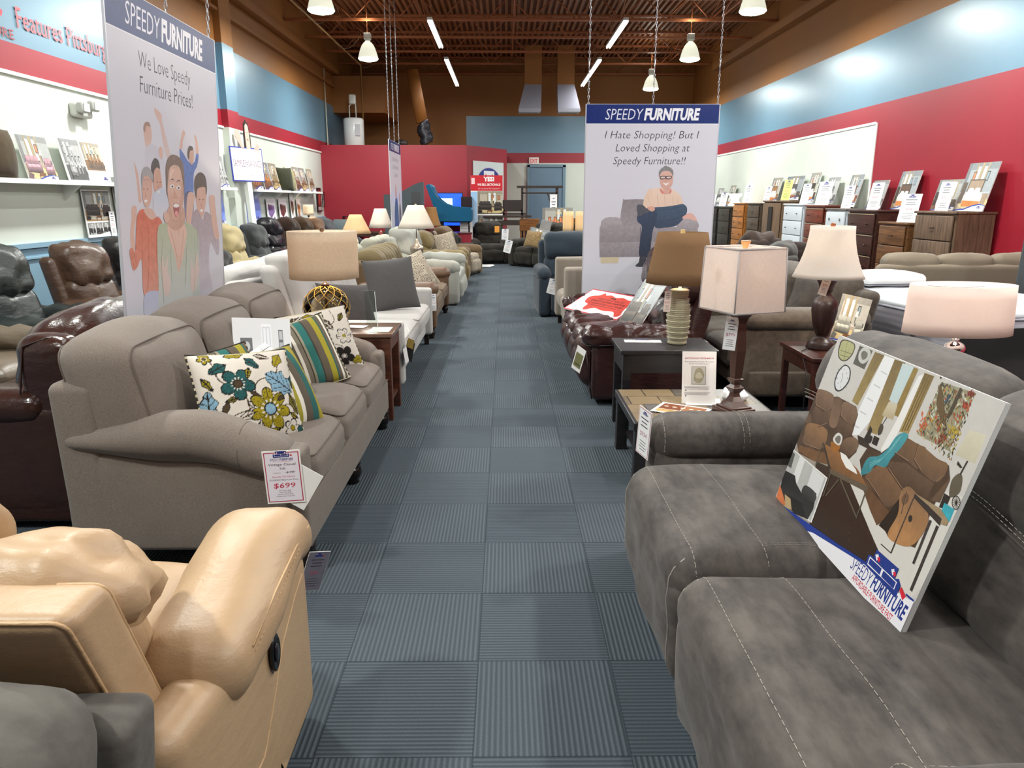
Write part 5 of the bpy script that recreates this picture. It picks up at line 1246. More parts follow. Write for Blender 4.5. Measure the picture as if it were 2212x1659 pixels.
# ================================================================ RIGHT OF THE AISLE
# ---- large grey suede reclining sofa in the foreground
mSu = suede((96, 89, 84), (56, 51, 49), crease=.35); mThread = plain((168, 160, 150), .8)
def greysofa():
    t = thing('reclining_sofa', 'large charcoal suede reclining sofa filling the right foreground, with white stitching', 'sofa', (1.02, 2.06, 0), RZR)
    # local x -> -Y world (x = 2.06 - Y), local y -> X world - 1.02 (front at y = -.50)
    hw = 1.20; d = 1.05
    m = MB(); m.soft((0, .03, .24), (2.1, .86, .38), .05); m.build('base', mSu, t)
    seams = [(-.96, -.005), (-.005, .95)]
    for i, (x0, x1) in enumerate(seams):
        xc = (x0 + x1) / 2; W = x1 - x0
        def f(x_, y_, z_): return (x_, y_ - .02 * sm((z_ - .2) / .25), z_ + .02 * sm((y_ + .1) / .3) * 0)
        m = MB()
        m.soft((xc, -.07, .395), (W, .84, .235), .105, (0, .0, .022), m=10, f=f, wr=.012, wf=4, seed=20 + i)
        m.soft((xc, -.415, .25), (W - .01, .17, .40), .075, (0, .012, 0), m=10, wr=.022, wf=7, seed=30 + i)
        o = m.build('seat_cushion', mSu, t); ms = m; m = MB()
        zt = .6
        for yy in (-.43, -.20): m.stitch(ms.drape([(x0 + .012 + (W - .024) * k / 40, yy, zt) for k in range(41)], .0008), .0011)
        for q in (0, .012): m.stitch(ms.drape([(x1 - .1 - q, -.19 + .4 * k / 16, zt) for k in range(17)], .0006), .0009)
        for q in (-.43, .43): m.tube(ms.drape([(xc + q * W, -.47, .5 - .4 * k / 12) for k in range(13)], .0006, (0, 1, 0)), .002, 5)
        m.build('stitching', mThread, o)
        # backs: lumbar and headrest
        def fb(x_, y_, z_): return (x_, y_ + (z_ - .5) * .30, z_)
        m = MB(); m.soft((xc, .30, .66), (W + .0, .22, .38), .10, (0, .05, .0), m=9, f=fb, wr=.02, seed=i); o = m.build('lumbar_cushion', mSu, t)
        m = MB(); m.soft((xc, .285, .93), (W + (.10 if i == 0 else .02), .26, .30), .12, (0, .05, .03), m=11, f=fb, wr=.02, wf=4, seed=6 + i); o = m.build('head_cushion', mSu, t)
        m = MB(); pts = [fb(x0 + .03 + (W - .06) * k / 16, .148 - .035 * (1 - (2 * k / 16 - 1) ** 2), .80 + .02 * math.sin(k * .4)) for k in range(17)]; m.tube(pts, .004, 6, 0)
        for q in (0, .014): m.stitch([(a, b - .008, c + .02 + q) for a, b, c in pts], .0011, mat=1)
        pts = [fb(x0 + .10 - (.03 if i == 0 else 0), .30 - .14 * math.cos(PI * k / 14), .96 + .12 * math.sin(PI * k / 14)) for k in range(15)]
        m.tube(pts, .004, 6, 0); m.stitch([(a + .008, b, c + .003) for a, b, c in pts], .0011, mat=1)
        m.build('seam', [mSu, mThread], o)
    m = MB(); m.soft((-.02, .47, .55), (2.2, .16, .84), .06, m=8, f=lambda a, b, c: (a, b - .05 + (c - .5) * .22, c)); m.build('back_frame', mSu, t)
    for s in (-1, 1):
        x = s * (hw - .12); m = MB()
        m.soft((x, .05, .32), (.2, .86, .5), .07, (.01, .01, 0), m=8); m.soft((x, .045, .58), (.245, .86, .2), .095, (.012, .015, .004), m=11, wr=.008, wf=5, seed=s)
        o = m.build('arm', mSu, t); m = MB()
        for yy, st in ((-.34, 1), (.0, 2), (.025, 2)):
            m.stitch([(x + .134 * math.sin(a), yy, .58 + .108 * math.cos(a)) for a in [-1.9 + 3.8 * k / 16 for k in range(17)]], .0011)
        m.build('stitching', mThread, o)
    return t
greysofa()
# ---- the big photo board leaning on it (the picture is copied on a flat sheet)
A = Vector((1.002, 2.63, .545)); lean_b = math.atan2(.17, .60)
Fb = Matrix.Translation((1.002, 2.165, .535)) @ (Matrix.Rotation(-PI / 2, 4, 'Z') @ Matrix.Rotation(-lean_b, 4, 'X'))
tr = tracer(Fb)
cs = [tr(1676, 1078), tr(1945, 1378), tr(2175, 862), tr(1810, 728)]
bw0 = (cs[0][0] + cs[3][0]) / 2; bw1 = (cs[1][0] + cs[2][0]) / 2; bz0 = (cs[0][1] + cs[1][1]) / 2; bz1 = (cs[2][1] + cs[3][1]) / 2
print('BOARD', cs, bw0, bw1, bz0, bz1)
t = thing('photo_board', 'huge photo board of brown recliners leaning on the charcoal suede sofa', 'photo board'); t.matrix_world = Fb
m = MB(); m.box(((bw0 + bw1) / 2, .006, (bz0 + bz1) / 2), (bw1 - bw0, .012, bz1 - bz0)); m.build('backing', FOAM, t)
p = Print(.00005)
def C(pt):
    x, z = tr(*pt); return (max(bw0, min(bw1, x)), max(bz0, min(bz1, z)))
p.map = lambda x, y: C((x, y))
a5 = lambda x, y: (1660 + x * 540 / 2212, 720 + y * 405 / 1659)       # measured on an enlarged view, upper half
a6 = lambda x, y: (1660 + x * 540 / 2212, 980 + y * 405 / 1659)       # lower half
def PA(c, pts, c2=None, cur=False, A=a5): (p.curve if cur else p.poly)([A(*q) for q in pts], c, c2)
p.map = None; p.rect(bw0, bz0, bw1, bz1, (196, 192, 188)); p.map = lambda x, y: C((x, y))
PA((150, 140, 130), [(250, 900), (700, 1200), (1400, 1700), (1630, 1700), (1480, 2300), (1100, 2300), (60, 1500)])            # floor
PA((206, 202, 196), [(680, 1250), (1100, 1260), (1900, 1560), (1480, 2350), (1250, 2350), (900, 1900)])
PA((60, 44, 36), [(420, 1150), (700, 1270), (900, 1750), (1000, 1980), (880, 2050), (360, 1720)], (48, 34, 28))    # rug
PA((120, 100, 60), [(945, 165), (1030, 195), (790, 640), (740, 600)], (150, 130, 80)); PA((228, 228, 230), [(1030, 195), (1120, 230), (900, 780), (800, 900), (745, 900), (800, 680)])
for k in range(5): PA((190, 190, 196), [(1000 - k * 62, 330 + k * 118), (1055 - k * 62, 362 + k * 118), (1050 - k * 62, 372 + k * 118), (995 - k * 62, 340 + k * 118)])
PA((118, 98, 58), [(1120, 230), (1215, 262), (960, 900), (870, 860)], (150, 128, 84)); PA((190, 206, 208), [(1190, 265), (1290, 300), (1140, 620), (1070, 590)])
PA((140, 116, 62), [(1290, 300), (1330, 318), (1150, 740), (1100, 720)]); PA((226, 224, 222), [(1330, 380), (1400, 352), (1140, 900), (1010, 1090), (1000, 1020), (1120, 800)])
PA((122, 100, 56), [(1385, 350), (1470, 380), (1240, 890), (1160, 870)], (160, 136, 86))
for k in range(3): PA((98, 80, 44), [(1400 + 22 * k, 360 + 7 * k), (1406 + 22 * k, 362 + 7 * k), (1190 + 22 * k, 865), (1180 + 22 * k, 862)])
# clocks
PA((60, 56, 48), [(660, 55), (765, 95), (750, 180), (700, 240), (650, 245), (618, 200), (625, 120)], None, True); PA((170, 168, 120), [(668, 65), (758, 100), (742, 178), (696, 230), (655, 236), (626, 195), (634, 122)], None, True)
for q in ((640, 150, 740, 185), (632, 190, 720, 215), (700, 80, 668, 235)): p.line([a5(q[0], q[1]), a5(q[2], q[3])], .002, (100, 98, 70))
PA((84, 82, 76), [(810, 110), (925, 155), (850, 320), (750, 270)]); PA((190, 190, 184), [(850, 125), (905, 160), (890, 230), (840, 270), (800, 240), (805, 170)], None, True); PA((110, 108, 100), [(850, 155), (880, 180), (868, 220), (835, 235), (822, 200), (828, 170)], None, True)
PA((54, 54, 56), [(690, 278), (728, 320), (722, 410), (680, 480), (630, 516), (592, 500), (584, 430), (610, 350), (650, 295)], None, True); PA((214, 214, 216), [(690, 290), (718, 326), (712, 405), (674, 470), (630, 502), (602, 488), (594, 430), (618, 356), (655, 304)], None, True)
for k in range(12):
    an = 2 * PI * k / 12; cx, cy = 656, 398; p.line([a5(cx + 42 * math.cos(an) + 8 * math.sin(an), cy + 78 * math.sin(an)), a5(cx + 54 * math.cos(an) + 10 * math.sin(an), cy + 98 * math.sin(an))], .0022, (60, 60, 62))
p.line([a5(656, 398), a5(660, 350)], .002, (40, 40, 42)); p.line([a5(656, 398), a5(640, 440)], .002, (40, 40, 42))
# painting
PA((146, 140, 116), [(1530, 430), (1840, 530), (1720, 780), (1600, 1045), (1316, 895), (1400, 720)])
rnd = random.Random(9)
for k in range(420):
    u, v = rnd.random(), rnd.random(); x = 1530 + 300 * u - 210 * v; y = 440 + 95 * u + 450 * v + 140 * u * v; an = rnd.uniform(-2.2, -.7); L = rnd.uniform(10, 34); wd = rnd.uniform(3, 9)
    c = rnd.choice([(92, 74, 44), (110, 92, 52), (70, 62, 44), (150, 60, 40), (176, 150, 60), (190, 96, 50), (200, 200, 184), (110, 110, 84), (60, 66, 58), (186, 176, 140)])
    PA(c, [(x + L * math.cos(an), y + L * math.sin(an)), (x + wd * math.sin(an), y - wd * math.cos(an)), (x - L * math.cos(an), y - L * math.sin(an)), (x - wd * math.sin(an), y + wd * math.cos(an))])
for k in range(160):
    cx_, cy_, sx_, sy_, cs_ = rnd.choice([(1530, 640, 45, 190, [(96, 76, 48), (120, 96, 60), (74, 58, 40), (140, 124, 90)]), (1560, 760, 50, 130, [(96, 76, 48), (110, 84, 54), (84, 66, 46)]), (1750, 645, 42, 48, [(168, 60, 44), (140, 50, 38), (186, 90, 60)]), (1800, 530, 34, 24, [(140, 60, 44), (120, 50, 40)]), (1370, 800, 38, 60, [(190, 96, 60), (170, 110, 70)]), (1645, 870, 40, 45, [(180, 152, 60), (160, 140, 60)]), (1535, 930, 32, 60, [(136, 60, 46), (110, 60, 44)])])
    x = rnd.gauss(cx_, sx_ * .5); y = rnd.gauss(cy_, sy_ * .5); an = rnd.uniform(-2.0, -.9); L = rnd.uniform(10, 26); wd = rnd.uniform(4, 11)
    PA(rnd.choice(cs_), [(x + L * math.cos(an), y + L * math.sin(an)), (x + wd * math.sin(an), y - wd * math.cos(an)), (x - L * math.cos(an), y - L * math.sin(an)), (x - wd * math.sin(an), y + wd * math.cos(an))])
PA((96, 76, 48), [(1525, 450), (1550, 560), (1560, 700), (1540, 800), (1510, 700), (1490, 620), (1505, 540)], None, True)
PA((70, 60, 44), [(1700, 480), (1720, 500), (1600, 760), (1580, 740)])
PA((56, 78, 92), [(1610, 535), (1620, 550), (1570, 630), (1560, 610)])
# brown love seat left
B1, B2, B3 = (98, 76, 60), (124, 98, 78), (74, 56, 44)
PA(B3, [(395, 530), (440, 495), (520, 510), (580, 560), (650, 580), (700, 605), (780, 650), (795, 720), (740, 900), (800, 960), (780, 1050), (690, 1140), (560, 1170), (400, 1130), (270, 1060), (240, 960), (300, 800), (350, 660)])
PA(B2, [(445, 497), (530, 515), (582, 560), (565, 660), (500, 690), (420, 640), (420, 560)], B1, True); PA(B1, [(415, 650), (480, 690), (560, 690), (520, 800), (440, 830), (380, 790)], B3, True)
PA(B1, [(590, 565), (655, 590), (640, 700), (600, 830), (540, 810), (560, 680)], B2, True); PA(B2, [(680, 605), (770, 650), (790, 700), (760, 800), (690, 790), (640, 730), (650, 650)], B1, True); PA(B1, [(640, 740), (700, 800), (755, 810), (730, 900), (640, 910), (605, 850)], B3, True)
PA(B1, [(350, 700), (380, 730), (380, 790), (340, 800), (325, 760)], None, True); PA((140, 104, 72), [(350, 800), (450, 810), (525, 870), (500, 990), (440, 1030), (310, 980), (320, 880)], B1, True); PA((110, 78, 52), [(275, 990), (440, 1040), (560, 1070), (620, 1110), (560, 1165), (400, 1130), (265, 1040)])
PA(B2, [(690, 930), (760, 920), (800, 960), (790, 1020), (720, 1090), (640, 1080), (640, 990)], B3, True)
# window table figures
PA((54, 46, 40), [(790, 900), (870, 940), (900, 1000), (1000, 1050), (985, 1075), (800, 980)]); PA((46, 40, 36), [(905, 820), (920, 860), (905, 900), (925, 920), (900, 975), (850, 940), (870, 890), (890, 850)], None, True); PA((70, 62, 52), [(1000, 800), (1020, 830), (1000, 890), (970, 900), (975, 850)], None, True); PA((40, 36, 34), [(940, 905), (985, 930), (960, 1000), (915, 975)]); p.line([a5(1050, 745), a5(1010, 810)], .004, (50, 46, 44))
PA((196, 186, 162), [(1070, 605), (1145, 635), (1105, 770), (1005, 725)], (176, 160, 128))
# sofa right
PA(B3, [(1190, 920), (1330, 980), (1500, 1110), (1600, 1170), (1610, 1290), (1480, 1500), (1420, 1640), (1300, 1900), (1060, 1800), (940, 1560), (830, 1270), (810, 1120), (880, 1010), (1000, 1060)])
PA((112, 84, 60), [(1210, 920), (1330, 985), (1400, 1030), (1340, 1200), (1240, 1140), (1120, 1060), (1150, 980)], B1, True); PA((124, 94, 68), [(1350, 1000), (1500, 1110), (1590, 1160), (1560, 1260), (1480, 1320), (1350, 1220), (1290, 1120)], B1, True)
PA(B1, [(1050, 1130), (1230, 1150), (1340, 1240), (1470, 1330), (1400, 1480), (1250, 1360), (1200, 1380), (1120, 1250), (1030, 1180)], B3); PA((122, 90, 64), [(940, 1190), (1040, 1180), (1190, 1390), (1150, 1480), (1060, 1540), (980, 1450), (860, 1290)], B1, True)
PA((100, 72, 52), [(840, 1280), (960, 1450), (1060, 1560), (1090, 1620), (960, 1700), (900, 1560), (840, 1380)]); PA((44, 34, 28), [(1090, 1560), (1180, 1440), (1180, 1560), (1080, 1790), (980, 1700)])
PA((132, 100, 74), [(1230, 1358), (1290, 1390), (1400, 1540), (1410, 1700), (1260, 1885), (1060, 1800), (1150, 1600), (1170, 1420)], (176, 128, 84), True); PA((104, 78, 60), [(1215, 1420), (1245, 1430), (1240, 1490), (1200, 1520), (1180, 1470)], None, True); PA((50, 46, 44), [(1262, 1610), (1278, 1625), (1274, 1660), (1252, 1672), (1242, 1650), (1246, 1622)], None, True)
PA(B1, [(1600, 1290), (1610, 1300), (1520, 1500), (1440, 1480)])
TQ = (70, 150, 160)
PA(TQ, [(1200, 880), (1240, 910), (1180, 1010), (1090, 1110), (1040, 1185), (950, 1170), (900, 1230), (825, 1250), (840, 1180), (890, 1100), (980, 1085), (1060, 1020), (1130, 920)], (56, 124, 134), True)
for k in range(3): p.line([a5(1190 - k * 12, 900 + k * 8), a5(1090 - k * 12, 1030 + k * 10), a5(1010 - k * 10, 1110 + k * 12), a5(900, 1150 + k * 18)], .002, (110, 176, 182))
# soft folds on the printed sofas
for q in (((1330, 985), (1290, 1120), (1350, 1220)), ((1240, 1140), (1120, 1060)), ((1480, 1320), (1560, 1260)), ((1060, 1200), (1190, 1390)), ((870, 1290), (980, 1450)), ((420, 560), (420, 640), (500, 690)), ((650, 650), (640, 730), (690, 790)), ((440, 830), (520, 800)), ((320, 880), (310, 980), (440, 1030)), ((1230, 1400), (1180, 1600)), ((1300, 1450), (1400, 1560))): p.line([a5(*k) for k in q], .0028, (66, 48, 38)); p.line([a5(k[0] + 7, k[1] - 7) for k in q], .0016, (150, 120, 94))
for k in range(70): x = rnd.uniform(430, 900); y = rnd.uniform(1350, 1980); PA(rnd.choice([(84, 66, 54), (36, 26, 22), (104, 86, 70)]), [(x, y), (x + 8, y + 3), (x + 5, y + 9)]) if x < 430 + (y - 1150) * .62 and x > 360 + (y - 1700) * 1.6 else None
# coffee table
PA((60, 48, 38), [(480, 965), (500, 980), (570, 1190), (550, 1220), (420, 1170), (440, 1140), (530, 1180)]); PA((140, 96, 58), [(500, 980), (620, 1040), (790, 1200), (880, 1360), (860, 1390), (560, 1215)], (110, 80, 54))
PA((96, 84, 70), [(545, 1200), (885, 1355), (885, 1385), (850, 1395), (548, 1240)])
for q in (((560, 1220), (490, 1440)), ((870, 1390), (780, 1640)), ((630, 1290), (510, 1440)), ((640, 1290), (780, 1620)), ((480, 980), (420, 1170))): p.line([a5(*q[0]), a5(*q[1])], .006, (92, 84, 70))
PA((150, 96, 40), [(560, 960), (640, 1000), (610, 1050), (565, 1030)], None, True); PA((206, 202, 196), [(630, 882), (660, 920), (640, 990), (600, 980), (575, 940), (600, 895)], None, True); PA((110, 104, 98), [(628, 905), (645, 930), (630, 975), (605, 965), (595, 930)], None, True); PA((226, 224, 220), [(640, 1050), (690, 1080), (780, 1210), (790, 1250), (690, 1190), (650, 1110)])
# right side lamp, vase, wheel, console
PA((206, 200, 178), [(1780, 855), (1930, 900), (1830, 1155), (1655, 1075)], (190, 182, 160)); PA((92, 84, 70), [(1690, 1240), (1720, 1280), (1700, 1400), (1640, 1450), (1600, 1430), (1625, 1300)], None, True)
p.line([a5(1765, 1130), a5(1700, 1250)], .006, (50, 46, 42)); PA((48, 44, 40), [(1680, 1130), (1720, 1190), (1700, 1195), (1668, 1160)]); PA((44, 38, 36), [(1560, 1415), (1615, 1450), (1570, 1560), (1510, 1540)]); PA((60, 160, 176), [(1560, 1500), (1650, 1560), (1605, 1670), (1525, 1590)])
for k in range(8): an = PI * k / 8; p.line([a5(1665 + 36 * math.cos(an), 1500 + 60 * math.sin(an)), a5(1665 - 36 * math.cos(an), 1500 - 60 * math.sin(an))], .0013, (44, 40, 38))
for k in range(20): an = 2 * PI * k / 20; bn = an + .32; p.line([a5(1665 + 36 * math.cos(an), 1500 + 60 * math.sin(an)), a5(1665 + 36 * math.cos(bn), 1500 + 60 * math.sin(bn))], .002, (44, 40, 38))
PA((150, 130, 100), [(1310, 355), (1530, 490), (1600, 600), (1580, 640), (1520, 620)], None, False, a6); PA((56, 48, 46), [(1300, 355), (1420, 460), (1540, 580), (1520, 640), (1290, 390)], None, False, a6)
for q, wd in ((((1500, 640), (1262, 1215)), .012), (((1440, 590), (1285, 975)), .009), (((1290, 395), (1088, 880)), .0045), (((1000, 800), (1088, 880)), .003)): p.line([a6(*q[0]), a6(*q[1])], wd, (62, 54, 52))
# inset grey photo
PA((220, 218, 216), [(210, 1012), (528, 1280), (385, 1680), (50, 1500), (100, 1330)]); PA((176, 176, 174), [(212, 1025), (515, 1285), (378, 1665), (90, 1360)])
PA((84, 84, 82), [(205, 1040), (240, 1070), (205, 1195), (160, 1160)]); PA((212, 212, 212), [(285, 1085), (330, 1120), (260, 1330), (215, 1290)]); PA((208, 208, 208), [(400, 1190), (500, 1280), (440, 1450), (340, 1370)])
PA((46, 46, 46), [(140, 1200), (240, 1260), (250, 1330), (300, 1420), (330, 1345), (430, 1420), (400, 1560), (350, 1650), (190, 1560), (100, 1400), (110, 1280)]); PA((70, 70, 70), [(330, 1345), (425, 1420), (400, 1500), (300, 1430)], (50, 50, 50), True); PA((30, 30, 30), [(180, 1430), (300, 1500), (340, 1640), (220, 1590)])
PA((196, 110, 66), [(90, 260), (130, 350), (160, 470), (60, 420)], None, False, a6); PA((176, 150, 110), [(150, 360), (200, 400), (210, 500), (150, 470)], None, False, a6)
# blue swoosh, white corner, logo lettering
SW = [(75, 455), (370, 625), (620, 800), (870, 960), (1100, 1120), (1290, 1300)]
PA((30, 56, 140), [(75, 455)] + SW[1:4] + [(1180, 1250), (1284, 1300), (1180, 1640), (1140, 1640), (600, 1100)], None, False, a6)
PA((228, 226, 232), [(300, 690), (400, 702), (560, 800), (860, 985), (1100, 1200), (1290, 1310), (1300, 1300), (1180, 1660), (1140, 1660), (640, 1120), (430, 850)], None, False, a6)
NB = (34, 56, 132)
PA(NB, [(890, 895), (915, 900), (1135, 1110), (1160, 1110), (1175, 1170), (1140, 1262), (1110, 1255), (860, 985)], None, False, a6); PA(NB, [(968, 850), (1160, 1020), (1125, 1105), (935, 915)], None, False, a6)
PA((226, 226, 234), [(905, 910), (1145, 1140), (1118, 1205), (880, 980)], None, False, a6); PA(NB, [(908, 925), (1010, 1020), (990, 1075), (890, 975)], None, False, a6); PA(NB, [(1025, 1035), (1135, 1142), (1112, 1198), (1005, 1090)], None, False, a6)
for q in ((975, 925), (1115, 1055)):
    PA((226, 226, 234), [(q[0] - 22, q[1] - 30), (q[0] + 5, q[1] - 34), (q[0] + 10, q[1] + 5), (q[0] - 12, q[1] + 25)], None, False, a6); PA((206, 40, 60), [(q[0] - 5, q[1] - 5), (q[0] + 18, q[1] - 8), (q[0] + 22, q[1] + 25), (q[0] + 2, q[1] + 38)], None, False, a6)
PA((206, 40, 60), [(1185, 1180), (1222, 1270), (1190, 1300), (1165, 1210)], None, False, a6); p.line([a6(1222, 1245), a6(1292, 1305)], .005, NB)
def txt(s, q0, q1, hpx, col, bold, shear=.0):
    p0, p1 = tr(*a6(*q0)), tr(*a6(*q1)); L = math.hypot(p1[0] - p0[0], p1[1] - p0[1]); mp, p.map = p.map, None
    p.text(s, p0[0], (p0[1] + p1[1]) / 2, hpx, col, bold, shear, L, 'L'); p.map = mp
txt('SPEEDY', (722, 1020), (895, 1172), .042, NB, -.006, .15); txt('FURNITURE', (905, 1178), (1190, 1490), .042, NB, .03, .15); txt('AFFORDABLE FURNITURE FAST', (738, 1120), (1090, 1480), .019, (196, 40, 64), .012)
mp, p.map = p.map, None
p.build('printed_face', t, (0, -.0006, 0), None, .25)
# ---- leather recliner sofa further along
mLe = leather((58, 35, 33), .24, (36, 22, 21), .5, .2)
def lsofa():
    t = thing('reclining_sofa', 'dark oxblood leather reclining sofa holding the red cowhide sign', 'sofa', (1.12, 6.75, 0), RZR)
    w, d = 2.15, 1.06
    m = MB(); m.soft((0, .02, .25), (w - .1, d - .14, .42), .04); m.build('base', mLe, t)
    for i in range(2):
        iw = (w - .4) / 2; x = -w / 2 + .2 + iw * (i + .5)
        for q in (-1, 1):
            m = MB(); xx = x + q * iw / 4
            m.soft((xx, -.10, .40), (iw / 2 + .01, .82, .22), .09, (0, .02, .03), wr=.02, wf=8, seed=i + q)
            m.soft((xx, -.44, .25), (iw / 2 + .01, .2, .38), .085, (0, .02, 0), wr=.02, wf=8, seed=i + q + 5, f=lambda a, b, c: (a, b + .1 * sm((.3 - c) / .3), c)); m.build('seat_cushion', mLe, t)
        def fb(a, b, c): return (a, b + (c - .5) * .32, c)
        for (z, h, bt, sd) in ((.64, .34, .24, 1), (.97, .42, .3, 2)): m = MB(); m.soft((x, .30, z), (iw + .02, bt, h), .12, (0, .06, .02), m=11, f=fb, wr=.035, wf=8, seed=sd + i * 3); m.build('back_cushion', mLe, t)
    m = MB(); m.soft((0, .47, .5), (w - .2, .14, .9), .05, f=lambda a, b, c: (a, b - .08 + (c - .5) * .25, c)); m.build('back_frame', mLe, t)
    for s in (-1, 1):
        x = s * (w / 2 - .11)
        m = MB(); m.soft((x, .03, .28), (.2, d - .12, .48), .05, (.01, .0, 0)); m.soft((x, -.08, .545), (.27, .84, .15), .072, (.01, .02, .02), m=22, wr=.03, wf=17, seed=s + 3); o = m.build('arm', mLe, t)
        m = MB(); m.tube([(x + s * .135, .3, .50), (x + s * .14, 0, .50), (x + s * .14, -.3, .50), (x + s * .1, -.48, .49), (x - s * .02, -.51, .49)], .006, 6); m.tube([(x + s * .1, -.49, .45), (x + s * .1, -.44, .06)], .005, 6); m.build('arm_seam', plain((34, 20, 20), .4), o)
    return t
lsofa()
# the red cowhide sign
def quad_board(pts, zb, thick=.006, facing=None, lean_=None, X=None):
    """frame for a board whose lower edge lies at height zb below the two given pixels"""
    a, b = (onZ(*pts[0], zb), onZ(*pts[1], zb)); d = (b - a); d.z = 0; ang = math.atan2(d.y, d.x); mid = (a + b) / 2
    M = Matrix.Translation(mid) @ Matrix.Rotation(ang, 4, 'Z') @ Matrix.Rotation(-lean_, 4, 'X'); f = tracer(M)
    c = f(*pts[2]); e = f(*pts[3]); return M, f, -d.length / 2, d.length / 2, (c[1] + e[1]) / 2
M, f, x0, x1, hh = quad_board([(1217, 666), (1331, 692), (1353, 636), (1246, 618)], .52, lean_=1.12)
print('HIDE', M.translation, x0, x1, hh)
t = thing('cowhide_sign', 'white sign with red border and red cowhide shape on the leather sofa', 'sign'); t.matrix_world = M
W2 = x1 - x0
m = MB(); m.box((0, .004, hh / 2), (W2, .008, hh)); m.build('backing', FOAM, t)
p = Print(.0004); p.rect(x0, 0, x1, hh, (186, 24, 52)); b = W2 * .018; p.rect(x0 + b, b, x1 - b, hh - b, (232, 228, 230))
hide = [(.13, .60), (.17, .72), (.26, .78), (.30, .90), (.36, .82), (.44, .86), (.55, .80), (.66, .84), (.80, .78), (.93, .86), (.95, .66), (.90, .5), (.92, .34), (.96, .18), (.90, .1), (.80, .26), (.62, .22), (.46, .26), (.34, .12), (.28, .2), (.27, .36), (.18, .42)]
p.curve([(x0 + u * W2, v * hh) for u, v in hide], (206, 62, 40), (190, 50, 36), 4)
K = (60, 20, 16)
for z, s, wd in ((.62, 'LARGE SELECTION OF', .46), (.52, 'QUALITY LEATHER FURNITURE', .62), (.42, 'AT GUARANTEED LOW PRICES!', .62)): p.text(s, x0 + W2 * .54, hh * z, hh * .065, K, .01, .1, W2 * wd)
p.rect(x0 + W2 * .3, hh * .36, x0 + W2 * .78, hh * .375, K); p.poly([(x0 + W2 * .48, hh * .72), (x0 + W2 * .6, hh * .72), (x0 + W2 * .57, hh * .76), (x0 + W2 * .51, hh * .76)], K)
p.build('printed_face', t, (0, -.0006, 0))
board('room photo board with dark recliners leaning on the leather sofa beside the cowhide sign', (.99, 6.12, .53), lay(PI * 1.06, .62, -.12), .46, .52, 41, 'sofa', (90, 80, 70), .006, group='boards resting on sofas')
t = thing('care_tag', 'green and white tag hanging at the arm front of the leather sofa', 'hang tag', (.545, 5.66, .30), rot=(0, .35, -.9)); m = MB(); m.box((0, 0, .1), (.1, .002, .2)); m.build('sheet', PAPER, t)
p = Print(); p.rect(-.04, .03, .04, .15, (120, 120, 84)); p.rect(-.03, .05, .03, .06, (70, 70, 50)); p.build('printed_face', t, (0, -.002, 0))
# ---- black end table with ceramic lamp
mBlk = wood((34, 32, 34), .35)
end_table('black end table beside the leather sofa arm', (1.10, 5.09, 0), 0, .66, .48, .62, mBlk, leg=.055, apron=.13, shelf=.16, name='end_table', group='end tables right of the aisle')
m = MB(); m.tube([(-.27, -.232, .46), (.27, -.232, .46)], .004, 6)
card('price_sheet', 'white price sheet lying on the black end table', (.97, 5.13, .6215), (-PI / 2, 0, -.08), .26, .1, border=None)
pr = [(.062, 0), (.068, .008), (.066, .02)]
for i in range(26):
    z = .028 + i * .0128; R = .058 + .024 * math.sin(PI * min(1, (i + 4) / 30.0)) + .004 * math.sin(i * 2.1); pr += [(R - .006, z), (R, z + .0045), (R, z + .009)]
pr += [(.064, .366), (.066, .376), (.05, .384), (.012, .386), (.01, .40)]
table_lamp('brown tapered drum lamp on a ribbed cream ceramic jar', (1.20, 5.1, .62), pr, (.235, .168), .425, .34, shade_mat((142, 112, 84), .2, var=.04), plain((166, 158, 132), .22), 5, fin=('block', plain((226, 200, 140), .4)), n=36)
card('price_tag', 'long pink-white tag hanging on the ribbed jar lamp', (1.09, 4.985, .86), (0, .05, -.1), .045, .14, border=None, tint=(236, 214, 204), price='$107')
# ---- slate coffee table
def slate():
    t = NT('slate_tiles'); tc = t.n('ShaderNodeTexCoord'); X, Y, Z = t.sep(tc.outputs['Object']); P = .19
    u = t.math('DIVIDE', X, P); iv = t.math('FLOOR', t.math('DIVIDE', Y, P)); v = t.math('DIVIDE', Y, P); u = t.math('ADD', u, t.math('MULTIPLY', iv, .37)); iu = t.math('FLOOR', u)
    cz = t.n('ShaderNodeCombineXYZ'); t.l(iu, cz.inputs[0]); t.l(iv, cz.inputs[1]); wn = t.n('ShaderNodeTexWhiteNoise', noise_dimensions='2D'); t.l(cz.outputs[0], wn.inputs['Vector'])
    c = t.ramp(wn.outputs[0], [(0, lin((72, 68, 68))), (.25, lin((124, 106, 80))), (.5, lin((84, 84, 88))), (.68, lin((148, 122, 78))), (.85, lin((100, 86, 72)))], 'CONSTANT')
    nz = t.noise(t.co(), 14, 5); c = t.mix(t.math('MULTIPLY', nz, .3), c, lin((140, 128, 106)))
    e = t.math('LESS_THAN', t.math('MINIMUM', t.math('PINGPONG', t.math('SUBTRACT', u, iu), .5), t.math('PINGPONG', t.math('SUBTRACT', v, iv), .5)), .018)
    t.l(t.mix(e, c, lin((52, 46, 40))), t.b.inputs['Base Color']); t.b.inputs['Roughness'].default_value = .35
    t.l(t.bump(nz, .3, .004), t.b.inputs['Normal']); return t.m
t = thing('coffee_table', 'dark coffee table with slate tile top behind the suede sofa arm', 'table', (1.145, 4.33, 0))
m = MB(); m.rbox((0, 0, .365), (.86, .76, .05), .008); m.build('table_top_frame', mBlk, t); m = MB(); m.box((0, 0, .389), (.82, .72, .008)); m.build('slate_top', slate(), t)
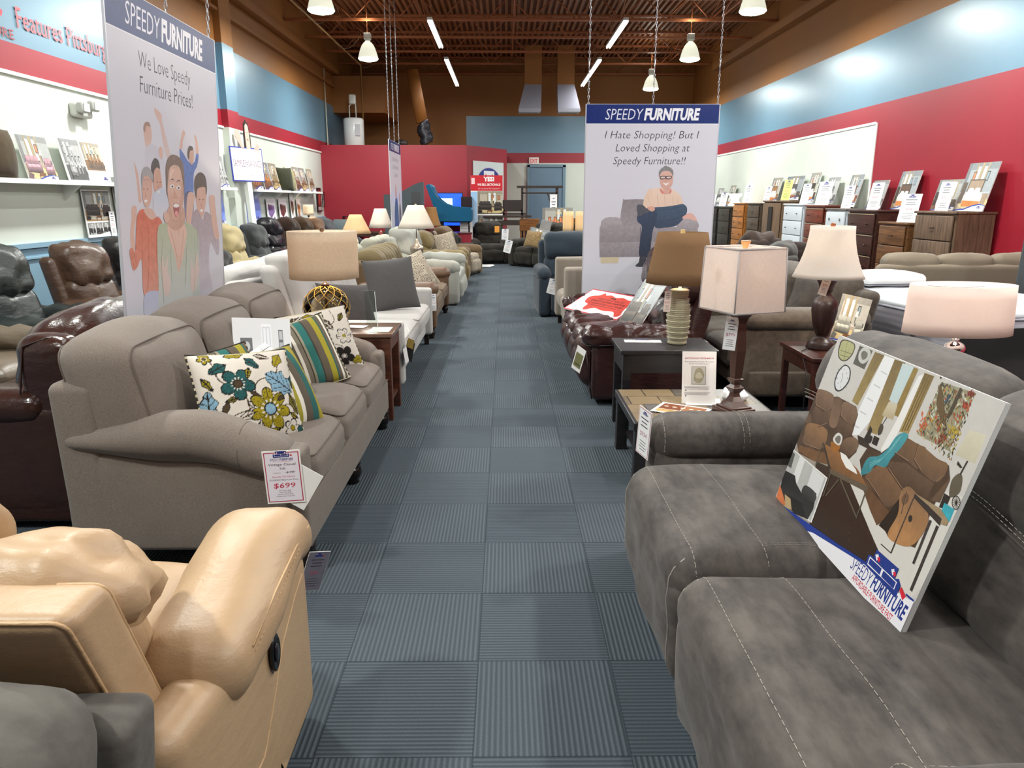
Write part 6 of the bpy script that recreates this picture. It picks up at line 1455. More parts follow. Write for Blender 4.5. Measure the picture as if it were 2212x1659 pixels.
for sx in (-1, 1):
    for sy in (-1, 1): m = MB(); m.rbox((sx * .385, sy * .335, .18), (.07, .07, .34), .006); m.box((sx * .385, sy * .335, .02), (.072, .072, .03)); m.build('leg', mBlk, t)
m = MB(); m.box((0, 0, .12), (.72, .62, .02)); m.build('shelf', mBlk, t)
for sy in (-1, 1):
    m = MB(); m.tube([(-.37, sy * .35, .3), (-.2, sy * .36, .24), (0, sy * .36, .22), (.2, sy * .36, .24), (.37, sy * .35, .3)], .012, 6); m.build('curved_rail', mBlk, t)
# lamp with square hexagonal shade
def sqbase(t):
    m = MB(); m.rbox((0, 0, .022), (.19, .19, .044), .004); m.rbox((0, 0, .05), (.155, .155, .014), .003)
    m.lathe([(.086, .056), (.056, .09), (.036, .125), (.030, .15), (.056, .185), (.056, .192), (.030, .215), (.054, .25), (.054, .256), (.034, .262), (.038, .30), (.049, .46), (.040, .66), (.052, .70), (.078, .73), (.078, .735), (0, .735)], n=4, smooth=False, M=rotz(PI / 4)); m.build('lamp_base', plain((70, 46, 38), .35), t)
def hexshade(t, zs, hs, mat):
    pass
t = thing('table_lamp', 'tall dark square column lamp with a boxy white linen shade on the slate table', 'lamp', (1.325, 4.14, .394), .34)
SB = MB(); sqbase_off = sqbase; sqbase(t)
for ch in t.children: ch.scale = (.92, .92, .80)
m = MB(); m.tube([(0, 0, .585), (0, 0, .86)], .008, 8); m.build('stem', plain((96, 62, 44), .35, .4), t)
pts6 = [(-.165, -.165), (.165, -.165), (.165, .165), (-.165, .165)]
def hexring(k, ins=0): return [(x * k * (1 - ins), y * k * (1 - ins)) for x, y in pts6]
m = MB(); vs = []; fs = []
for (k, z, ins) in ((1.0, .60, 0), (.93, .955, 0), (.93, .955, .012), (1.0, .60, .012)): vs += [(x, y, z) for x, y in hexring(k, ins)]
for r in range(4):
    for i in range(4): j = (i + 1) % 4; fs.append((r * 4 + i, r * 4 + j, ((r + 1) % 4) * 4 + j, ((r + 1) % 4) * 4 + i))
m.add(vs, fs, 0, False); o = m.build('lamp_shade', shade_mat((240, 230, 224), .55, var=.05), t)
m = MB()
for (k, z) in ((1.004, .607), (.938, .948)): m.tube([(x, y, z) for x, y in hexring(k)], .007, 6, closed=True)
for i in range(4): a = hexring(1.003)[i]; b = hexring(.937)[i]; m.tube([(a[0], a[1], .605), (b[0], b[1], .95)], .004, 6)
m.build('binding', shade_mat((216, 210, 210), .4), o)
spider(t, .935, .13, plain((120, 110, 90), .3, .9)); bulb(t, .76, 13, (1, .85, .74)); m = MB(); m.lathe([(0, 0), (.018, .004), (.03, .03), (.026, .055), (.0, .072)], (0, 0, .73), 14); m.build('bulb', emit((255, 214, 160), 6), t)
m = MB(); m.lathe([(.014, 0), (.034, .042), (.034, .046), (0, .046)], (0, 0, .94), 4, smooth=False); m.build('finial', plain((200, 140, 90), .3, .3), t)
card('hang_tag', 'white tag with dark photo square on the square column lamp', (1.265, 4.12, .77), (0, .06, -.35), .07, .19, border=None)
# standing leaflet and papers
t = thing('standing_sign', 'folded white notice card standing on the slate table', 'notice card', (1.17, 4.33, .394), rot=(-.1, -.04, -.25))
m = MB(); m.box((0, .001, .16), (.2, .002, .32)); m.box((.02, .05, .001), (.22, .16, .002), M=rotx(.1)); m.build('sheet', PAPER, t)
p = Print(.0003); p.text("ASK TO SEE WHAT THEY'RE MADE OF", 0, .275, .0095, (190, 70, 100), .006, 0, .17); p.text('The construction of every sofa matters', 0, .256, .007, (110, 110, 120), 0, 0, .17); p.text('ask The Consultants to see it', 0, .243, .007, (110, 110, 120), 0, 0, .12)
p.rect(-.045, .12, .04, .23, (150, 150, 146)); p.rect(-.042, .123, .037, .227, (196, 196, 188)); p.curve([(-.03, .15), (-.02, .21), (.01, .22), (.03, .18), (.015, .135), (-.01, .13)], (160, 156, 132)); p.curve([(-.02, .16), (-.01, .19), (.01, .19), (.02, .16)], (190, 188, 166))
for z in (.105, .098, .09, .07, .063, .056): p.rect(-.085, z, .08 - (z * 13 % .05), z + .002, (130, 130, 138))
p.rect(-.08, .08, -.073, .086, (50, 50, 60)); p.rect(-.08, .046, -.073, .052, (50, 50, 60)); p.build('printed_face', t, (0, -.0005, 0))
for i, (x, y, r, w_, h_, lab) in enumerate(((1.03, 4.18, -.55, .3, .22, 'orange and brown photo leaflet on the slate table'), (1.06, 4.05, -.25, .28, .12, 'white price sheet under the orange leaflet on the slate table'))):
    t = thing('leaflet', lab, 'leaflet', (x, y, .396 + .004 * (1 - i)), rot=(-PI / 2, 0, r)); m = MB(); m.box((0, 0, 0), (w_, .0015, h_)); m.build('sheet', PAPER, t); p = Print(.0003)
    if i == 0: p.rect(-.14, -.1, .14, .1, (226, 222, 220)); p.rect(-.13, -.03, .0, .09, (120, 66, 40)); p.rect(.005, -.03, .13, .09, (150, 96, 56)); p.rect(-.13, -.09, .13, -.035, (206, 170, 110)); [p.ell(-.1 + k * .05, .03, .014, .01, (230, 210, 190)) for k in range(5)]; p.line([(-.12, -.06), (-.05, -.05), (.02, -.07), (.12, -.05)], .004, (90, 60, 40))
    else: p.text('$249', -.07, -.02, .035, (190, 60, 90), 0, .2); [p.rect(0, -.04 + k * .015, .11, -.037 + k * .015, (120, 110, 120)) for k in range(6)]
    p.build('printed_face', t, (0, -.0012, 0))
t = MB(); t.soft((0, 0, .035), (.15, .1, .07), .034, (.01, .01, .01), wr=.02, wf=22, m=9); tag(t.build('plastic_bag', plain((222, 224, 228), .2), None, (1.42, 4.43, .394), (0, .1, .4)), 'crumpled white plastic bag behind the square column lamp', 'bag')
t = MB(); t.tube([(1.42, 4.14, .402), (1.5, 4.1, .4), (1.56, 4.0, .398), (1.6, 3.9, .33), (1.62, 3.86, .02)], .004, 6); tag(t.build('lamp_cord', mBlack), 'black cord running off the slate table', 'cord')
card('price_card', 'white price card on the end of the charcoal suede sofa arm', (.60, 3.10, .50), (0, .10, -1.25), .11, .22)
# ---- side table with bell lamp
mRedW = wood((62, 32, 26), .3)
end_table('dark cherry side table behind the suede sofa', (2.3, 4.98, 0), 0, .62, .60, .60, mRedW, leg=.04, apron=.09, shelf=None, name='end_table', group='end tables right of the aisle')
prb = [(.095, 0), (.1, .01), (.09, .022), (.094, .034), (.07, .055), (.05, .075), (.034, .085), (.045, .1), (.07, .17), (.085, .26), (.083, .31), (.065, .345), (.038, .365), (.034, .39), (.046, .40), (.045, .41), (.052, .44), (.07, .475), (.068, .482), (.045, .49), (.034, .51), (.014, .52)]
table_lamp('bell shaped satin lamp on a dark turned urn base', (2.18, 5.02, .60), prb, (.228, lambda a: .14 + .088 * (1 - a) ** 1.9), .49, .34, shade_mat((240, 234, 228), .6, var=.03), plain((58, 38, 34), .35, .1), 20, fin=('ball', plain((150, 90, 60), .2, .6)), lobes=8, la=.035)
card('hang_tag', 'white and peach tags hanging from the bell lamp', (2.11, 4.93, .98), (0, .25, -.2), .055, .15, border=None, tint=(236, 214, 200), price='$89')
t = MB(); t.tube([(2.08, 4.98, .61), (2.0, 4.9, .607), (1.985, 4.75, .5), (1.98, 4.73, .1), (2.1, 4.9, .01)], .004, 6); tag(t.build('lamp_cord', mBlack), 'thin brown cord hanging from the cherry side table', 'cord')
board('pale photo board leaning right behind the bell lamp', (2.42, 5.2, .605), lay(-1.9, .25, .2), .2, .34, 55, 'sofa', (160, 160, 150), .006, group='boards resting on tables')
# ---- oval drum lamp with chrome balls
end_table('dark stand under the oval chrome lamp', (2.3, 3.68, 0), 0, .5, .5, .55, mBlk, name='end_table', group='end tables right of the aisle')
mChr = plain((226, 226, 230), .06, 1)
prc = [(.08, 0), (.082, .012), (.03, .022), (.012, .03)] + [(.012 + .05 * math.sin(a), .09 - .055 * math.cos(a)) for a in [.2 + 2.74 * k / 10 for k in range(11)]] + [(.012, .16), (.02, .165), (.012, .17)] + [(.012 + .046 * math.sin(a), .285 - .056 * math.cos(a)) for a in [.2 + 2.74 * k / 10 for k in range(11)]] + [(.018, .345), (.02, .352), (.01, .36)]
table_lamp('wide oval white drum lamp on stacked chrome balls', (2.28, 3.68, .56), prc, (.268, .256), .385, .245, shade_mat((246, 234, 228), .55, var=.02), mChr, 15, ex=1.0, ey=.62, col=(1, .86, .77))
# ---- brown grey sofa and others behind
mBG = suede((90, 80, 70), (60, 52, 46))
seating('sofa', 'brown grey suede sofa with a long rolled arm behind the cherry side table', 'sofa', (2.28, 6.55, 0), RZR, 2.15, 1.05, 2, .46, .80, .26, .98, mBG, arm='roll', back='cushion', feet='block', lean=.2)
seating('reclining_sofa', 'dark chocolate leather reclining sofa back right behind the suede sofa', 'sofa', (2.14, 2.05, 0), RZL, 2.2, .9, 2, .46, .62, .22, .95, leather((66, 48, 43), .25, crease=.4), arm='pad', back='recliner', rows=1, wr=.03, lean=.15)
t = thing('black_headboard', 'curved black headboard standing by the chrome lamp', 'headboard', (2.98, 3.75, 0), RZL + .25)
m = MB(); pl = [(-.8, .1), (.8, .1)] + [(.8 - 1.6 * k / 14, .72 + .22 * math.sin(PI * k / 14) ** .8) for k in range(15)]; m.prism(pl, -.04, .04); m.build('panel', fabric((36, 34, 36)), t)
# mattresses
def knit():
    t = NT('knitted_ticking'); v = t.co((26, 26, 26)); vo = t.n('ShaderNodeTexVoronoi'); t.l(v, vo.inputs['Vector']); vo.inputs['Randomness'].default_value = .35
    t.l(t.ramp(vo.outputs[0], [(.0, lin((222, 222, 226))), (.8, lin((196, 196, 204)))]), t.b.inputs['Base Color']); t.b.inputs['Roughness'].default_value = .9
    t.l(t.bump(vo.outputs[0], .7, -.012), t.b.inputs['Normal']); return t.m
mKnit = knit()
def quilt():
    t = NT('quilted_ticking'); v = t.co((1, 1, 1)); w1 = t.n('ShaderNodeTexWave', wave_type='BANDS', bands_direction='Z'); t.l(v, w1.inputs['Vector']); w1.inputs['Scale'].default_value = 6.2; w1.inputs['Distortion'].default_value = .0
    n1 = t.noise(v, 16, 2); f = t.math('ADD', w1.outputs[1], t.math('MULTIPLY', n1, .3)); t.l(t.mix(w1.outputs[1], lin((166, 166, 174)), lin((186, 186, 194))), t.b.inputs['Base Color']); t.b.inputs['Roughness'].default_value = .8
    t.l(t.bump(f, .2, .004), t.b.inputs['Normal']); return t.m
mQuilt = quilt(); mTop = fabric((196, 200, 204), weave=160, var=.06); mTape = fabric((104, 104, 112))
def mattress(name, lab, loc, rz, w, l, zb, th, side, top, tape, handles=True, found=None):
    t = thing(name, lab, 'mattress', loc, rz)
    if found: m = MB(); m.rbox((0, 0, zb / 2 + .02), (w - .02, l - .02, zb - .05), .02); m.build('foundation', found, t)
    m = MB(); m.soft((0, 0, zb + th / 2), (w, l, th - .02), .05, (.02, .01, 0), m=16, wr=.006); m.build('mattress_side', side, t)
    m = MB(); m.soft((0, 0, zb + th - .02), (w - .01, l - .01, .06), .03, (0, 0, .02), m=12, wr=.01, wf=5); m.build('quilted_top', top, t)
    m = MB()
    for z in (zb + th - .045, zb + .03): m.tube([(x * (w / 2 + .004), y * (l / 2 + .004), z) for x, y in ((-1, -.95), (-.95, -1), (.95, -1), (1, -.95), (1, .95), (.95, 1), (-.95, 1), (-1, .95))], .007, 6, closed=True)
    m.build('edge_tape', tape, t)
    if handles:
        for yy in (-.28, .28): m = MB(); m.box((-w / 2 - .022, yy * l, zb + th / 2), (.008, .05, th - .09)); m.build('handle', tape, t)
    return t
mattress('mattress', 'grey white quilted mattress on a black grid base behind the bell lamp', (3.98, 6.5, 0), .12, 1.5, 1.95, .34, .42, mQuilt, mTop, mTape, found=fabric((34, 34, 36)))
mattress('mattress', 'bubble knit white mattress with navy stripe at the right edge', (4.0, 4.05, 0), .38, 1.5, 1.9, .34, .36, mKnit, mKnit, plain((36, 60, 120), .7), False, fabric((34, 34, 36)))
t = thing('foot_protector', 'navy and white mattress foot cover at the right edge', 'mattress cover', (3.45, 3.45, .715), .38); m = MB(); m.soft((0, 0, 0), (.5, .7, .012), .005, wr=.01, m=10); m.build('cover', stripes([((236, 236, 238), 3), ((40, 66, 130), 4), ((236, 236, 238), 4)], 0, .5), t)
t = MB(); t.soft((0, 0, .055), (.62, .40, .11), .065, (0, .01, .03), m=8, wr=.01); pw = t.build('bed_pillow', stripes([((222, 222, 222), 5), ((60, 60, 66), .5), ((176, 176, 182), 4), ((60, 60, 66), .5), ((226, 226, 226), 7)], 2, .20), None, (3.72, 7.25, .80), (0, 0, .1)); tag(pw, 'white memory pillow with a mesh band on the grey mattress', 'pillow')
t = thing('upright_mattress', 'white bubble knit mattress standing upright at the right edge', 'mattress', (5.50, 6.95, 0), rot=(0, .03, .08)); m = MB(); m.soft((.0, 0, .9), (1.2, .28, 1.8), .06, m=8); m.build('mattress_side', mKnit, t); m = MB(); m.soft((-.635, .0, .9), (.05, .3, 1.82), .02); m.build('dark_edge', fabric((60, 64, 68)), t)
card('hang_tag', 'white tag hanging on the upright mattress', (5.12, 7.18, 1.35), (0, .0, .2), .1, .18, border=None)
# beige sectional, dark recliners
seating('sectional_sofa', 'beige sectional sofa with plump cushions below the chests', 'sofa', (5.02, 8.5, 0), PI + .0, 2.2, .95, 3, .46, .62, .22, .98, fabric((128, 116, 100)), arm='roll', back='cushion', lean=.15, piping=fabric((90, 80, 70)))
seating('reclining_loveseat', 'dark grey loveseat with sloping arms and an orange tag', 'loveseat', (3.1, 9.5, 0), RZR - .35, 1.5, .95, 2, .46, .72, .16, 1.02, fabric((74, 72, 70)), arm='track', back='recliner', wr=.02, lean=.25)
t = thing('hang_tag', 'orange tag on the dark grey sloping arm loveseat', 'hang tag', (3.05, 9.2, .93), rot=lay(-1.9, .3, .25)); m = MB(); m.box((0, 0, .0), (.08, .003, .16)); m.build('sheet', plain((196, 120, 40)), t); p = Print(); p.ell(0, -.01, .025, .03, (60, 50, 40)); p.build('printed_face', t, (0, -.0025, 0))
seating('armchair', 'dark brown armchair with a channelled top, right of the man banner', 'armchair', (3.35, 11.0, 0), RZR - .9, 1.0, .95, 1, .46, .62, .2, 1.12, fabric((66, 54, 48)), arm='pad', back='recliner', rows=1, wr=.03)
seating('sofa', 'dark brown low sofa beneath the near chests', 'sofa', (4.75, 12.5, 0), PI, 1.6, .9, 3, .44, .6, .2, .88, fabric((58, 48, 44)), arm='pad', back='cushion')
end_table('table with papers in front of the dark grey loveseat', (2.9, 7.6, 0), 0, .8, .5, .5, wood((70, 60, 50)), name='end_table', group='end tables right of the aisle')
card('leaflet', 'white leaflet on the table before the dark grey loveseat', (2.85, 7.55, .503), (-PI / 2, 0, .3), .3, .22, border=None)
t = thing('acrylic_stand', 'small acrylic leaflet stand just right of the man banner', 'sign holder', (2.42, 7.72, .50), rz=0); m = MB(); m.box((0, 0, .2), (.12, .004, .4)); m.build('pane', glass((236, 240, 244), .05, .7), t)
# beige chair, navy recliner along the aisle
mBei = fabric((146, 136, 124), var=.1)
seating('loveseat', 'beige tufted loveseat with high rolled arms beside the aisle', 'loveseat', (1.12, 9.0, 0), RZR, 1.75, .98, 2, .48, .87, .24, .95, mBei, arm='track', back='cushion', lean=.2, feet='block')
pillow('throw_pillow', 'pale patterned pillow on the beige tufted loveseat', (1.15, 9.35, .52), lay(PI * 1.15, .4, 0), (.45, .45), fabric((170, 168, 160), var=.5, weave=90), .15)
card('price_card', 'tilted white price card on the beige loveseat arm', (.60, 9.85, .38), (.0, .25, -.2), .13, .2, border=None)
mNav = fabric((48, 58, 68), var=.12)
seating('recliner', 'navy blue wing back recliner beside the aisle', 'recliner', (.95, 10.75, 0), .06, 1.05, .95, 1, .48, .68, .18, 1.08, mNav, arm='pad', back='recliner', rows=2, wr=.01, lean=.1)
seating('recliner', 'grey recliner chair beyond the navy recliner', 'recliner', (1.15, 12.6, 0), RZR, .95, .95, 1, .46, .66, .2, 1.0, fabric((78, 82, 84)), arm='pad', back='recliner', rows=2)
card('hang_tag', 'white tag on the grey recliner beyond the navy one', (.63, 12.9, .45), (0, .3, -1.0), .1, .2, border=None)
seating('sofa', 'grey sofa between the navy recliner and the right wall aisle', 'sofa', (2.9, 13.4, 0), RZR, 2.0, .95, 2, .46, .64, .2, .95, fabric((96, 94, 92)), arm='roll', back='cushion')
end_table('table under the twin cream lamps', (1.5, 16.5, 0), 0, .8, .5, .6, wood((70, 56, 46)), name='end_table', group='end tables right of the aisle')
for dx, lab in ((-.13, 'left'), (.13, 'right')):
    table_lamp('small square cream lamp, %s of the twin pair at the back' % lab, (1.5 + dx, 16.5 - dx * .5, .61), [(.05, 0), (.05, .02), (.02, .03), (.02, .2), (.01, .24)], (.12, .115), .28, .46, shade_mat((244, 226, 190), .5, var=.02), plain((60, 50, 44)), 9, n=16)
# ================================================================ BANNERS
def banner(lab, M, W, H, draw, back=False, chains=(-.62, 0, .62), zoff=0):
    t = thing('hanging_banner', lab, 'banner', group='hanging banners'); t.matrix_world = M
    m = MB(); m.box((0, .004, H / 2), (W, .008, H)); m.build('panel', plain((206, 204, 214), .35), t)
    if draw:
        p = Print(.00022); draw(p, M, W, H); p.build('printed_face', t, (0, -.0008, 0), None, .3, .35)
    # aluminium edge and chains
    for s_ in (-1, 1): m = MB(); m.box((s_ * W / 2, .004, H / 2), (.01, .012, H)); m.build('edge_strip', plain((206, 206, 214), .3, .3), t)
    ztop = 5.55 - M.translation.z
    for cx in chains:
        m = MB(); chain(m, cx, .004, H - .02, H + .32, .0034); m.tube([(cx, .004, H + .3), (cx, .004, H + .42)], .006, 6); chain(m, cx, .004, H + .4, ztop, .0026); m.build('chain', plain((176, 176, 180), .3, .8), t)
    return t
HB = (24, 44, 112)
def head(p, W, H, hh): p.rect(-W / 2, 0, W / 2, H, (212, 211, 222)); p.rect(-W / 2 + .004, H - hh, W / 2 - .004, H - .004, HB); p.rect(-W / 2 + .004, H - hh - .006, W / 2 - .004, H - hh, (238, 238, 244))
def head_text(p, W, H, hh):
    p.text('SPEEDY', -W * .355, H - hh * .80, hh * .58, (226, 226, 240), -.004, .2, W * .285, 'L'); p.text('FURNITURE', -W * .065, H - hh * .80, hh * .58, (238, 238, 246), .045, .2, W * .42, 'L')
# crowd banner
Mb = Matrix.Translation((-2.0, 4.585, .945)) @ Matrix.Rotation(PI / 2, 4, 'Z') @ Matrix.Rotation(.047, 4, 'X') @ Matrix.Rotation(.012, 4, 'Y')
def crowd(p, M, W, H):
    head(p, W, H, .205); head_text(p, W, H, .205)
    tr = tracer(M)
    for s_, (a, b) in (('We Love Speedy', ((300, 149), (411, 183))), ('Furniture Prices!', ((303, 203), (416, 231)))):
        q0, q1 = tr(*a), tr(*b); p.text(s_, q0[0], (q0[1] + q1[1]) / 2, .088, (40, 40, 52), -.012, .06, q1[0] - q0[0], 'L')
    p.wash = ((214, 212, 222), .24); A = lambda x, y: (240 + x / 3.457, 220 + y / 3.457)
    p.map = lambda x, y: tr(*A(x, y))
    S, S2 = (214, 168, 150), (196, 146, 124); BG = (212, 211, 222)
    cv = p.curve
    # raised arm and back man
    cv([(320, 50), (345, 60), (375, 100), (380, 150), (410, 270), (440, 400), (420, 430), (385, 300), (365, 170), (335, 110)], S, (212, 190, 188)); cv([(240, 190), (255, 155), (285, 165), (300, 220), (300, 290), (285, 340), (262, 340), (246, 270)], (210, 160, 140), (218, 180, 166)); cv([(238, 200), (250, 155), (280, 152), (292, 185), (262, 180), (250, 230)], (150, 112, 90))
    cv([(262, 340), (320, 320), (370, 390), (400, 460), (390, 560), (300, 560), (262, 470)], (198, 196, 210), BG); cv([(355, 350), (375, 335), (385, 380), (375, 430), (358, 400)], S)
    # blue shirt man
    cv([(535, 210), (552, 235), (535, 290), (530, 350), (510, 350), (520, 270)], S); cv([(618, 250), (636, 265), (650, 340), (650, 390), (632, 385), (628, 310)], S)
    cv([(510, 350), (535, 380), (580, 450), (620, 450), (635, 390), (652, 400), (640, 480), (615, 540), (610, 690), (545, 695), (535, 560), (515, 440)], (70, 100, 180), (84, 112, 186)); cv([(570, 350), (600, 335), (615, 370), (612, 450), (598, 470), (580, 430)], (204, 154, 132)); cv([(568, 370), (580, 332), (604, 335), (608, 360), (586, 370), (580, 430), (570, 410)], (70, 56, 50))
    cv([(545, 695), (612, 690), (605, 900), (560, 900)], (64, 62, 96), (150, 140, 170))
    # man behind left
    cv([(300, 480), (320, 425), (350, 440), (362, 500), (375, 580), (378, 650), (360, 700), (330, 690), (312, 610)], (206, 150, 128)); cv([(296, 480), (320, 422), (350, 438), (362, 500), (340, 490), (318, 520), (316, 600), (304, 560)], (54, 44, 44)); cv([(320, 680), (380, 640), (410, 700), (440, 780), (440, 850), (330, 850), (310, 740)], (190, 200, 224), BG)
    # grey haired man in orange
    cv([(170, 450), (200, 540), (212, 640), (225, 740), (205, 740), (190, 600)], S); cv([(225, 560), (240, 500), (270, 490), (300, 530), (305, 620), (302, 700), (280, 780), (250, 780), (230, 700)], (206, 150, 130), (214, 164, 146)); cv([(222, 560), (240, 494), (275, 488), (308, 540), (310, 600), (290, 570), (262, 550), (236, 570), (230, 640)], (150, 146, 146))
    cv([(150, 790), (185, 780), (190, 850), (172, 960), (178, 1090), (150, 1100), (140, 980), (150, 870)], S); cv([(190, 860), (240, 800), (300, 870), (350, 860), (385, 920), (380, 1000), (360, 1420), (300, 1440), (240, 1430), (225, 1180), (190, 1240), (160, 1252), (135, 1120), (155, 1090), (178, 1110)], (206, 78, 50), (214, 140, 116)); cv([(240, 800), (300, 800), (330, 850), (300, 880), (262, 850)], S); cv([(250, 1440), (370, 1430), (380, 1640), (260, 1640)], (180, 186, 220), BG)
    # right man in grey
    cv([(622, 640), (630, 560), (665, 530), (700, 560), (712, 640), (705, 760), (680, 860), (655, 860), (635, 760)], (210, 160, 140)); cv([(620, 660), (622, 570), (660, 526), (700, 556), (714, 650), (704, 700), (700, 640), (660, 640), (640, 660), (634, 720)], (70, 54, 48)); cv([(600, 880), (640, 800), (680, 880), (700, 820), (750, 860), (800, 1010), (806, 1110), (790, 1140), (740, 1050), (730, 1230), (760, 1470), (640, 1480), (640, 1100)], (160, 138, 146), (206, 200, 214))
    cv([(730, 710), (770, 705), (775, 760), (790, 900), (805, 1010), (770, 1010), (745, 860)], S); cv([(570, 690), (620, 690), (615, 760), (600, 860), (590, 940), (560, 900)], S)
    # central woman
    cv([(345, 950), (410, 905), (470, 880), (540, 890), (620, 940), (650, 1010), (655, 1300), (660, 1480), (620, 1640), (380, 1640), (350, 1300)], (164, 176, 140), (206, 210, 214)); cv([(420, 900), (470, 850), (530, 880), (545, 920), (560, 1000), (505, 1265), (470, 1130), (425, 1000)], (222, 178, 158)); cv([(430, 780), (530, 780), (545, 900), (480, 960), (415, 905)], S2)
    cv([(412, 560), (430, 470), (470, 440), (520, 470), (540, 560), (542, 680), (530, 780), (500, 860), (470, 868), (440, 800), (420, 700)], (218, 172, 150), (212, 160, 138)); cv([(408, 600), (406, 480), (430, 410), (465, 394), (510, 420), (536, 480), (544, 600), (540, 700), (530, 600), (510, 500), (470, 470), (432, 500), (420, 600), (414, 700)], (110, 84, 70))
    for x, y in ((452, 632), (500, 642)): cv([(x - 20, y), (x, y - 18), (x + 16, y), (x, y + 14)], (236, 230, 228)); p.ell(0, 0, 0, 0, BRN[:3]) if 0 else cv([(x - 7, y), (x, y - 9), (x + 7, y), (x, y + 9)], (60, 40, 34)); cv([(x - 24, y - 40), (x, y - 60), (x + 16, y - 44), (x, y - 50)], (96, 70, 58))
    cv([(468, 660), (484, 700), (488, 720), (470, 724), (460, 712)], (198, 140, 120)); cv([(458, 770), (480, 755), (504, 770), (500, 830), (482, 864), (466, 830)], (150, 60, 60)); cv([(462, 768), (480, 758), (500, 768), (498, 786), (464, 786)], (240, 236, 232)); cv([(470, 830), (484, 812), (496, 830), (484, 858)], (226, 140, 136))
    cv([(350, 1140), (370, 1230), (380, 1130), (395, 1240), (415, 1150), (420, 1260), (440, 1330), (430, 1430), (400, 1440), (380, 1340)], (216, 190, 180)); cv([(600, 1170), (610, 1250), (640, 1130), (650, 1240), (668, 1210), (640, 1320), (628, 1400), (600, 1420), (590, 1300)], (216, 190, 180)); cv([(390, 830), (410, 820), (430, 870), (410, 905), (392, 880)], S)
    # modelling of the printed face, hair and shirt folds
    cv([(520, 600), (536, 640), (528, 760), (505, 850), (515, 760), (522, 680)], (196, 146, 124)); cv([(428, 560), (440, 520), (470, 500), (452, 540), (436, 590)], (230, 190, 170)); cv([(440, 700), (452, 720), (450, 742), (436, 726)], (208, 150, 130)); cv([(505, 716), (520, 708), (522, 736), (508, 744)], (208, 150, 130))
    for k in range(7): p.line([(424 + k * 15, 500 - abs(k - 3) * 10), (432 + k * 14, 425 + abs(k - 3) * 8)], .0022, (86, 64, 52))
    for q in (((452, 900), (470, 930), (470, 985)), ((520, 895), (505, 930), (498, 985)), ((440, 960), (500, 1200)), ((540, 960), (508, 1230))): p.line(list(q), .0026, (190, 142, 122))
    for q in (((380, 1010), (372, 1200), (390, 1500)), ((620, 1000), (628, 1200), (610, 1500)), ((440, 1100), (450, 1350)), ((560, 1080), (552, 1350))): p.line(list(q), .003, (140, 152, 116))
    for q in (((225, 930), (232, 1180)), ((270, 900), (280, 1200), (272, 1400)), ((340, 930), (335, 1200)), ((165, 1130), (185, 1210)), ((150, 1160), (170, 1240))): p.line(list(q), .003, (176, 62, 40))
    for q in (((560, 470), (572, 560), (568, 660)), ((600, 480), (594, 600)), ((525, 400), (548, 470)), ((640, 420), (618, 500))): p.line(list(q), .0026, (54, 80, 150))
    for q in (((660, 900), (670, 1150)), ((700, 900), (712, 1200)), ((640, 920), (646, 1100)), ((760, 960), (785, 1100))): p.line(list(q), .0026, (134, 114, 122))
    for (x, y) in ((262, 600), (666, 620)): p.line([(x - 22, y - 14), (x - 4, y - 22)], .002, (90, 70, 60)); p.line([(x + 6, y - 22), (x + 22, y - 12)], .002, (90, 70, 60))
    # small faces' features
    for (x, y, k) in ((255, 650, 1.0), (352, 600, .8), (672, 730, .9)):
        for dx in (-14, 14): cv([(x + dx * k - 6, y), (x + dx * k, y - 4), (x + dx * k + 6, y + 1), (x + dx * k, y + 4)], (80, 56, 50))
        cv([(x - 12 * k, y + 88 * k), (x, y + 80 * k), (x + 14 * k, y + 84 * k), (x + 2, y + 104 * k)], (240, 236, 232)); cv([(x - 2, y + 20), (x + 6, y + 56 * k), (x - 6, y + 58 * k)], (190, 134, 116))
    p.map = None
banner('tall banner with a cheering crowd photo, hanging on the left', Mb, 1.40, 1.685, crowd)
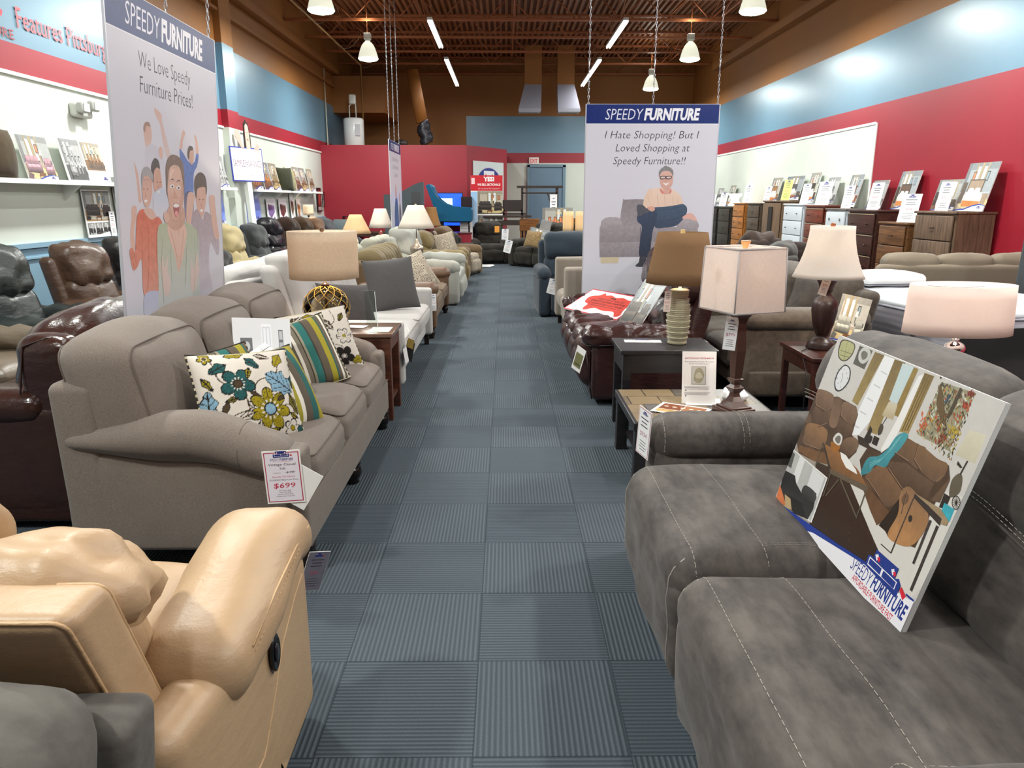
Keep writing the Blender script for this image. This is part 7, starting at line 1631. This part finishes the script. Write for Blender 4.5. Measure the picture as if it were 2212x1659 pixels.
# man banner
Mr = Matrix.Translation((1.507, 8.0, .575)) @ Matrix.Rotation(-.0, 4, 'Z')
def man(p, M, W, H):
    head(p, W, H, .19); head_text(p, W, H, .19)
    for k, (s, wd, x) in enumerate((('I Hate Shopping! But I', .71, .0), ('Loved Shopping at', .56, .01), ('Speedy Furniture!!', .55, -.01))): p.text(s, x * W, H - .335 - k * .128, .078, (44, 44, 52), -.012, .2, W * wd)
    tr = tracer(M); p.map = lambda x, y: tr(1250 + x / 3.77, 200 + y / 3.77); cv = p.curve; po = p.poly
    p.wash = ((214, 212, 222), .14); G1, G2, G3 = (150, 142, 148), (132, 124, 130), (168, 160, 166)
    po([(42, 1480), (1100, 1480), (1100, 1659), (42, 1659)], (206, 206, 216))
    cv([(360, 880), (380, 872), (520, 870), (540, 900), (540, 1095), (350, 1095)], G2, G1); cv([(180, 1080), (190, 1040), (240, 1015), (330, 1020), (348, 1060), (345, 1098), (182, 1104)], G3, G1); po([(170, 1104), (350, 1096), (500, 1098), (970, 1096), (970, 1215), (500, 1218), (168, 1222)], G1, G2); po([(168, 1222), (970, 1216), (965, 1330), (170, 1342)], G1, G2); po([(176, 1342), (330, 1340), (318, 1388), (180, 1390)], (206, 190, 156))
    po([(500, 1098), (506, 1098), (504, 1335), (498, 1335)], (96, 90, 100)); cv([(800, 1095), (830, 1040), (900, 1030), (960, 1040), (975, 1100), (900, 1110)], G3, G1)
    # man
    cv([(545, 830), (580, 790), (660, 775), (750, 780), (820, 830), (850, 900), (860, 1010), (830, 960), (620, 940), (530, 920)], (234, 206, 186), (226, 190, 168)); cv([(530, 900), (560, 800), (600, 790), (600, 880), (570, 935), (620, 950), (600, 965), (520, 930)], (230, 198, 176))
    cv([(600, 940), (700, 930), (800, 915), (850, 908), (882, 940), (870, 1000), (800, 1080), (700, 1100), (620, 1095), (610, 1000)], (58, 78, 102), (44, 58, 80)); cv([(540, 950), (620, 940), (640, 1020), (605, 1120), (590, 1220), (570, 1335), (495, 1335), (500, 1200), (515, 1090), (480, 1050), (480, 1000)], (44, 58, 84), (34, 42, 58)); cv([(475, 920), (520, 915), (560, 950), (600, 960), (540, 985), (500, 1005), (480, 990)], (70, 72, 82))
    cv([(500, 1338), (548, 1340), (545, 1395), (520, 1418), (470, 1416), (464, 1405), (490, 1380)], (52, 54, 62)); cv([(850, 1010), (900, 980), (940, 1000), (965, 1045), (940, 1040), (900, 1030), (848, 1025)], (224, 170, 156)); cv([(560, 935), (600, 925), (622, 950), (600, 968), (570, 955)], (214, 160, 140))
    cv([(660, 780), (690, 790), (750, 780), (745, 820), (700, 828), (668, 810)], (214, 162, 146)); po([(660, 778), (690, 810), (700, 826), (672, 822)], (214, 120, 110)); po([(752, 778), (738, 812), (742, 828), (756, 806)], (214, 120, 110))
    cv([(658, 690), (662, 640), (710, 612), (764, 640), (768, 700), (756, 760), (712, 790), (672, 765)], (222, 176, 162), (208, 156, 142)); cv([(655, 690), (655, 640), (690, 606), (712, 596), (766, 630), (768, 690), (758, 660), (735, 640), (690, 640), (668, 660)], (124, 122, 124))
    for q in (((560, 830), (575, 900)), ((640, 830), (650, 920)), ((760, 840), (770, 910)), ((700, 835), (702, 925)), ((810, 860), (800, 920))): p.line(list(q), .003, (206, 172, 150))
    for q in (((640, 960), (760, 945), (860, 925)), ((630, 1050), (760, 1040), (850, 1000)), ((560, 1050), (545, 1200), (535, 1320)), ((610, 980), (600, 1080))): p.line(list(q), .003, (36, 50, 72))
    for k in range(6): p.line([(664 + k * 18, 640), (672 + k * 17, 606)], .0024, (150, 148, 150))
    for x in (686, 734): p.map_ = None; cv([(x - 22, 683), (x + 20, 680), (x + 20, 700), (x - 18, 706)], (44, 38, 40)); cv([(x - 17, 687), (x + 15, 685), (x + 15, 697), (x - 14, 700)], (214, 190, 186))
    po([(704, 686), (716, 686), (716, 690), (704, 690)], (44, 38, 40)); cv([(686, 734), (710, 740), (736, 732), (712, 756)], (240, 236, 234)); cv([(706, 700), (716, 722), (702, 724)], (198, 142, 126))
    p.map = None
banner('banner with a seated man in glasses, hanging right of the aisle', Mr, 1.366, 1.97, man, chains=(-.66, 0, .66))
M3 = Matrix.Translation((-2.1, 14.75, .78)) @ Matrix.Rotation(PI / 2, 4, 'Z')
def third(p, M, W, H):
    head(p, W, H, .2); head_text(p, W, H, .2)
    for k in range(3): p.text(('Great Prices and', 'Great Furniture', 'at Speedy')[k], 0, H - .36 - k * .14, .08, (70, 70, 84), -.01, .1)
    p.curve([(-.3, .1), (-.35, .5), (-.2, .8), (-.05, .9), (.1, .8), (.2, .5), (.15, .1)], (60, 84, 130), (110, 120, 170)); p.curve([(-.16, .85), (-.18, 1.0), (-.08, 1.1), (.02, 1.0), (0, .85)], (206, 160, 140)); p.curve([(.25, .1), (.3, .6), (.45, .75), (.55, .5), (.5, .1)], (90, 60, 60), (150, 140, 160)); p.ell(.4, .85, .08, .11, (206, 160, 140))
banner('narrow looking banner seen edge-on beside the far lamps', M3, 1.5, 1.88, third)
# ================================================================ CHESTS ALONG THE RIGHT WALL
def rchest(y, h, w, d, mat, lab, rows=5, X=6.15, rz=RZR, **k):
    return chest(lab, (X - d / 2, y, 0), rz, w, d, h, mat, rows=rows, **k)
wd = wood
mW = plain((206, 212, 218), .4)
LN = plain((170, 150, 120), .4)
rchest(9.95, 1.45, .95, .5, wd((96, 76, 60), .5, 2), 'wide rustic grey brown chest, nearest in the row on the right wall', 4, kstyle='cup')
rchest(11.0, 1.28, .8, .5, wd((98, 66, 40), .4), 'honey brown low chest next to the rustic one', 4, kstyle='cup')
rchest(12.0, 1.44, .95, .5, wd((62, 38, 32), .35), 'dark walnut chest with pale drawer lines at the red edge', 4, line=LN)
rchest(12.95, 1.45, .8, .5, mW, 'white chest with ring pulls and grey top', 5, kstyle='ring', topmat=wd((88, 82, 78)))
rchest(13.85, 1.5, .85, .5, wd((104, 52, 38), .35), 'reddish cherry chest between the two white chests', 5, line=LN)
rchest(14.9, 1.52, 1.0, .5, mW, 'plain white chest with black knobs', 5, knob=(20, 20, 22))
rchest(16.1, 1.58, 1.1, .5, wd((104, 82, 62), .6, 2), 'open rustic armoire frame with a dark middle gap', 1, kstyle='cup')
rchest(17.3, 1.52, .85, .5, wd((76, 64, 52), .5), 'taupe brown chest with bar pulls', 5, kstyle='cup')
rchest(18.4, 1.52, .9, .5, wd((156, 98, 44), .4), 'golden oak chest with pairs of knobs', 5)
rchest(19.6, 1.42, 1.0, .5, wd((48, 42, 36), .5), 'black brown chest left of the golden oak one', 4, kstyle='cup')
rchest(20.75, 1.42, 1.0, .5, wd((42, 36, 34), .5), 'black chest in the middle of the dark group', 4)
rchest(21.8, 1.40, .9, .5, wd((60, 50, 42), .5), 'dark walnut chest of the far group', 4)
rchest(22.9, 1.55, .9, .5, wd((40, 40, 44), .5), 'charcoal chest right beside the man banner', 5)
# flat dark panel stands in for the shaded gap of the armoire
t = thing('armoire_gap_panel', 'dark panel painted in for the shaded slot of the rustic armoire', 'shelf unit', (5.63, 16.1, 0), RZR); m = MB(); m.box((0, -.005, .8), (.22, .03, 1.3)); m.build('slot_shade', plain((34, 26, 22)), t)
t['category'] = 'shelf unit'
def rb(y, z, w, h, lab, seed, pal=None, gray=False, lean=.24, rz=PI, X=6.0):
    return board(lab, (X, y, z), lay(rz, lean), w, h, seed, 'bed', pal, group='photo boards on the chests', gray=gray)
rb(9.75, 1.455, .62, .62, 'large bright bedroom board at the near end of the chests', 61, (150, 130, 110), X=5.95)
rb(10.35, 1.455, .55, .42, 'pale blue grey bedroom board second from the near end', 62, (90, 70, 60), X=5.95)
rb(11.55, 1.455, .56, .58, 'brown bedroom board leaning right over the red wall', 63, (90, 64, 46))
rb(12.4, 1.455, .5, .46, 'pale bedroom board at the edge of the red and white wall', 64, (150, 140, 130), gray=True)
rb(13.3, 1.475, .46, .56, 'bedroom board in warm cherry tones', 65, (130, 70, 50))
rb(14.2, 1.515, .5, .5, 'blue grey bedroom board above the cherry chest', 66, (100, 110, 120), gray=True)
rb(15.1, 1.53, .48, .6, 'bedroom board with a dark canopy bed', 67, (60, 54, 50))
rb(16.1, 1.59, .95, .5, 'wide grey bedroom board beside the yellow card', 68, (90, 84, 80))
rb(17.2, 1.53, .6, .56, 'bedroom board with golden bedding', 69, (150, 110, 70))
rb(20.5, 1.425, .5, .56, 'sepia bedroom board above the dark chests', 70, (90, 80, 66))
rb(21.6, 1.425, .55, .5, 'grey bedroom board above the dark chests', 71, (80, 80, 84), gray=True)
def rc(y, z, lab, w=.24, h=.34, tint=WHITE, X=5.78, lean=.2): return card('price_card', lab, (X, y, z), lay(PI + .35, lean), w, h, None, tint, group='price cards standing on the chests')
rc(10.05, 1.455, 'white price card in front of the second nearest bedroom board', .2, .38); rc(10.75, 1.285, 'large white price card on the honey brown low chest', .32, .4, X=5.7)
rc(11.95, 1.445, 'white price card at the red wall edge', .24, .42); rc(12.9, 1.455, 'white card before the cherry toned board', .22, .38); rc(13.9, 1.505, 'wide white price card before the blue grey board', .34, .42); rc(14.75, 1.525, 'white price card before the canopy bed board', .22, .38)
rc(15.75, 1.585, 'yellow price card on the rustic armoire', .26, .42, (214, 222, 130)); rc(16.9, 1.53, 'white price card before the golden bedding board', .2, .36); rc(18.3, 1.53, 'faint white price card on the golden oak chest', .26, .42); rc(20.3, 1.425, 'white price card before the sepia board', .3, .36); rc(21.3, 1.425, 'white price card before the grey far board', .26, .32); rc(22.1, 1.405, 'white price card nearest the man banner', .2, .36)
table_lamp('small white glowing vase lamp on the dark chests', (5.85, 19.4, 1.425), [(.04, 0), (.04, .01)], (.12, lambda a: .13 + .04 * math.cos(a * 2 * PI)), .02, .3, emit((255, 252, 244), 1.6), plain((220, 220, 220)), 3)
t = thing('pine_cone_decor', 'little dried pine cone decoration on the low honey chest', 'decoration', (5.85, 10.62, 1.285)); m = MB()
for k in range(9): a = k * 2.4; m.soft((.035 * math.cos(a), .035 * math.sin(a), .03 + .012 * k), (.05, .03, .03), .012, k=1, m=1, M=rotz(.3 * k))
m.build('cones', plain((150, 120, 84)), t)
# ================================================================ BACK OF THE HALL
# poster wall panel on the angled red wall
ang = math.atan2(22.9 - 21.0, .04 + 1.05); mid = Vector((-.505, 21.95, 0)); nrm = Vector((math.sin(ang), -math.cos(ang), 0))
t = thing('logo_poster', 'white poster panel with a blue oval sofa emblem on the angled red wall', 'poster', mid + nrm * .02 + Vector((0, 0, 1.0)), ang)
m = MB(); m.box((.02, 0, .82), (1.66, .02, 1.64)); m.build('panel', plain((206, 214, 214), .4), t)
p = Print(.0006); p.ell(.02, 1.02, .7, .48, (206, 200, 214), n=40); p.ell(.02, 1.02, .67, .45, (40, 50, 130), n=40); logo(p, .02, 1.05, 1.25, True, (232, 232, 240)); p.text('SPEEDY FURNITURE', .02, .42, .12, (60, 60, 80), 0, .2, 1.4); p.build('printed_face', t, (0, -.012, 0))
t = thing('sectionals_sign', 'red YES! WE SELL SECTIONALS! sign above two sofa photos', 'sign', onY(1052, 500, 20.6).xy.to_tuple() + (0.0,), .12)
z0 = 1.0; m = MB(); m.box((0, .0, 1.42), (.86, .02, 1.62)); m.build('panel', FOAM, t); m = MB(); m.tube([(-.2, .05, 0), (-.2, .02, .7)], .015, 6); m.tube([(.2, .05, 0), (.2, .02, .7)], .015, 6); m.build('stand_post', mBlack, t)
p = Print(.0006); p.rect(-.43, 1.83, .43, 2.23, (196, 32, 44)); p.text('YES!', .06, 2.08, .11, (240, 236, 236), .05); p.text('WE SELL SECTIONALS!', .06, 1.96, .06, (240, 236, 236), .03, 0, .62); p.text("..For a lot less than 'The Competitors'!!", .06, 1.87, .035, (240, 226, 226), 0, .1, .6)
p.rect(-.41, 2.0, -.32, 2.16, (230, 200, 200)); room_art(p, -.25, 1.22, .68, .6, random.Random(5), 'sofa', (60, 54, 50), False); room_art(p, -.25, .64, .68, .55, random.Random(8), 'sofa', (120, 30, 34), False); p.rect(-.43, .62, -.26, 1.8, (150, 190, 226), (190, 214, 240)); p.build('printed_face', t, (0, -.012, 0))
# monitors glowing blue, black cabinet
for (x0, x1, y0, y1, lab, tv) in ((893, 912, 436, 490, 'slim bright blue screen left of the blue chair', 0), (940, 998, 418, 487, 'bright blue wall screen right of the blue chair', 1)):
    a = onY(x0, y1, 20.4); b = onY(x1, y0, 20.4); w_ = b.x - a.x; h_ = b.z - a.z; t = thing('television', lab, 'television', ((a.x + b.x) / 2, 20.4, a.z)); m = MB(); m.box((0, .03, h_ / 2), (w_ + .05, .05, h_ + .05)); m.build('housing', mBlack, t)
    m = MB(); m.box((0, 0, h_ / 2), (w_, .012, h_)); m.build('screen', emit((20, 70, 225), 1.7), t)
    if tv: m = MB(); m.box((-.12, -.008, h_ * .5), (w_ * .62, .006, h_ * .7)); m.build('screen_page', emit((190, 226, 250), 1.2), t)
    m = MB(); m.box((0, .32, h_ / 2), (.2, .55, .2)); m.build('wall_bracket', mBlack, t)
a = onY(998, 565, 20.3); b = onY(1019, 425, 20.3)
t = thing('tall_cabinet', 'tall black red cabinet between the screen and the sectionals sign', 'cabinet', ((a.x + b.x) / 2, 20.3, 0)); m = MB(); m.box((0, .15, b.z / 2), (b.x - a.x, .35, b.z)); m.build('carcass', plain((26, 14, 18), .3), t); m = MB(); m.box((0, -.035, b.z / 2), (b.x - a.x - .04, .02, b.z - .1)); m.build('door', plain((34, 20, 24), .25), t)
t = thing('counter', 'low red counter under the blue chair', 'counter', (onY(950, 500, 19.2).x - .1, 19.4, 0)); m = MB(); m.box((0, 0, .38), (1.8, .6, .76)); m.build('body', mRed, t); m = MB(); m.box((0, 0, .775), (1.84, .66, .03)); m.build('counter_top', plain((90, 30, 34), .3), t)
# grey headboard and blue wing chair on the counter
a = onY(832, 490, 17.8); b = onY(915, 395, 17.8)
t = thing('headboard', 'grey upholstered headboard with a curved top and small label', 'headboard', ((a.x + b.x) / 2, 17.8, 0)); W = b.x - a.x; zt = b.z + .02
m = MB(); pl = [(-W / 2, .3), (W / 2, .3), (W / 2, zt)] + [(W / 2 - W * k / 10, zt - .28 * sm(k / 8.0) - .0) for k in range(1, 11)] + [(-W / 2, zt - .3)]; m.prism(pl, -.05, .05); m.build('panel', fabric((84, 92, 96)), t)
for s in (-1, 1): m = MB(); m.box((s * W * .45, 0, .15), (.06, .06, .32)); m.build('leg', mFoot, t)
m = MB(); m.box((W * .3, -.056, zt - .36), (.2, .006, .26)); m.build('label_card', plain((60, 62, 64), .4), t)
mTeal = fabric((18, 84, 118), var=.12)
a = onY(950, 500, 18.4)
t = thing('accent_chair', 'teal blue slipper chair with sloping arm displayed on the counter', 'chair', (a.x + .22, 19.35, .80), RZL - .0)
m = MB(); m.soft((0, -.12, .42), (.66, .84, .34), .06, (0, .02, .02)); m.build('seat', mTeal, t)
m = MB(); m.soft((0, .26, .74), (.66, .18, .86), .08, m=8, f=lambda a, b, c: (a, b + (c - .4) * .34, c)); m.build('backrest', mTeal, t)
for s in (-1, 1):
    m = MB(); pl = [(-.52, .27), (.3, .27), (.40, .6), (.60, 1.14), (.50, 1.17), (.40, .98), (.28, .82), (.12, .70), (-.08, .63), (-.52, .6)]; m.prism(pl, -.035, .035, M=T4(s * .33, 0, 0) @ rotz(PI / 2)); m.build('arm', mTeal, t)
    for yy in (-.46, .24): m = MB(); m.lathe([(.018, 0), (.03, .28)], (s * .27, yy, 0), 4); m.build('leg', mFoot, t)
# laptop desk
mDesk = wood((64, 40, 32))
t = end_table('dark desk with a laptop and papers before the red room', (-3.25, 20.45, 0), 0, 2.6, .7, .76, mDesk, leg=.07, shelf=None, name='desk', cat='desk')
t = thing('laptop', 'open silver laptop on the dark desk', 'laptop', (-4.32, 20.3, .762), .1); m = MB(); m.rbox((0, 0, .01), (.5, .32, .02), .006); m.build('keyboard_base', plain((176, 178, 182), .3, .4), t); m = MB(); m.rbox((0, .0, .17), (.5, .012, .32), .005, M=T4(0, -.16, .0) @ rotx(.15)); m.build('screen_lid', plain((150, 162, 166), .25, .3), t)
t = thing('letter_tray', 'black stacked paper tray behind the laptop', 'paper tray', (-4.15, 20.66, .762)); m = MB(); [m.box((0, 0, .03 + k * .09), (.5, .3, .012)) for k in range(5)]; [m.box((s * .245, 0, .2), (.012, .3, .4)) for s in (-1, 1)]; m.build('tray', mBlack, t); m = MB(); m.box((0, 0, .25), (.44, .26, .05)); m.build('paper_stack', plain((196, 176, 150)), t)
t = thing('paper_pile', 'loose white papers heaped on the dark desk', 'paper pile', (-3.0, 20.5, .762)); m = MB()
for k in range(7): m.box((.04 * math.sin(k * 2), .03 * math.cos(k * 3), .012 + .012 * k), (.34, .24, .006), M=rotz(.3 * math.sin(k * 5)))
m.build('sheets', PAPER, t)
seating('recliner', 'dark grey green rocker recliner with orange tag facing the aisle', 'recliner', (-.42, 19.6, 0), .0 + .15, 1.05, 1.0, 1, .46, .60, .22, .97, fabric((42, 38, 33)), arm='pad', back='recliner', rows=2, wr=.03, lean=.2)
t = thing('hang_tag', 'orange tag on the rocker recliner headrest', 'hang tag', (-.22, 19.42, .86), rot=(-.1, 0, 0)); m = MB(); m.box((0, 0, 0), (.12, .006, .16)); m.build('sheet', plain((214, 140, 40)), t)
card('hang_tag', 'white tag on the right arm of the rocker recliner', (-.02, 19.0, .62), (0, .05, .1), .17, .26, border=None)
end_table('small dark chairside table left of the rocker recliner', (-.95, 18.2, 0), 0, .36, .5, .58, wood((52, 38, 34)), leg=.05, apron=.3, shelf=.1, drawer=True, name='end_table', group='end tables left of the aisle')
t = thing('leaflet_stack', 'white leaflets spread on the floor by the small dark table', 'leaflet', (-.58, 18.35, 0)); m = MB(); [m.box((.03 * k, .02 * k, .006 + .008 * k), (.42, .28, .006), M=rotz(.05 * k)) for k in range(4)]; m.build('sheets', PAPER, t)
seating('reclining_loveseat', 'dark olive brown reclining loveseat angled across the end of the aisle', 'loveseat', (.98, 18.35, 0), RZR + .75, 1.75, 1.0, 2, .46, .64, .24, .98, fabric((42, 38, 31)), arm='pad', back='recliner', rows=2, wr=.02, lean=.25)
card('price_card', 'white price card hanging on the dark olive loveseat', (.02, 17.75, .38), (0, .25, -.3), .18, .3, border=None)
board('pale photo sheet leaning on the dark olive loveseat seat', (.70, 18.1, .55), lay(-2.0, .35, .2), .5, .4, 81, 'sofa', (200, 200, 190), .006, group='boards resting on sofas')
pillow('throw_pillow', 'brown and cream pillow on the dark olive loveseat', (.6, 17.95, .50), lay(-2.0, .4, .1), (.4, .4), fabric((120, 100, 70), var=.4, weave=60), .14)
t = thing('grey_throw', 'grey cloth draped over the back of the dark olive loveseat', 'throw', (.98, 18.45, .98), rot=lay(-2.3, .3, .1)); m = MB(); m.soft((0, 0, -.08), (.34, .03, .42), .012, wr=.02, m=9); m.build('cloth', fabric((140, 138, 136)), t)
# sofa with dark back by the counter
seating('sofa', 'black low sofa left of the rocker recliner', 'sofa', (-1.75, 18.15, 0), PI * .02, 1.5, .85, 2, .42, .56, .14, .78, fabric((48, 46, 44)), arm='track', back='cushion')
t = thing('notice_sheet', 'white notice standing between the counter and the rocker recliner', 'notice card', (-1.0, 19.3, .1)); m = MB(); m.box((0, 0, .48), (.32, .02, .96)); m.build('sheet', PAPER, t); p = Print(.0006); [p.rect(-.13, .5 + k * .04, .1, .51 + k * .04, (120, 120, 120)) for k in range(10)]; p.build('printed_face', t, (0, -.012, 0))
# dining furniture
mOak = wood((120, 76, 40), .4); mEsp = wood((48, 34, 28), .4)
def dchair(lab, loc, rz, mat, h=1.0):
    t = thing('dining_chair', lab, 'chair', loc, rz, 'wooden dining chairs by the back door')
    m = MB(); m.rbox((0, 0, .46), (.44, .42, .035), .01); m.build('seat', mat, t)
    m = MB(); m.soft((0, .21, .86), (.46, .03, .28), .012, f=lambda a, b, c: (a, b + (c - .5) * .12 + .12 * a * a, c)); [m.box((dx, .225, .62), (.04, .016, .3)) for dx in (-.12, 0, .12)]; m.build('backrest', mat, t)
    for sx in (-1, 1):
        for sy in (-1, 1): m = MB(); m.box((sx * .19, sy * .18, .225), (.04, .04, .45)); (m.box((sx * .2, .21, .72), (.04, .035, .56)) if sy > 0 else None); m.build('leg', mat, t)
    return t
dchair('oak dining chair with solid curved back, left of the table photo', (.62, 19.95, 0), PI, mOak).scale = (1.12, 1.12, 1.12)
dchair('oak dining chair with solid curved back, right of the table photo', (1.95, 20.3, 0), PI - .4, mOak).scale = (1.12, 1.12, 1.12)
end_table('oak dining table near the blue back door', (1.75, 21.4, 0), 0, 1.9, .95, .76, mOak, leg=.08, shelf=None, name='dining_table', cat='table')
board('dining set photo board on the oak dining table', (1.45, 21.15, .765), (-.12, 0, 0), .85, .62, 91, 'dining', (170, 100, 60), gray=False, group='boards resting on tables')
card('price_card', 'tall white card above the dining photo board', (1.35, 21.35, .765), (-.1, 0, 0), .2, .98, None)
card('price_card', 'glowing white sign card right of the dining photo board', (2.2, 21.1, .765), (-.1, 0, 0), .42, .52, None)
t = thing('pub_table', 'dark pub table carrying an upturned bench before the back wall', 'table', (.05, 20.9, 0))
m = MB(); m.box((0, 0, 1.15), (1.3, .8, .05)); m.box((0, 0, .98), (1.25, .7, .12)); m.build('table_top', mEsp, t)
for sx in (-1, 1): m = MB(); m.box((sx * .5, 0, .5), (.1, .1, .98)); m.build('leg', mEsp, t)
t = thing('stacked_bench', 'upturned dark bench lying on the pub table', 'bench', (.05, 20.85, 1.178)); m = MB(); m.box((-.1, 0, .26), (1.0, .34, .3)); m.box((-.1, 0, .04), (1.2, .34, .04)); [m.box((x, -.15, .08), (.06, .04, .14)) for x in (-.55, -.1, .4)]; m.build('bench_seat', plain((40, 30, 28), .4), t)
t = thing('baker_shelf', 'dark shelf frame with crossed ends before the blue door', 'shelf unit', (.98, 22.0, 0))
for sx in (-1, 1):
    m = MB(); m.box((sx * .5, 0, .98), (.06, .4, 1.96)); m.build('post', mEsp, t)
m = MB(); m.box((0, 0, 1.95), (1.3, .46, .06)); m.box((0, 0, 1.78), (1.0, .4, .04)); m.box((0, 0, .9), (1.0, .4, .04)); m.build('shelf_board', mEsp, t)
m = MB(); [m.tube([(.5 - .0, -.2, a), (.22, -.2, b)], .018, 6) for a, b in ((1.76, .95), (.95, 1.76))]; m.build('cross_brace', mEsp, t)
chest('grey green cabinet with small knob near the back door', (3.05, 23.0, 0), 0, 1.0, .5, 1.36, plain((150, 150, 136), .5), rows=3, cols=2, group=None)
board('mirror-like pale photo on the grey green cabinet', (3.15, 23.0, 1.365), (-.12, 0, 0), .6, .5, 93, 'bed', (200, 200, 200), gray=True, group='boards resting on tables')
table_lamp('small white dome light on the grey green cabinet', (2.72, 22.95, 1.365), [(.04, 0), (.04, .01)], (.1, lambda a: .1 * math.sqrt(max(.02, 1 - a * a * .98))), .02, .32, emit((255, 255, 250), 1.6), plain((220, 220, 220)), 2)
# savings sign with woman cut-out, on the pilaster
t = thing('savings_sign', 'blue framed SAMPLES = SAVINGS! sign topped by a cut-out woman with open hands', 'sign', (XL + .30, 14.15, 1.98), rot=lay(-.35, .05))
m = MB(); m.box((0, .008, .24), (.88, .016, .60)); m.build('panel', plain((40, 50, 150), .4), t)
p = Print(.0006); p.rect(-.42, -.04, .42, .52, (226, 226, 234)); p.text("You won't ask about very surprises", 0, .40, .05, (130, 130, 150), 0, 0, .72); p.text('SAMPLES=SAVINGS!', 0, .2, .12, (110, 60, 90), -.004, 0, .78); p.text('Save up to 50% off Display Floor Samples', 0, .04, .045, (130, 130, 150), 0, 0, .74); p.build('printed_face', t, (0, -.001, 0))
m = MB(); m.box((0, .05, -.99), (.12, .08, 1.98)); m.box((0, .05, .2), (.12, .06, .5)); m.build('post', mTrim, t)
m = MB(); pl = [(-.02, .50), (.16, .50), (.17, .75), (.14, .95), (.08, 1.02), (.02, .96), (-.01, .75)]; m.prism(pl, .004, .018); m.build('hair_cutout', plain((30, 24, 24)), t)
m = MB(); m.prism([(.02, .52), (.13, .52), (.13, .8), (.115, .92), (.075, .96), (.035, .92), (.02, .8)], -.004, .004); m.build('face_cutout', plain((216, 170, 156)), t)
m = MB(); m.prism([(-.06, .5), (-.1, .5), (-.26, .72), (-.24, .82), (-.16, .84), (-.12, .74)], -.004, .004); m.prism([(.2, .5), (.34, .62), (.38, .58), (.36, .5)], -.004, .004); m.build('hand_cutout', plain((196, 160, 148)), t)
p = Print(.0006); [p.ell(x, .80, .012, .007, (60, 40, 40)) for x in (.05, .1)]; p.ell(.075, .68, .02, .012, (180, 60, 70)); p.poly([(.075, .77), (.085, .73), (.065, .73)], (190, 140, 126)); p.build('printed_features', t, (0, -.005, 0))
